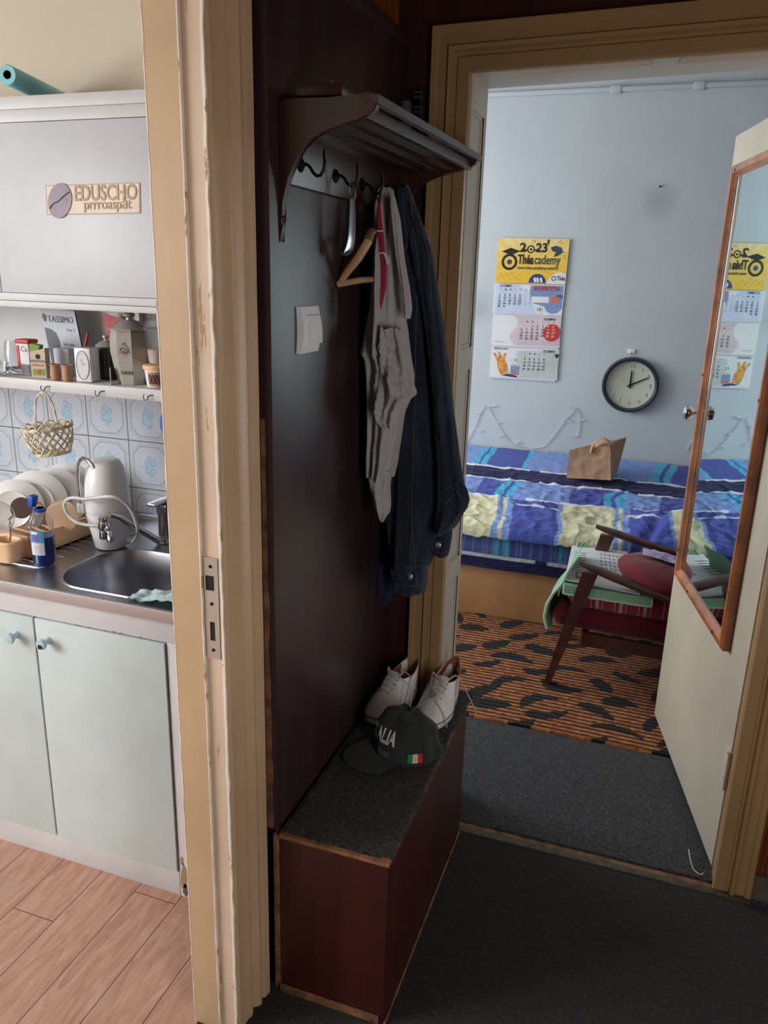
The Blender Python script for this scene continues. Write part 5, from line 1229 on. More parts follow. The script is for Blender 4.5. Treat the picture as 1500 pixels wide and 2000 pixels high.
# seat frame, slightly tilted back
SZ = 0.30
def seatp(x, z=0): return 0.350-(x+0.20)*0.02+z
def slabx(name, x0, x1, y0, y1, zlo, zhi, m, parent, puff=0.0, wav=0.0, rnd=0.02, seed=1):
    mb = MB(); nx_, ny_ = 34, 28
    rings = []
    def P(u, v, top):
        x = x0+(x1-x0)*u; y = y0+(y1-y0)*v; e = min(1, min(u, 1-u)*(x1-x0)/rnd, min(v, 1-v)*(y1-y0)/rnd); e = math.sqrt(max(0, 1-(1-e)**2))
        mid = (zlo+zhi)/2; hh = (zhi-zlo)/2*e + puff*math.sin(PI*u)*math.sin(PI*v)*(1 if top else 0.2)
        z = seatp(x, mid + (hh if top else -hh)) + wav*noise.noise(Vector((x*9, y*9, seed)))
        return V(x, y, z)
    a = mb.grid(lambda u, v: P(u, v, True), nx_, ny_, m); b = mb.grid(lambda u, v: P(u, v, False), nx_, ny_, m); return mb.build(name, parent, angle=70)
mb = MB()
for y in (YN+0.022, YF_-0.022):
    mb.skin([[V(x, y-0.010, seatp(x, -0.10)), V(x, y+0.010, seatp(x, -0.10)), V(x, y+0.010, seatp(x, -0.155)), V(x, y-0.010, seatp(x, -0.155))] for x in (-0.17, 0.45)], 'mahog')
mb.box((-0.165, (YN+YF_)/2, seatp(-0.165, -0.128)), (0.022, YF_-YN-0.03, 0.055), 'mahog'); mb.build('seat_frame', ac)
slabx('seat', -0.30, 0.42, YN+0.016, YF_-0.016, -0.094, -0.002, 'wine', ac, 0.0, 0.004, 0.03)
mb = MB(); mb.skin([[V(0.40, YN+0.03, seatp(0.40, -0.02)), V(0.40, YF_-0.03, seatp(0.40, -0.02)), V(0.48, YF_-0.03, seatp(0.48, -0.03)), V(0.48, YN+0.03, seatp(0.48, -0.03))], [V(0.60, YN+0.03, 0.80), V(0.60, YF_-0.03, 0.80), V(0.67, YF_-0.03, 0.78), V(0.67, YN+0.03, 0.78)]], 'wine'); mb.build('backrest', ac)
cu1 = thing('seat_cushion', 'magenta striped flat cushion on the armchair seat under the green towel', 'cushion', (0.08, 3.23, 0.36)); slabx('cushion', -0.245, 0.385, YN+0.020, YF_-0.02, 0.000, 0.088, 'stripes', cu1, 0.008, 0.004, 0.022, 3)
# green towel: over the cushion, hanging down at the front left
tw = thing('green_towel', 'sage green towel folded over the striped cushion and hanging off the armchair front', 'towel', (-0.1, 3.2, 0.42))
mb = MB()
y0_, y1_ = YN-0.006, YF_+0.02
def towel(u, v):
    x = -0.262+0.335*u; y = y0_+(y1_-y0_)*v
    z = seatp(x, 0.103) + 0.003*noise.noise(Vector((x*20, y*20, 1)))
    if v < 0.14: y = y0_+(y1_-y0_)*0.14*0.15-0.004*(1-v/0.14); z -= 0.042*(1-v/0.14)
    y += 0.012*(u-0.5)*(1-v)
    if v > 0.9 and u < 0.35: z += 0.022*(v-0.9)/0.1*(1-u/0.35)
    return V(x, y, z)
mb.grid(towel, 46, 50, 'towel')
mb.tube([towel(u/20, 0)+V(0, -0.001, 0) for u in range(21)], 0.004, 'towel_edge', 6); mb.tube([towel(1, v/20) for v in range(21)], 0.004, 'towel_edge', 6); mb.tube([towel(0, v/20) for v in range(21)], 0.004, 'towel_edge', 6)
mb.build('folded_towel', tw)
mb = MB()
ctrl = [aty(x, y, YN+0.02) for x, y in ((1128, 1090), (1112, 1112), (1098, 1140), (1080, 1160), (1068, 1180), (1063, 1205), (1068, 1227))]
def hang(u, v):
    k = u*(len(ctrl)-1); i = min(int(k), len(ctrl)-2); p = ctrl[i].lerp(ctrl[i+1], k-i)
    return V(p.x+0.006*math.sin(v*9)+0.012*v, p.y+0.30*v, p.z-0.012*math.sin(v*7)*u)
mb.grid(hang, 26, 24, 'towel'); mb.tube([hang(u/20, 0) for u in range(21)], 0.006, 'towel_edge', 6); mb.tube([hang(1, v/20) for v in range(21)], 0.006, 'towel_edge', 6); mb.build('hanging_end', tw)
# papers
pp = thing('printed_sheet', 'white printed sheet with a small red logo lying on the green towel', 'paper', (-0.05, 3.2, 0.46))
def pz(px, py): 
    z = 0.46
    for _ in range(6): p = atz(px, py, z); z = seatp(p.x, 0.110)
    return atz(px, py, z)
q = [pz(1103, 1133), pz(1250, 1162), pz(1225, 1078), pz(1117, 1066)]
mb = MB(); mb.prism(q, (0, 0, 0.002), 'paper')
mb2 = MB(); nq = lambda u, v: (q[0].lerp(q[1], u)).lerp(q[3].lerp(q[2], u), v)+V(0, 0, 0.0032)
mb.build('sheet', pp)
mb = MB()
mb = MB(); mb.poly([nq(0.14, 0.10), nq(0.24, 0.10), nq(0.24, 0.26), nq(0.14, 0.26)], 'redbox'); mb.poly([nq(0.16, 0.13)+V(0, 0, .0004), nq(0.22, 0.13)+V(0, 0, .0004), nq(0.22, 0.23)+V(0, 0, .0004), nq(0.16, 0.23)+V(0, 0, .0004)], 'pink_print'); mb.build('red_logo', pp); mb = MB()
for r_ in range(8): mb.poly([nq(0.07, 0.3+0.07*r_), nq(0.27, 0.3+0.07*r_), nq(0.27, 0.315+0.07*r_), nq(0.07, 0.315+0.07*r_)], 'inkg')
for r_ in range(5):
    for c_ in range(5): mb.poly([nq(0.5+0.07*c_, 0.45+0.09*r_), nq(0.535+0.07*c_, 0.45+0.09*r_), nq(0.535+0.07*c_, 0.475+0.09*r_), nq(0.5+0.07*c_, 0.475+0.09*r_)], 'inkg')
mb.build('printed_lines', pp)
# maroon round cushion
c0 = pz(1262, 1150); 
mc = thing('round_cushion', 'maroon round cushion lying on the armchair', 'cushion', (0.075, 3.16, 0.46))
mb = MB(); n = 20
Rm = Matrix.Rotation(math.radians(12), 3, 'Y')
rings = []
for i in range(1, n):
    th = PI*i/n; rings.append([V(0.108, 3.15, 0.482)+Rm @ V(0.185*math.sin(th)**0.8*math.cos(a)*(1+0.015*math.sin(a*9)), 0.165*math.sin(th)**0.8*math.sin(a), 0.060*math.cos(th)+0.004*nz((math.cos(a)*2, math.sin(a)*2, th*2))) for a in [2*PI*k/40 for k in range(40)]])
mb.skin(rings, 'maroon'); mb.build('cushion', mc)
lc = thing('lilac_cloth', 'crumpled lilac cloth on top of the maroon cushion', 'cloth', (0.11, 3.25, 0.52))
mb = MB()
def lil(u, v):
    x = 0.015+0.22*u; y = 3.13+0.19*v
    r2 = ((x-0.108)/0.20)**2+((y-3.15)/0.175)**2; z = 0.482+0.066*max(0, 1-r2)**0.5 - (x-0.108)*0.21+0.008
    z += 0.012*abs(noise.noise(Vector((x*14+y*10, y*22, 2))))+0.006*noise.noise(Vector((x*40, y*40, 3)))
    return V(x+0.01*noise.noise(Vector((y*18, 0, 0))), y+0.012*noise.noise(Vector((x*18, 5, 0))), z)
mb.grid(lil, 44, 40, 'lilac'); mb.build('cloth', lc)
# ================================================================== KITCHEN
CF = 1.462                      # front of the base cabinet
bc = thing('base_cabinet', 'white painted sink cabinet with pale mint doors', 'cabinet', (-1.5, 1.7, 0))
mb = MB()
XD0, XS, XD1 = -1.86, -1.437, -1.047
for a_, b_ in (((-2.35, CF+0.012, 0.0), (-0.84, CF+0.028, 0.80)), ((-2.35, CF+0.028, 0.0), (-2.33, 1.985, 0.80)), ((-0.86, CF+0.028, 0.0), (-0.84, 1.985, 0.80)), ((-2.33, CF+0.028, 0.05), (-0.86, 1.985, 0.07)), ((-2.33, 1.97, 0.07), (-0.86, 1.985, 0.80))): mb.bx(a_, b_, 'white_cab')
mb.bx((-2.35, CF, 0.742), (-0.84, CF+0.012, 0.80), 'pink_white', 0.001)
mb.bx((-2.35, CF, 0.0), (-1.045, CF+0.012, 0.078), 'pink_white', 0.001)
mb.bx((-1.043, CF, 0.0), (-0.84, CF+0.012, 0.742), 'pink_white', 0.001)
mb.build('cabinet_body', bc)
def cdoor(x0, x1, kx, kz, lab):
    d = MB(); d.bx((x0, CF-0.006, 0.080), (x1, CF+0.011, 0.740), 'mint', 0.0015); o = d.build('door', bc)
    MW['door_k'] = MW['base_cabinet']
    d = MB(); p = V(kx, CF-0.006, kz)
    d.lathe([(0.011, 0), (0.010, 0.004), (0.0065, 0.008), (0.0065, 0.016), (0.013, 0.020), (0.0155, 0.026), (0.013, 0.031), (0.004, 0.0325)], p, 'knob', 24, (0, -1, 0)); k_ = d.build('knob', o)
    if lab:
        d = MB(); d.poly([p+V(-0.004, -0.0335, -0.011), p+V(0.009, -0.0328, -0.008), p+V(0.006, -0.0335, 0.002), p+V(0.001, -0.0338, 0.000), p+V(-0.002, -0.0338, 0.003), p+V(-0.005, -0.0335, -0.002)], 'dark'); d.build('chip', o)
MW['door'] = MW['base_cabinet']
cdoor(XD0, XS-0.003, -1.495, 0.684, False); cdoor(XS+0.003, XD1, -1.394, 0.686, True)
mb = MB(); mb.bx((XS-0.003, CF-0.001, 0.082), (XS+0.003, CF+0.0115, 0.738), 'dark'); mb.build('door_gap', bc)
mb = MB(); random.seed(11)
def patch(cx, cz, rx, rz, m, n=14):
    mb.poly([(cx+rx*math.cos(2*PI*i/n)*random.uniform(.6, 1.15), CF-0.0006, cz+rz*math.sin(2*PI*i/n)*random.uniform(.6, 1.15)) for i in range(n)], m)
patch(-1.030, 0.060, 0.011, 0.050, 'goldprint'); patch(-1.024, 0.022, 0.014, 0.020, 'concrete'); patch(-1.034, 0.115, 0.006, 0.016, 'terracotta')
for k in range(16): patch(random.uniform(-1.7, -1.05), 0.079+random.uniform(-0.002, 0.0), random.uniform(.004, .014), 0.0016, 'concrete', 8)
for k in range(10): patch(random.uniform(-1.7, -1.05), 0.742+random.uniform(-0.001, 0.002), random.uniform(.004, .010), 0.0012, 'concrete', 8)
for k in range(7): patch(-1.0435, random.uniform(0.1, 0.72), 0.0012, random.uniform(.006, .02), 'edgewood', 8)
mb.build('peeling_paint', bc, label='peeling and chipped paint on the frame')['kind'] = 'stuff'
# sink counter: steel top with basin
sk_ = thing('sink_counter', 'stainless steel sink counter with basin and ribbed drainer', 'sink', (-1.5, 1.7, 0.80))
ZC = 0.831; SX0, SX1, SY0_, SY1_ = -1.420, -1.045, 1.487, 1.782
def rrect(x0, x1, y0, y1, r, n=10):
    pts = []
    for cx, cy, a0 in ((x1-r, y1-r, 0), (x0+r, y1-r, 90), (x0+r, y0+r, 180), (x1-r, y0+r, 270)):
        for i in range(n+1): a = math.radians(a0+90*i/n); pts.append((cx+r*math.cos(a), cy+r*math.sin(a)))
    return pts
mb = MB()
ro = rrect(SX0, SX1, SY0_, SY1_, 0.115); n = len(ro)
def outer_pt(x, y):
    # project to the surrounding rectangle
    cx, cy = (SX0+SX1)/2, (SY0_+SY1_)/2; X0, X1, Y0, Y1 = -1.46, -0.84, 1.452, 2.005
    dx, dy = x-cx, y-cy; t = min([((X1-cx)/dx if dx > 0 else (X0-cx)/dx) if abs(dx) > 1e-9 else 9e9, ((Y1-cy)/dy if dy > 0 else (Y0-cy)/dy) if abs(dy) > 1e-9 else 9e9]); return (cx+dx*t, cy+dy*t)
rings = [[V(*outer_pt(x, y), ZC) for x, y in ro]]
def inset(k, z, sc=None):
    cx, cy = (SX0+SX1)/2, (SY0_+SY1_)/2; return [V(cx+(x-cx)*k, cy+(y-cy)*k, z) for x, y in ro]
rings += [inset(1.045, ZC), inset(1.03, ZC+0.0035), inset(1.005, ZC+0.0025), inset(0.985, ZC-0.006), inset(0.95, ZC-0.06), inset(0.91, ZC-0.125), inset(0.80, ZC-0.150), inset(0.4, ZC-0.156), inset(0.08, ZC-0.158)]
mb.skin(rings, 'steel', True, False); mb.poly([p for p in rings[-1]], 'steel')
# corner fill of the top around the basin
for cx_, cy_ in ((-1.46, 1.452), (-0.84, 1.452), (-0.84, 2.005), (-1.46, 2.005)): pass
mb.bx((-2.35, 1.452, ZC-0.0015), (-1.455, 2.005, ZC-0.0002), 'steel')
mb.bx((-1.46, 1.452, ZC-0.003), (-0.84, SY0_-0.02, ZC-0.0006), 'steel'); mb.bx((-1.46, SY1_+0.02, ZC-0.003), (-0.84, 2.005, ZC-0.0006), 'steel'); mb.bx((-1.46, 1.452, ZC-0.003), (SX0-0.012, 2.005, ZC-0.0006), 'steel'); mb.bx((SX1+0.02, 1.452, ZC-0.003), (-0.84, 2.005, ZC-0.0006), 'steel')
mb.build('steel_top', sk_, angle=50)
mb = MB(); mb.bx((-2.35, 1.447, 0.801), (-0.84, 1.458, ZC+0.001), 'steel_edge', 0.002); mb.bx((-2.35, 1.99, 0.80), (-0.84, 2.006, 0.865), 'steel', 0.003); mb.build('front_edge', sk_, label='rosy brushed front edge')
mb = MB()
for k in range(13):
    y = 1.56+0.031*k; mb.tube([V(-2.25, y, ZC-0.001), V(-1.52, y, ZC-0.001), V(-1.485, y, ZC-0.002)], [0.0045, 0.0045, 0.001], 'steel', 8, flat=0.8)
mb.build('drainer_ribs', sk_)
mb = MB(); p = atz(260, 1092, 0.81); mb.lathe([(0.008, 0), (0.008, 0.001), (0.001, 0.0012)], (p.x, SY1_-0.007, 0.803), 'dark', 14, (0.0, -1, 0.25)); mb.build('overflow_hole', sk_)

# upper cabinet with open shelf below
UY = 1.737
uc = thing('upper_cabinet', 'white wall cabinet with coffee sticker above an open shelf', 'cabinet', (-1.5, 1.88, 1.27))
mb = MB()
mb.bx((-2.3, UY+0.014, 1.495), (-0.84, 2.015, 1.995), 'white_cab')
mb.bx((-2.3, UY-0.006, 1.972), (-0.84, 2.015, 2.001), 'white_cab', 0.002); mb.bx((-2.3, UY-0.001, 1.944), (-0.84, UY+0.016, 1.972), 'white_cab', 0.001)
mb.bx((-2.3, UY-0.003, 1.511), (-0.84, UY+0.016, 1.530), 'white_cab', 0.001); mb.bx((-2.3, UY-0.006, 1.494), (-0.84, UY+0.016, 1.510), 'white_cab', 0.001)
mb.build('carcass', uc)
mb = MB(); mb.bx((-1.700, UY+0.002, 1.531), (-0.86, UY+0.014, 1.943), 'white_panel', 0.001); mb.bx((-2.28, UY+0.002, 1.531), (-1.703, UY+0.014, 1.943), 'white_panel', 0.001); mb.build('sliding_door', uc)
mb = MB(); mb.bx((-2.3, UY-0.004, 1.2725), (-0.84, 2.012, 1.303), 'white_cab', 0.002); mb.bx((-2.3, 1.998, 1.303), (-0.84, 2.012, 1.495), 'white_cab')
mb.bx((-1.455, 1.975, 1.303), (-1.44, 1.998, 1.495), 'white_cab'); mb.build('open_shelf', uc)
# sticker
a, b, c_, d_ = [aty(x, y, UY+0.0015) for x, y in ((92, 420), (275, 417), (271, 356), (89, 362))]
stk = thing('coffee_sticker', 'cream EDUSCHO coffee sticker with a violet bean on the white cabinet', 'sticker', (a.x, UY, a.z))
ex = (b-a).normalized(); ey = (d_-a).normalized(); Wd, Hd = (b-a).length, (d_-a).length; Pp = lambda u, v, l=0.001: a+ex*(u*Wd)+ey*(v*Hd)-V(0, l, 0)
mb = MB()
mb.poly([Pp(0, 0, .0008), Pp(1, 0, .0008), Pp(1, 1, .0008), Pp(0, 1, .0008)], 'goldprint'); mb.poly([Pp(.012, .03, .0012), Pp(.988, .03, .0012), Pp(.988, .97, .0012), Pp(.012, .97, .0012)], 'sticker')
mb.text('EDUSCHO', Pp(.31, .46, .002), 0.050, 'goldprint', ex, ey, 'L', 0.018, fit=.66*Wd); mb.text('prrroaspăt', Pp(.41, .17, .002), 0.034, 'goldprint', ex, ey, 'L', 0.012, fit=.50*Wd); mb.build('label_print', stk)
mb = MB(); cx_ = Pp(.155, .47, .003)
n = 32; mb.poly([cx_+ex*(0.037*math.cos(t))+ey*(0.041*math.sin(t)+0.006*math.cos(t)) for t in [2*PI*i/n for i in range(n)]], 'coffee')
mb.tube([cx_+ex*x+ey*y-V(0, 0.001, 0) for x, y in ((-0.032, -0.018), (-0.02, -0.006), (-0.004, -0.001), (0.012, 0.010), (0.030, 0.020))], 0.0016, 'beanline', 6); mb.build('coffee_bean', stk, label='violet coffee bean print')
# cup hooks under the shelf edge
hk_pos = []; hs_ = 0.72
for i, px in enumerate((92, 198, 292)):
    p = aty(px, 762+px*0.075, UY-0.006); p.z = 1.285
    h_ = thing('cup_hook', ('small wire cup hook holding the wicker basket on the shelf edge', 'small empty wire cup hook in the middle of the white shelf edge', 'small empty wire cup hook near the right end of the shelf edge')[i], 'hook', (p.x, UY-0.004, 1.285), 'cup hooks on the shelf edge')
    mb = MB(); pts = [V(p.x+0.011, UY-0.0035, 1.288), V(p.x+0.006, UY-0.008, 1.288), V(p.x, UY-0.012, 1.285)]+[V(p.x-0.006+0.0066*math.cos(t), UY-0.014, 1.283+0.0085*math.sin(t)) for t in [-0.3, -0.9, -1.6, -2.3, -3.0, -3.6, -4.1]]
    mb.tube(pts, 0.0012, 'iron', 7); mb.build('wire', h_); hk_pos.append(V(p.x-0.006, UY-0.014, 1.2765))
# wicker basket
hp = hk_pos[0]
bk = thing('wicker_basket', 'small pale wicker basket hanging from a cup hook', 'basket', (hp.x, hp.y, 1.10))
BC = aty(93, 832, hp.y); topz = aty(93, 834, hp.y).z; botz = aty(100, 886, hp.y).z; Rt = 0.062
tl_ = Matrix.Rotation(math.radians(-7), 3, 'Y')
def bp(th, t, k=1.0):
    r = (Rt*(1-t)+0.046*t)*(1+0.10*math.sin(PI*t)); q_ = V(r*math.cos(th)*k, r*math.sin(th)*k*0.95, -(topz-botz)*t); return V(BC.x, BC.y, topz)+tl_ @ q_
mb = MB()
for k in range(16):
    for s_ in (-1, 1): mb.tube([bp(2*PI*k/16+s_*t*1.15, t, 1+0.03*s_*math.sin(t*12)) for t in [i/10 for i in range(11)]], 0.0021, 'wicker', 6)
for t in (0.0, 0.05, 0.95, 1.0): mb.tube([bp(2*PI*i/32, t, 1+0.03*math.sin(i*2.5+t*20)) for i in range(32)], 0.0028, 'wicker', 6, closed=True)
for i in range(32):   # scalloped rim loops
    pass
for k in range(12):
    th = 2*PI*k/12; mb.tube([bp(th+0.3*math.sin(u*PI/2)-0.26*(1-u), 0.06-0.22*math.sin(u*PI), 1.06) for u in [i/8 for i in range(9)]], 0.0022, 'wicker', 6)
for k in range(9): mb.tube([bp(2*PI*k/9, 1.0, 1), bp(2*PI*k/9+2.6, 1.0, 1)], 0.002, 'wicker', 6)
mb.build('woven_bowl', bk)
mb = MB(); w2 = 0.036
pts = []
for i in range(25):
    t = PI*i/24; pts.append(V(hp.x-0.002+w2*math.cos(t)+(BC.x-hp.x)*(1-math.sin(t)), hp.y, topz-0.004+(hp.z+0.000-topz)*math.sin(t)**0.75))
mb.tube(pts, 0.0024, 'wicker', 7); mb.tube([p+V(0.003*math.sin(i), -0.002, -0.003) for i, p in enumerate(pts)], 0.0018, 'wicker', 6); mb.build('handle', bk)
# blue ladle head at the right
p = aty(327, 827, 1.76)
ld = thing('blue_ladle', 'bright blue plastic spatula hanging at the end of the shelf', 'utensil', (p.x, 1.76, p.z))
mb = MB(); out = [(0, 0.044), (-0.012, 0.036), (-0.020, 0.018), (-0.025, 0.000), (-0.024, -0.018), (-0.014, -0.028), (0.010, -0.030), (0.024, -0.022), (0.026, 0.0), (0.018, 0.024), (0.008, 0.040)]
mb.prism([p+V(x, 0, z) for x, z in out], (0, 0.004, 0), 'blue_plastic', bev=0.0012); mb.build('blade', ld); MB().tube([p+V(0.003, 0.002, 0.04), V(p.x+0.004, 1.76, 1.2735)], 0.004, 'blue_plastic', 8).build('handle', ld)

# ---- items on the shelf --------------------------------------------------
ZS = 1.3035
def sx(px, y=1.774, py=740): return aty(px, py, y).x
MM = 0.00131
# tumbler and low glass
x = sx(20, 1.784); g1 = MB(); g1.lathe([(0.020, 0.001), (0.030, 0.02), (0.032, 0.055), (0.026, 0.092), (0.0248, 0.092), (0.0305, 0.055), (0.0285, 0.022), (0.001, 0.006)], (x, 1.814, ZS), 'glass', 28); tag(g1.build('glass_tumbler', loc=(x, 1.814, ZS)), 'tall clear glass tumbler at the left end of the shelf', 'glass')
x = sx(-2, 1.759); g1 = MB(); g1.lathe([(0.020, 0.001), (0.028, 0.01), (0.030, 0.035), (0.029, 0.035), (0.026, 0.012), (0.001, 0.005)], (x, 1.759, ZS), 'glass', 28); tag(g1.build('glass_bowl', loc=(x, 1.759, ZS)), 'low clear glass bowl in front of the tall tumbler', 'glass')
def bxr(mb, c, sz, m, ang=0, bev=0.001): mb.box(c, sz, m, Matrix.Rotation(ang, 3, 'Z'), bev)
# white tin with red lid
x = sx(48, 1.794, 735); t = thing('tea_tin', 'white canister with red lid and red stripe on the shelf', 'canister', (x, 1.814, ZS))
mb = MB(); bxr(mb, (x, 1.814, ZS+0.044), (0.046, 0.04, 0.088), 'paper', 0, 0.006); mb.build('canister_body', t); mb = MB(); bxr(mb, (x, 1.814, ZS+0.093), (0.048, 0.042, 0.012), 'red', 0, 0.005); mb.build('lid', t, label='red lid')
mb = MB(); mb.bx((x-0.018, 1.792, ZS+0.016), (x-0.010, 1.8095, ZS+0.082), 'red'); mb.bx((x-0.006, 1.792, ZS+0.004), (x+0.02, 1.8095, ZS+0.030), 'inkg'); mb.text('Ca', (x-0.004, 1.793, ZS+0.066), 0.020, 'inkg'); mb.build('printing', t)
# fruit tea box
x = sx(77, 1.769, 740); t = thing('tea_box', 'beige tea carton with green top and berry picture', 'carton', (x, 1.774, ZS))
mb = MB(); w_, d_2, h_ = 0.043, 0.026, 0.088
ang = 0.25; R2 = Matrix.Rotation(ang, 3, 'Z'); lo = lambda a, b, c: V(x, 1.779, ZS)+R2 @ V(a, b, c)
mb.hexa([lo(-w_/2, -d_2/2, 0), lo(w_/2, -d_2/2, 0), lo(w_/2, d_2/2, 0), lo(-w_/2, d_2/2, 0), lo(-w_/2, -d_2/2, h_*0.8), lo(w_/2, -d_2/2, h_*0.92), lo(w_/2, d_2/2, h_*0.92), lo(-w_/2, d_2/2, h_*0.8)], 'kraft_box')
mb.hexa([lo(-w_/2, -d_2/2, h_*0.8), lo(w_/2*0.2, -d_2/2, h_*0.88), lo(w_/2*0.2, d_2/2, h_*0.88), lo(-w_/2, d_2/2, h_*0.8), lo(-w_/2, -d_2/2+0.004, h_*1.05), lo(w_/2*0.3, -d_2/2+0.004, h_*1.0), lo(w_/2*0.3, d_2/2, h_*1.0), lo(-w_/2, d_2/2, h_*1.05)], 'green_print'); mb.build('carton', t)
mb = MB(); fz = -d_2/2-0.0006; e1 = R2 @ V(1, 0, 0)
mb.poly([lo(0.001+0.007*math.cos(q), fz, 0.058+0.007*math.sin(q)) for q in [2*PI*i/20 for i in range(20)]], 'ink')
mb.text('EMOTIONS', lo(0, fz, 0.042), 0.010, 'ink', e1, align='C'); mb.text('MERISOR', lo(0, fz, 0.031), 0.009, 'red', e1, align='C')
mb.poly([lo(-0.017, fz, 0.006), lo(0.018, fz, 0.006), lo(0.018, fz, 0.024), lo(-0.017, fz, 0.024)], 'green_print'); mb.poly([lo(0.002+0.006*math.cos(q), fz-0.0004, 0.017+0.006*math.sin(q)) for q in [2*PI*i/14 for i in range(14)]], 'redbox'); mb.build('printing', t)
# dark sachet box between
x = sx(124, 1.834, 720); t = thing('coffee_packet', 'small brown and white coffee packet behind the clay cups', 'packet', (x, 1.844, ZS))
mb = MB(); bxr(mb, (x, 1.846, ZS+0.038), (0.060, 0.030, 0.076), 'paper2', -0.15, 0.002); mb.build('packet', t)
mb = MB(); o = V(x, 1.8445, ZS); mb.poly([o+V(0.004, -0.006, 0.030), o+V(0.028, -0.003, 0.030), o+V(0.028, -0.003, 0.070), o+V(0.012, -0.005, 0.060)], plain('brown print', (120, 72, 56), 0.5)); mb.poly([o+V(-0.014, -0.006, 0.056), o+V(0.006, -0.006, 0.056), o+V(0.006, -0.006, 0.062), o+V(-0.014, -0.006, 0.062)], 'teal_print'); mb.build('printing', t)
# two terracotta egg cups
for i, px in enumerate((110, 133)):
    x = sx(px, 1.749, 745); mb = MB(); mb.lathe([(0.0105, 0.0), (0.0125, 0.002), (0.0145, 0.014), (0.0135, 0.028), (0.0122, 0.036), (0.0150, 0.044), (0.0138, 0.0445), (0.0108, 0.036), (0.001, 0.004)], (x, 1.749, ZS), 'terracotta', 28)
    tag(mb.build('clay_cup', loc=(x, 1.749, ZS)), ('small terracotta cup beside the tea carton', 'small terracotta cup beside the silver alarm clock')[i], 'cup', 'terracotta cups on the shelf')
# leaning leaflet
t = thing('leaflet', 'white TASSIMO coffee machine booklet leaning in the shelf', 'booklet', (-1.62, 1.92, ZS))
yy = 1.93; q = [aty(x, y, yy) for x, y in ((104, 716), (168, 712), (145, 608), (78, 604))]; q[0].z = q[1].z = ZS+0.002; q[2].z = min(q[2].z, 1.488); q[3].z = min(q[3].z, 1.486)
mb = MB(); mb.prism(q, (0, 0.006, 0), 'paper2', 'mahog'); mb.build('cover', t)
U = lambda u, v, l=0.0008: (q[0].lerp(q[1], u)).lerp(q[3].lerp(q[2], u), v)-V(0, l, 0); exx = (q[2]-q[3]).normalized(); eyy = (q[3]-q[0]).normalized()
mb = MB(); mb.text('TASSIMO', U(0.17, 0.80), 0.026, 'grey_print', exx, eyy, 'L', 0.0, sx=0.88); mb.text('Vivy 2', U(0.66, 0.66), 0.012, 'inkg', exx, eyy); mb.text('TAS 1200x', U(0.48, 0.42), 0.009, 'ink', exx, eyy)
mb.poly([U(0.02+0.07*(1+math.cos(a))*0.9, 0.87+0.075*math.sin(a)) for a in [2*PI*i/6 for i in range(6)]], 'inkg')
mb.poly([U(-0.0, 0.10), U(0.33, 0.06), U(0.38, 0.50), U(0.33, 0.62), U(0.2, 0.68), U(0.02, 0.70)], 'grey_print'); mb.poly([U(0.16, 0.34, .0014), U(0.22, 0.33, .0014), U(0.22, 0.38, .0014), U(0.16, 0.39, .0014)], 'inkg')
for k in range(4): mb.poly([U(0.48, 0.34-0.05*k), U(0.78, 0.34-0.05*k), U(0.78, 0.35-0.05*k), U(0.48, 0.35-0.05*k)], 'inkg')
mb.build('printing', t)
# silver alarm clock
x = sx(163, 1.754, 745); t = thing('alarm_clock', 'square silver alarm clock with oval white dial', 'clock', (x, 1.769, ZS))
mb = MB(); mb.box((x+0.001, 1.774, ZS+0.046), (0.047, 0.045, 0.090), plain('satin silver plastic', (226, 226, 230), 0.25, 0.2), Matrix.Rotation(0.12, 3, 'Z'), 0.004); mb.build('case', t)
R3 = Matrix.Rotation(0.12, 3, 'Z'); lo3 = lambda a, b, c: V(x+0.001, 1.774, ZS+0.046)+R3 @ V(a, b, c)
mb = MB(); mb.poly([lo3(0.0185*math.cos(a), -0.0231, 0.037*math.sin(a)) for a in [2*PI*i/40 for i in range(40)]], 'paper'); mb.tube([lo3(0.0190*math.cos(a), -0.0230, 0.038*math.sin(a)) for a in [2*PI*i/40 for i in range(40)]], 0.0011, 'inkg', 6, closed=True)
mb.build('dial', t)
mb = MB(); mb.tube([lo3(0.002, -0.0236, 0), lo3(0.009, -0.0236, 0.004)], 0.0004, 'inkg', 5); mb.tube([lo3(0.002, -0.0236, 0), lo3(-0.005, -0.0236, 0.016)], 0.0004, 'inkg', 5)
for k in range(12):
    a = PI*k/6; p0 = lo3(0.015*math.cos(a), -0.0236, 0.031*math.sin(a)); mb.box(p0, (0.0008, 0.0004, 0.002), 'inkg')
mb.build('hands', t)
# dark jar with grey lid, red handle behind
x = sx(203, 1.824, 740); t = thing('dark_jar', 'dark glazed jar with grey knobbed lid behind the alarm clock', 'jar', (x, 1.844, ZS))
mb = MB(); mb.lathe([(0.022, 0), (0.026, 0.004), (0.029, 0.05), (0.026, 0.088)], (x, 1.844, ZS), 'darkjar', 28); mb.build('jar_body', t); mb = MB(); mb.lathe([(0.029, 0.0885), (0.030, 0.092), (0.018, 0.102), (0.006, 0.106), (0.005, 0.110), (0.009, 0.114), (0.008, 0.119), (0.001, 0.121)], (x, 1.844, ZS), 'cer_grey', 28); mb.build('lid', t)
x = sx(170, 1.90, 740); tag(MB().tube([V(x-0.004, 1.90, ZS+0.004), V(x, 1.90, ZS+0.07), V(x+0.016, 1.90, ZS+0.118)], [0.004, 0.005, 0.004], 'red', 10).build('utensil', loc=(x, 1.90, ZS)), 'red plastic handle poking up behind the alarm clock', 'utensil')
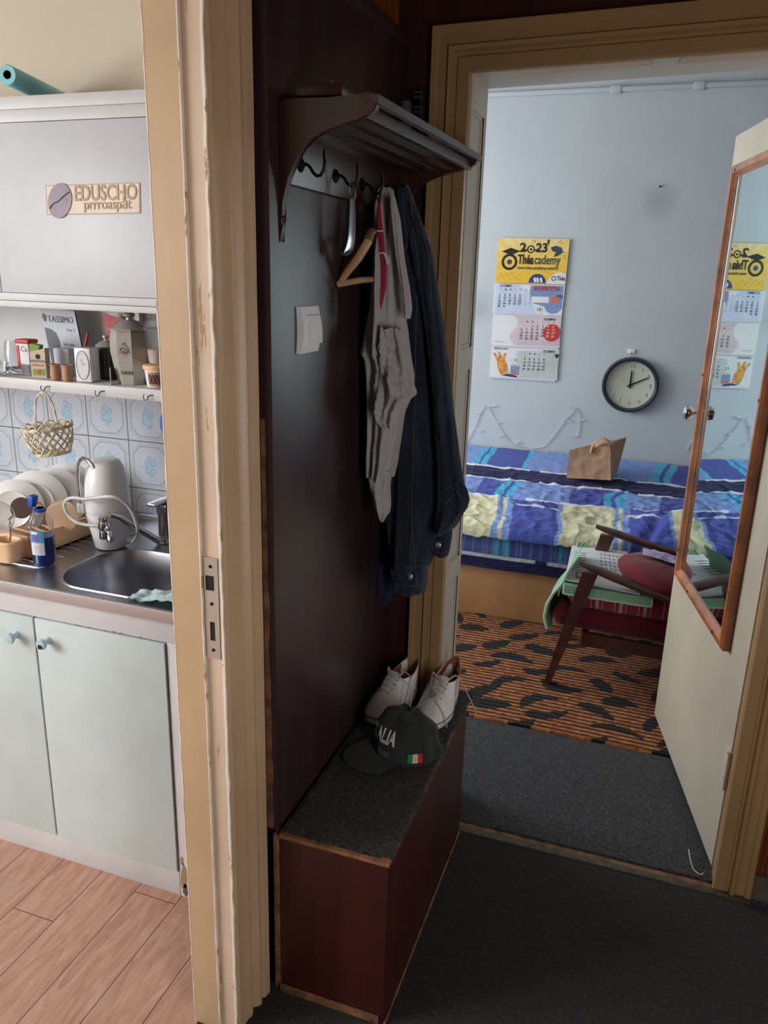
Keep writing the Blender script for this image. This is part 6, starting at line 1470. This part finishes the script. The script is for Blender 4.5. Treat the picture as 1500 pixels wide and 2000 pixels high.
x = sx(212, 1.749, 750); tag(MB().box((x, 1.759, ZS+0.020), (0.003, 0.03, 0.046), plain('pale green card', (196, 208, 200), 0.5), Matrix.Rotation(0.66, 3, 'Z'), 0.0008).build('card', loc=(x, 1.749, ZS)), 'pale green card standing between dark jar and coffee jar', 'card')
# red pennant like paper
t = MB(); q = [aty(x, y, 1.96) for x, y in ((200, 612), (245, 624), (262, 636), (214, 664))]; q.append(aty(206, 640, 1.96)); t.prism([q[0], q[1], q[2], q[3], q[4]], (0, 0.002, 0), 'redbox')
tag(t.build('red_packet', loc=(q[3].x, 1.96, q[3].z)), 'red paper packet corner behind the coffee jar', 'packet')
MB_ = None
# CAFEA jar
x = sx(253, 1.784, 745); cy_ = 1.799; t = thing('coffee_jar', 'tall grey ceramic jar marked CAFEA with a knobbed lid', 'jar', (x, cy_, ZS))
mb = MB(); mb.lathe([(0.036, 0.0), (0.037, 0.003), (0.046, 0.045), (0.053, 0.085), (0.053, 0.105), (0.049, 0.135), (0.047, 0.141)], (x, cy_, ZS), 'cer_grey', 8, ang0=PI/8+0.28, xs=1.0); mb.build('jar_body', t, angle=20)
mb = MB(); mb.lathe([(0.054, 0.1415), (0.055, 0.145), (0.030, 0.163), (0.012, 0.168)], (x, cy_, ZS), 'cer_grey', 8, ang0=PI/8+0.28); mb.lathe([(0.009, 0.165), (0.008, 0.173), (0.016, 0.178), (0.0165, 0.182), (0.011, 0.186), (0.001, 0.187)], (x, cy_, ZS), 'cer_grey', 24); mb.build('lid', t, angle=30)
fa = -PI/2+0.28-0.28+0.0
fn = V(math.cos(-PI/2-0.115), math.sin(-PI/2-0.115), 0); fn = V(math.cos(-PI/2+0.28), math.sin(-PI/2+0.28), 0)
# face normals of the octagon: offset by 0.28
cands = [V(math.cos(PI/8+0.28+PI/8+k*PI/4), math.sin(PI/8+0.28+PI/8+k*PI/4), 0) for k in range(8)]
to = (V(0, 0, 0)-V(x, cy_, 0)).normalized(); fn = max(cands, key=lambda c: c.dot(to)); fe = V(-fn.y, fn.x, 0)
cf = math.cos(PI/8)
mb = MB(); r_l = 0.0445*cf
for i, ch in enumerate('CAFEA'): mb.text(ch, V(x, cy_, ZS+0.030)+fn*(0.0425*cf+0.0014)+fe*(-0.014+0.0068*i), 0.0125, 'ink', fe, V(0, 0, 1)+fn*0.22, 'L', 0.03, lift=0.0034, sx=0.9)
mb.build('lettering', t)
mb = MB(); random.seed(3)
for k in range(34):
    a = random.uniform(0, 2*PI); r_ = random.uniform(0, 1)**0.6; c3 = V(x, cy_, ZS+0.094+0.017*r_*math.sin(a))+fn*(0.0535*cf+0.0008)+fe*(0.0125*r_*math.cos(a)); s3 = random.uniform(0.0012, 0.003)
    mb.poly([c3+fe*s3*math.cos(b)+V(0, 0, s3*0.8*math.sin(b)) for b in [2*PI*i/7 for i in range(7)]], 'mflower')
mb.build('flower_decor', t)
# glass cup on a tub
x = sx(304, 1.774, 745); t = thing('margarine_tub', 'round food tub with orange lid and brown pattern at the shelf end', 'tub', (x, 1.784, ZS))
mb = MB(); mb.lathe([(0.027, 0), (0.028, 0.002), (0.033, 0.046)], (x, 1.784, ZS), 'paper', 36); mb.build('tub', t); mb = MB(); mb.lathe([(0.036, 0.046), (0.037, 0.048), (0.037, 0.056), (0.034, 0.058), (0.001, 0.057)], (x, 1.784, ZS), 'orange_plastic', 36); mb.build('lid', t, label='orange lid')
mb = MB()
for k in range(5):
    an = -PI/2-0.15+0.28*k-0.2
    def q_(a, z): return V(x, 1.784, ZS+z)+V(math.cos(an+a), math.sin(an+a), 0)*(0.0285+z*0.11+0.0006)
    if k > 0: mb.poly([q_(-.13, .004), q_(.13, .004), q_(.13, .040), q_(-.13, .040)], 'terracotta')
    if k > 0: mb.tube([q_(0.09*math.cos(b), 0.022+0.012*math.sin(b)) for b in [2*PI*i/12 for i in range(12)]], 0.0012, plain('dark brown print', (72, 44, 36), 0.5) if k == 1 else bpy.data.materials['dark brown print'], 5, closed=True)
mb.build('printing', t)
x2 = sx(303, 1.774, 700); t = thing('plastic_cup', 'cloudy lidded plastic cup standing on the orange lidded tub', 'cup', (x2, 1.784, ZS+0.059))
mb = MB(); z_ = ZS+0.059; mb.lathe([(0.020, 0.0), (0.021, 0.002), (0.030, 0.088), (0.0285, 0.088), (0.0195, 0.006), (0.001, 0.004)], (x2, 1.784, z_), 'frost', 32); mb.build('cup_body', t)
mb = MB(); mb.lathe([(0.0205, 0.0035), (0.0235, 0.038), (0.001, 0.038)], (x2, 1.784, z_), plain('cream powder', (226, 208, 196), 0.8), 32); mb.build('contents', t)
mb = MB(); mb.lathe([(0.033, 0.0885), (0.034, 0.091), (0.030, 0.095), (0.027, 0.108), (0.018, 0.117), (0.014, 0.118), (0.016, 0.128), (0.001, 0.129)], (x2, 1.784, z_), 'frost', 32); mb.build('dome_lid', t)

# roll on top of the cabinet and screw heads
a = aty(10, 146, 1.78); b = a+V(0.20, 0.16, 0); 
rl = thing('plastic_roll', 'turquoise roll of film lying on top of the upper cabinet', 'roll', (a.x, 1.80, 2.003))
A_, B_ = aty(14, 146, 1.745), aty(118, 196, 1.985)
B_.z = max(B_.z, 2.027)
mb = MB(); dr = (B_-A_).normalized(); mb.lathe([(0.010, 0), (0.022, 0.0), (0.024, 0.003), (0.024, (B_-A_).length), (0.010, (B_-A_).length)], A_, 'turq', 32, dr, cap=False); mb.build('film', rl)
mb = MB(); mb.lathe([(0.0100, -0.001), (0.0100, 0.10), (0.001, 0.10)], A_, 'dark', 24, dr, cap=False); mb.build('core', rl)
for i, px in enumerate((180, 214)):
    p = aty(px, 176, UY); mb = MB(); mb.lathe([(0.004, 0), (0.004, 0.002), (0.001, 0.003)], (p.x, UY+0.01, 2.001), 'iron', 10); tag(mb.build('screw', loc=(p.x, UY, 2.001)), ('left dark screw head on the top edge of the upper cabinet', 'right dark screw head on the top edge of the upper cabinet')[i], 'screw')

# ---- items on the counter ------------------------------------------------
ZK = ZC+0.0035
# water filter
fb = V(-1.437, 1.775, ZK); wf = thing('water_filter', 'white countertop water filter with chrome spout and hose', 'water filter', fb)
mb = MB(); mb.lathe([(0.040, 0.0), (0.043, 0.003), (0.052, 0.05), (0.060, 0.090), (0.062, 0.105), (0.0625, 0.108)], fb, 'white_plastic', 48); mb.build('base', wf)
mb = MB(); mb.lathe([(0.0615, 0.109), (0.0625, 0.112), (0.062, 0.135), (0.0585, 0.19), (0.050, 0.235), (0.040, 0.252), (0.030, 0.2565), (0.001, 0.257)], fb, 'white_plastic', 48); mb.build('cover', wf)
sp0 = fb+V(-0.052, -0.046, 0)
mb = MB(); mb.box(sp0+V(0.002, 0.002, 0.120), (0.024, 0.026, 0.030), 'white_plastic', None, 0.006); mb.build('spout_socket', wf)
mb = MB(); mb.tube([sp0+V(x_, y_, z_) for x_, y_, z_ in ((0.0, -0.004, 0.125), (0.001, -0.006, 0.17), (0.004, -0.010, 0.215), (0.012, -0.014, 0.245), (0.026, -0.020, 0.264), (0.042, -0.026, 0.272), (0.060, -0.032, 0.270), (0.076, -0.036, 0.260), (0.084, -0.038, 0.250))], [0.0052]*9, 'chrome', 14); mb.build('spout', wf)
# tap with diverter
tb = atz(322, 1066, ZK); tp = thing('kitchen_tap', 'chrome mixer tap with long spout and diverter valve', 'tap', (tb.x, 1.872, ZK))
TB = V(aty(323, 1050, 1.872).x, 1.872, ZK)
mb = MB(); mb.lathe([(0.026, 0), (0.026, 0.005), (0.019, 0.010), (0.0185, 0.085), (0.022, 0.090), (0.022, 0.115), (0.016, 0.120), (0.001, 0.121)], TB, 'chrome', 32); mb.build('tap_body', tp)
mb = MB(); mb.box(TB+V(0.006, -0.028, 0.128), (0.030, 0.085, 0.010), 'chrome', None, 0.004); mb.build('lever', tp)
dv = aty(207, 1022, 1.70)
mb = MB(); pts = [TB+V(-0.010, -0.014, 0.032), TB+V(-0.026, -0.035, 0.040), V(-1.345, 1.80, 0.905), aty(260, 1022, 1.735), aty(232, 1006, 1.71), aty(217, 1004, 1.70), aty(212, 1010, 1.70)]
pts = [TB+V(-0.006, -0.010, 0.012), aty(309, 1056, 1.845), aty(285, 1042, 1.815), aty(255, 1024, 1.77), aty(232, 1009, 1.728), aty(214, 1005, 1.70)]
mb.tube(pts, [0.010, 0.010, 0.0098, 0.0092, 0.0085, 0.0075], 'chrome', 14); mb.build('spout', tp)
D = aty(207, 1028, 1.70)
dvx = thing('tap_diverter', 'chrome diverter valve screwed to the tap spout end', 'valve', D) if False else None
mb = MB(); mb.lathe([(0.012, -0.036), (0.013, -0.033), (0.013, -0.014), (0.011, -0.012), (0.0145, -0.007), (0.0145, 0.010), (0.011, 0.014), (0.012, 0.018), (0.012, 0.026)], D+V(-0.008, 0, 0.0), 'chrome', 24); mb.lathe([(0.008, -0.030), (0.008, 0.016)], D+V(0.006, 0, -0.002), 'chrome', 20)
mb.box(D+V(0.016, -0.008, -0.024), (0.018, 0.016, 0.032), 'chrome', Matrix.Rotation(-0.2, 3, 'Y'), 0.004); mb.lathe([(0.006, 0), (0.007, 0.014), (0.004, 0.016)], D+V(0.006, -0.006, -0.004), 'chrome', 16, (1, -0.3, 0.1)); mb.build('diverter_valve', tp)
# hose loop
hp_ = [(206, 1026), (190, 1027), (168, 1025), (150, 1020), (136, 1009), (128, 996), (126, 985), (131, 976), (145, 972), (165, 975), (190, 972), (215, 970), (235, 975), (250, 988), (262, 1008), (268, 1030), (267, 1047), (258, 1058), (243, 1061)]
def hy(i): return 1.70-0.012+0.0*i if i < 3 else (1.665 if i < 13 else 1.70)
P_ = []
for i, (x_, y_) in enumerate(hp_):
    dy_ = 1.695 if i < 3 else (1.690 if i < 5 else (1.688 if i < 12 else min(1.80, 1.700+0.016*(i-12))))
    P_.append(aty(x_, y_, dy_))
mb = MB(); Q = []
for i in range(len(P_)-1):
    p0 = P_[max(0, i-1)]; p1 = P_[i]; p2 = P_[i+1]; p3 = P_[min(len(P_)-1, i+2)]
    for k in range(6):
        u = k/6; Q.append(0.5*((2*p1)+(p2-p0)*u+(2*p0-5*p1+4*p2-p3)*u*u+(3*p1-p0-3*p2+p3)*u**3))
mb.tube(Q, 0.0048, 'white_hose', 10)
P2_ = [aty(x_, y_, y2) for x_, y_, y2 in ((240, 1046, 1.80), (256, 1045, 1.82), (266, 1040, 1.84), (268, 1028, 1.86), (258, 1008, 1.87), (247, 995, 1.86))]; mb.tube(P2_, 0.0048, 'white_hose', 10)
mb.build('hose', wf)
# blue bottle
bb = V(-1.497, 1.580, ZK); bt = thing('detergent_bottle', 'clear bottle of blue liquid with open blue flip cap beside the sink', 'bottle', bb)
prof = [(0.024, 0.0), (0.028, 0.004), (0.0300, 0.012), (0.0285, 0.017), (0.0300, 0.022), (0.0285, 0.028), (0.0300, 0.034), (0.0295, 0.10), (0.0285, 0.106), (0.0300, 0.112), (0.0280, 0.126), (0.020, 0.140), (0.0135, 0.148), (0.0125, 0.155)]
mb = MB(); mb.lathe(prof, bb, 'pet', 40, cap=False); mb.lathe([(r-0.0012, z+0.001) for r, z in reversed(prof)], bb, 'pet', 40, cap=False); mb.build('bottle_body', bt, recalc=False)
mb = MB(); mb.lathe([(0.001, 0.0015)]+[(r-0.0020, z+0.0015) for r, z in prof[:7]]+[(0.0277, 0.082), (0.001, 0.082)], bb, 'blue_liquid', 40); mb.build('liquid', bt, label='dark blue liquid')
mb = MB(); mb.lathe([(0.0150, 0.149), (0.0165, 0.151), (0.0165, 0.156), (0.0130, 0.158), (0.001, 0.158)], bb, 'blue_plastic', 28); mb.lathe([(0.011, 0.158), (0.009, 0.166), (0.005, 0.172), (0.001, 0.173)], bb, 'pet', 20); mb.box(bb+V(-0.018, -0.002, 0.176), (0.016, 0.022, 0.030), 'blue_plastic', Matrix.Rotation(0.2, 3, 'Y'), 0.003); mb.build('cap', bt, label='blue flip cap')
mb = MB()
def lab(th0, th1, z0_, z1_, m, r=0.0304):
    n = 10; mi = mb.mi(m)
    for k in range(n):
        a, b = th0+(th1-th0)*k/n, th0+(th1-th0)*(k+1)/n; mb.face([mb.bm.verts.new(bb+V(r*math.cos(t), r*math.sin(t), z)) for t, z in ((a, z0_), (b, z0_), (b, z1_), (a, z1_))], mi)
vw = math.atan2(-bb.y, -bb.x)
lab(vw-1.25, vw+0.10, 0.035, 0.103, 'sky_print'); lab(vw-1.15, vw+0.05, 0.037, 0.070, 'paper', 0.0307); lab(vw-1.05, vw-0.35, 0.074, 0.092, 'purple_print', 0.0307); lab(vw-1.05, vw-0.40, 0.094, 0.101, 'paper', 0.0307)
for k in range(5): lab(vw-0.9, vw-0.1, 0.042+0.005*k, 0.0430+0.005*k, 'inkg', 0.0309)
mb.build('label_sticker', bt)
# dish rack
X0r, X1r, Y0r, Y1r = -1.86, -1.56, 1.60, 1.95
dr_ = thing('dish_rack', 'peach plastic dish rack with cutlery holder on the drainer', 'dish rack', (-1.7, 1.78, ZK))
mb = MB()
def rail(p, q, w, h): 
    d = (Vector(q)-Vector(p)); mb.prism([Vector(p), Vector(q), Vector(q)+V(0, 0, h), Vector(p)+V(0, 0, h)], V(-d.y, d.x, 0).normalized()*w, 'orange_plastic', bev=0.0015)
ra, rb, rc, rd = V(-1.566, 1.600, ZK+0.001), V(-1.550, 1.860, ZK+0.001), V(-1.86, 1.90, ZK+0.001), V(-1.87, 1.66, ZK+0.001)
for p, q in ((ra, rb), (rb, rc), (rc, rd), (rd, ra)):
    rail(p, q, 0.004, 0.055); rail(p+V(0, 0, 0.050), q+V(0, 0, 0.050), 0.011, 0.006)
mb.prism([ra+V(0, 0, .004), rb+V(0, 0, .004), rc+V(0, 0, .004), rd+V(0, 0, .004)], (0, 0, 0.003), 'orange_plastic')
for k in range(9):
    a = ra.lerp(rb, k/8.5+0.03); b = rd.lerp(rc, k/8.5+0.03); mb.tube([a+V(-0.006, 0, 0.04), b+V(0.006, 0, 0.04)], 0.003, 'orange_plastic', 6)
mb.build('tray', dr_)
mb = MB(); hc = atz(8, 1112, ZK); hc = V(-1.605, 1.565, ZK+0.001)
rings = []
def hold(k, z): return [hc+V(x_*k, y_*k, z) for x_, y_ in rrect(-0.036, 0.036, -0.026, 0.026, 0.022, 6)]
mb.skin([hold(0.86, 0), hold(0.92, 0.004), hold(1.0, 0.050), hold(1.10, 0.053), hold(1.10, 0.059), hold(0.98, 0.060), hold(0.90, 0.055), hold(0.82, 0.006)], 'orange_plastic'); mb.build('cutlery_holder', dr_)
mb = MB(); mb.box(V(-1.632, 1.648, ZK+0.022), (0.045, 0.012, 0.040), 'orange_red', None, 0.003); mb.build('side_clip', dr_, label='orange red clip')
# plates standing in the rack: (px centre, px top, Y, radius)
plate_m = [((140, 997), 1.845, 0.118, 'back'), ((112, 1005), 1.800, 0.112, ''), ((78, 1008), 1.755, 0.108, ''), ((18, 1015), 1.705, 0.105, '')]
labs = ['white plate at the back of the dish rack', 'second white plate from the back of the dish rack', 'third white plate from the back of the dish rack', 'white plate at the front left of the dish rack']
for i, ((px, py), y, R_p, _) in enumerate(plate_m):
    rr2 = (0.098, 0.095, 0.094, 0.085)[i]; topy = (920, 937, 945, 953)[i]; tpx = (125, 97, 62, 20)[i]
    tz = aty(tpx, topy, y).z; c = V(aty(tpx, topy, y).x, y, tz-rr2*0.97); c.z = max(c.z, ZK+0.012+rr2*0.97)
    ax = Vector((0.40, -1, 0.18)).normalized()
    mb = MB(); mb.lathe([(0.001, 0.0), (rr2*0.55, 0.0), (rr2*0.62, -0.003), (rr2*0.62, 0.0), (rr2*0.97, 0.016), (rr2, 0.018), (rr2*0.98, 0.020), (rr2*0.62, 0.0045), (rr2*0.3, 0.003), (0.001, 0.003)], c, 'porcelain', 48, -ax); tag(mb.build('plate', loc=c), labs[i], 'plate', 'plates in the dish rack')
# peach dish behind the rail
c = aty(122, 1008, 1.735); mb = MB(); mb.lathe([(0.001, 0), (0.042, 0.0), (0.046, 0.004), (0.001, 0.003)], c, plain('peach glaze', (216, 178, 146), 0.3), 40, (0.40, -1, 0.2)); tag(mb.build('saucer', loc=c), 'pale peach saucer standing at the right end of the dish rack', 'saucer')
# clear plastic lid at far left and ladle
c = aty(2, 1010, 1.60); mb = MB(); mb.lathe([(0.001, 0), (0.034, 0.002), (0.044, 0.010), (0.045, 0.012), (0.034, 0.005), (0.001, 0.003)], c, 'frost', 36, (0.3, -1, 0.2)); tag(mb.build('clear_lid', loc=c), 'clear plastic lid propped over the cutlery holder', 'lid')
lp = aty(42, 992, 1.62); t = thing('metal_ladle', 'stainless steel ladle standing in the cutlery holder', 'ladle', hc)
mb = MB(); 
R4 = Matrix.Rotation(math.radians(70), 3, 'X') @ Matrix.Rotation(math.radians(30), 3, 'Y')
rings = []
for s_ in (1.0, 0.95):
    for i in range(10):
        th = PI/2*(i/9) if s_ == 1.0 else PI/2*(1-i/9)
        rings.append([lp + R4 @ V(0.029*s_*max(0.02, math.cos(th))*math.cos(a), 0.029*s_*max(0.02, math.cos(th))*math.sin(a), -0.022*s_*math.sin(th)) for a in [2*PI*k/28 for k in range(28)]])
mb.skin(rings[:10], 'chrome', True, True); mb.build('bowl', t)
mb = MB(); mb.tube([lp+V(-0.020, 0, -0.016), lp+V(-0.036, -0.01, -0.034), hc+V(0.012, 0.004, 0.07), hc+V(-0.004, 0, 0.03)], [0.004, 0.0035, 0.003, 0.003], 'chrome', 8); mb.build('handle', t)
# thin wire loop
mb = MB(); mb.tube([aty(x_, y_, 1.66) for x_, y_ in ((64, 1030), (72, 1015), (84, 1000), (100, 988), (120, 981), (136, 983), (146, 990), (151, 1002), (149, 1016))], 0.0013, 'lace', 6)
tag(mb.build('thin_cord', loc=aty(100, 1000, 1.66)), 'thin pale cord arching in front of the plates', 'cord')
# cloth on the sink edge
cl = aty(325, 1175, 1.47)
mb = MB()
def clo(u, v):
    x = -1.155+0.19*u; y = 1.462+0.06*v+0.05*u*v; z = ZC+0.006+0.045*u**1.5*(1-abs(v-0.5)*0.8)+0.010*noise.noise(Vector((x*40, y*60, 1)))
    return V(x, y+0.008*noise.noise(Vector((x*50, 3, z*20))), max(z, ZC+0.005))
mb.grid(clo, 36, 26, plain('pale aqua cloth', (196, 220, 222), 0.9, bump=0.3)); tag(mb.build('dish_cloth', loc=(-1.07, 1.47, ZC+0.005)), 'crumpled pale aqua dish cloth on the front edge of the sink', 'cloth')

# details that belong to one part of a thing go one level deeper
def nest(thing_, part_, kids):
    pl = [o for o in thing_.children if o.name.split('.')[0] == part_]
    if not pl: return
    for o in list(thing_.children):
        if o.name.split('.')[0] in kids and o != pl[0]: o.parent = pl[0]
bpy.context.view_layer.update()
for o in [o for o in col.objects if o.parent is None]:
    k = o.name.split('.')[0]
    for th, pt, kids in (('sneaker', 'upper', ('eyelets', 'tongue', 'lining')), ('sneaker', 'sole', ('piping',)), ('denim_jacket', 'body', ('seam', 'button', 'collar')), ('t_shirt', 'neck_tape', ('tape_ring', 'care_label')),
                         ('baseball_cap', 'crown', ('lettering', 'small_crest', 'flag_patch', 'top_button', 'seam')), ('mirror', 'mirror_frame', ('screw',)), ('strike_plate', 'plate', ('screw',)), ('wall_clock', 'dial', ('numeral',)),
                         ('kitchen_tap', 'spout', ('diverter_valve',)), ('kitchen_tap', 'tap_body', ('lever',)), ('detergent_bottle', 'bottle_body', ('label_sticker',)), ('coffee_jar', 'jar_body', ('lettering', 'flower_decor')),
                         ('leaflet', 'cover', ('printing',)), ('tea_box', 'carton', ('printing',)), ('tea_tin', 'canister_body', ('printing',)), ('margarine_tub', 'tub', ('printing',)), ('coffee_packet', 'packet', ('printing',)),
                         ('alarm_clock', 'dial', ('hands',)), ('printed_sheet', 'sheet', ('printed_lines', 'red_logo')), ('paper_bag', 'bag_body', ('handle',)), ('water_filter', 'base', ('hose',)), ('light_switch', 'plate', ('rocker',)), ('sink_counter', 'steel_top', ('overflow_hole', 'drainer_ribs'))):
        if k == th: nest(o, pt, kids)

# ================================================================== LIGHT
def area(name, loc, target, sx_, sy_, power, c):
    l = bpy.data.lights.new(name, 'AREA'); l.shape = 'RECTANGLE'; l.size = sx_; l.size_y = sy_; l.energy = power; l.color = c
    o = bpy.data.objects.new(name, l); col.objects.link(o); o.location = loc
    o.rotation_euler = (Vector(target)-Vector(loc)).to_track_quat('-Z', 'Y').to_euler(); return o
area('kitchen_window_daylight', (-3.28, -0.28, 1.60), (-1.2, 0.50, 0.65), 1.36, 1.3, 82, (0.97, 0.985, 1.0))
area('bedroom_window_daylight', (-2.98, 3.2, 1.58), (0.0, 3.3, 1.15), 1.4, 1.35, 68, (0.95, 0.975, 1.0))
area('hall_fill_light', (0.93, 0.15, 0.95), (-0.7, 0.90, 0.80), 0.7, 1.3, 24.0, (1.0, 0.985, 0.975))  # added fill lamp to brighten the hallway; no side room behind it
w = bpy.data.worlds.new('world'); bpy.context.scene.world = w; w.use_nodes = True
w.node_tree.nodes['Background'].inputs[0].default_value = (0.75, 0.85, 1, 1); w.node_tree.nodes['Background'].inputs[1].default_value = 0.6
vs_ = bpy.context.scene.view_settings
vs_.view_transform = 'Standard'; vs_.look = 'None'; vs_.exposure = 0.0; vs_.gamma = 1.0; vs_.use_curve_mapping = False
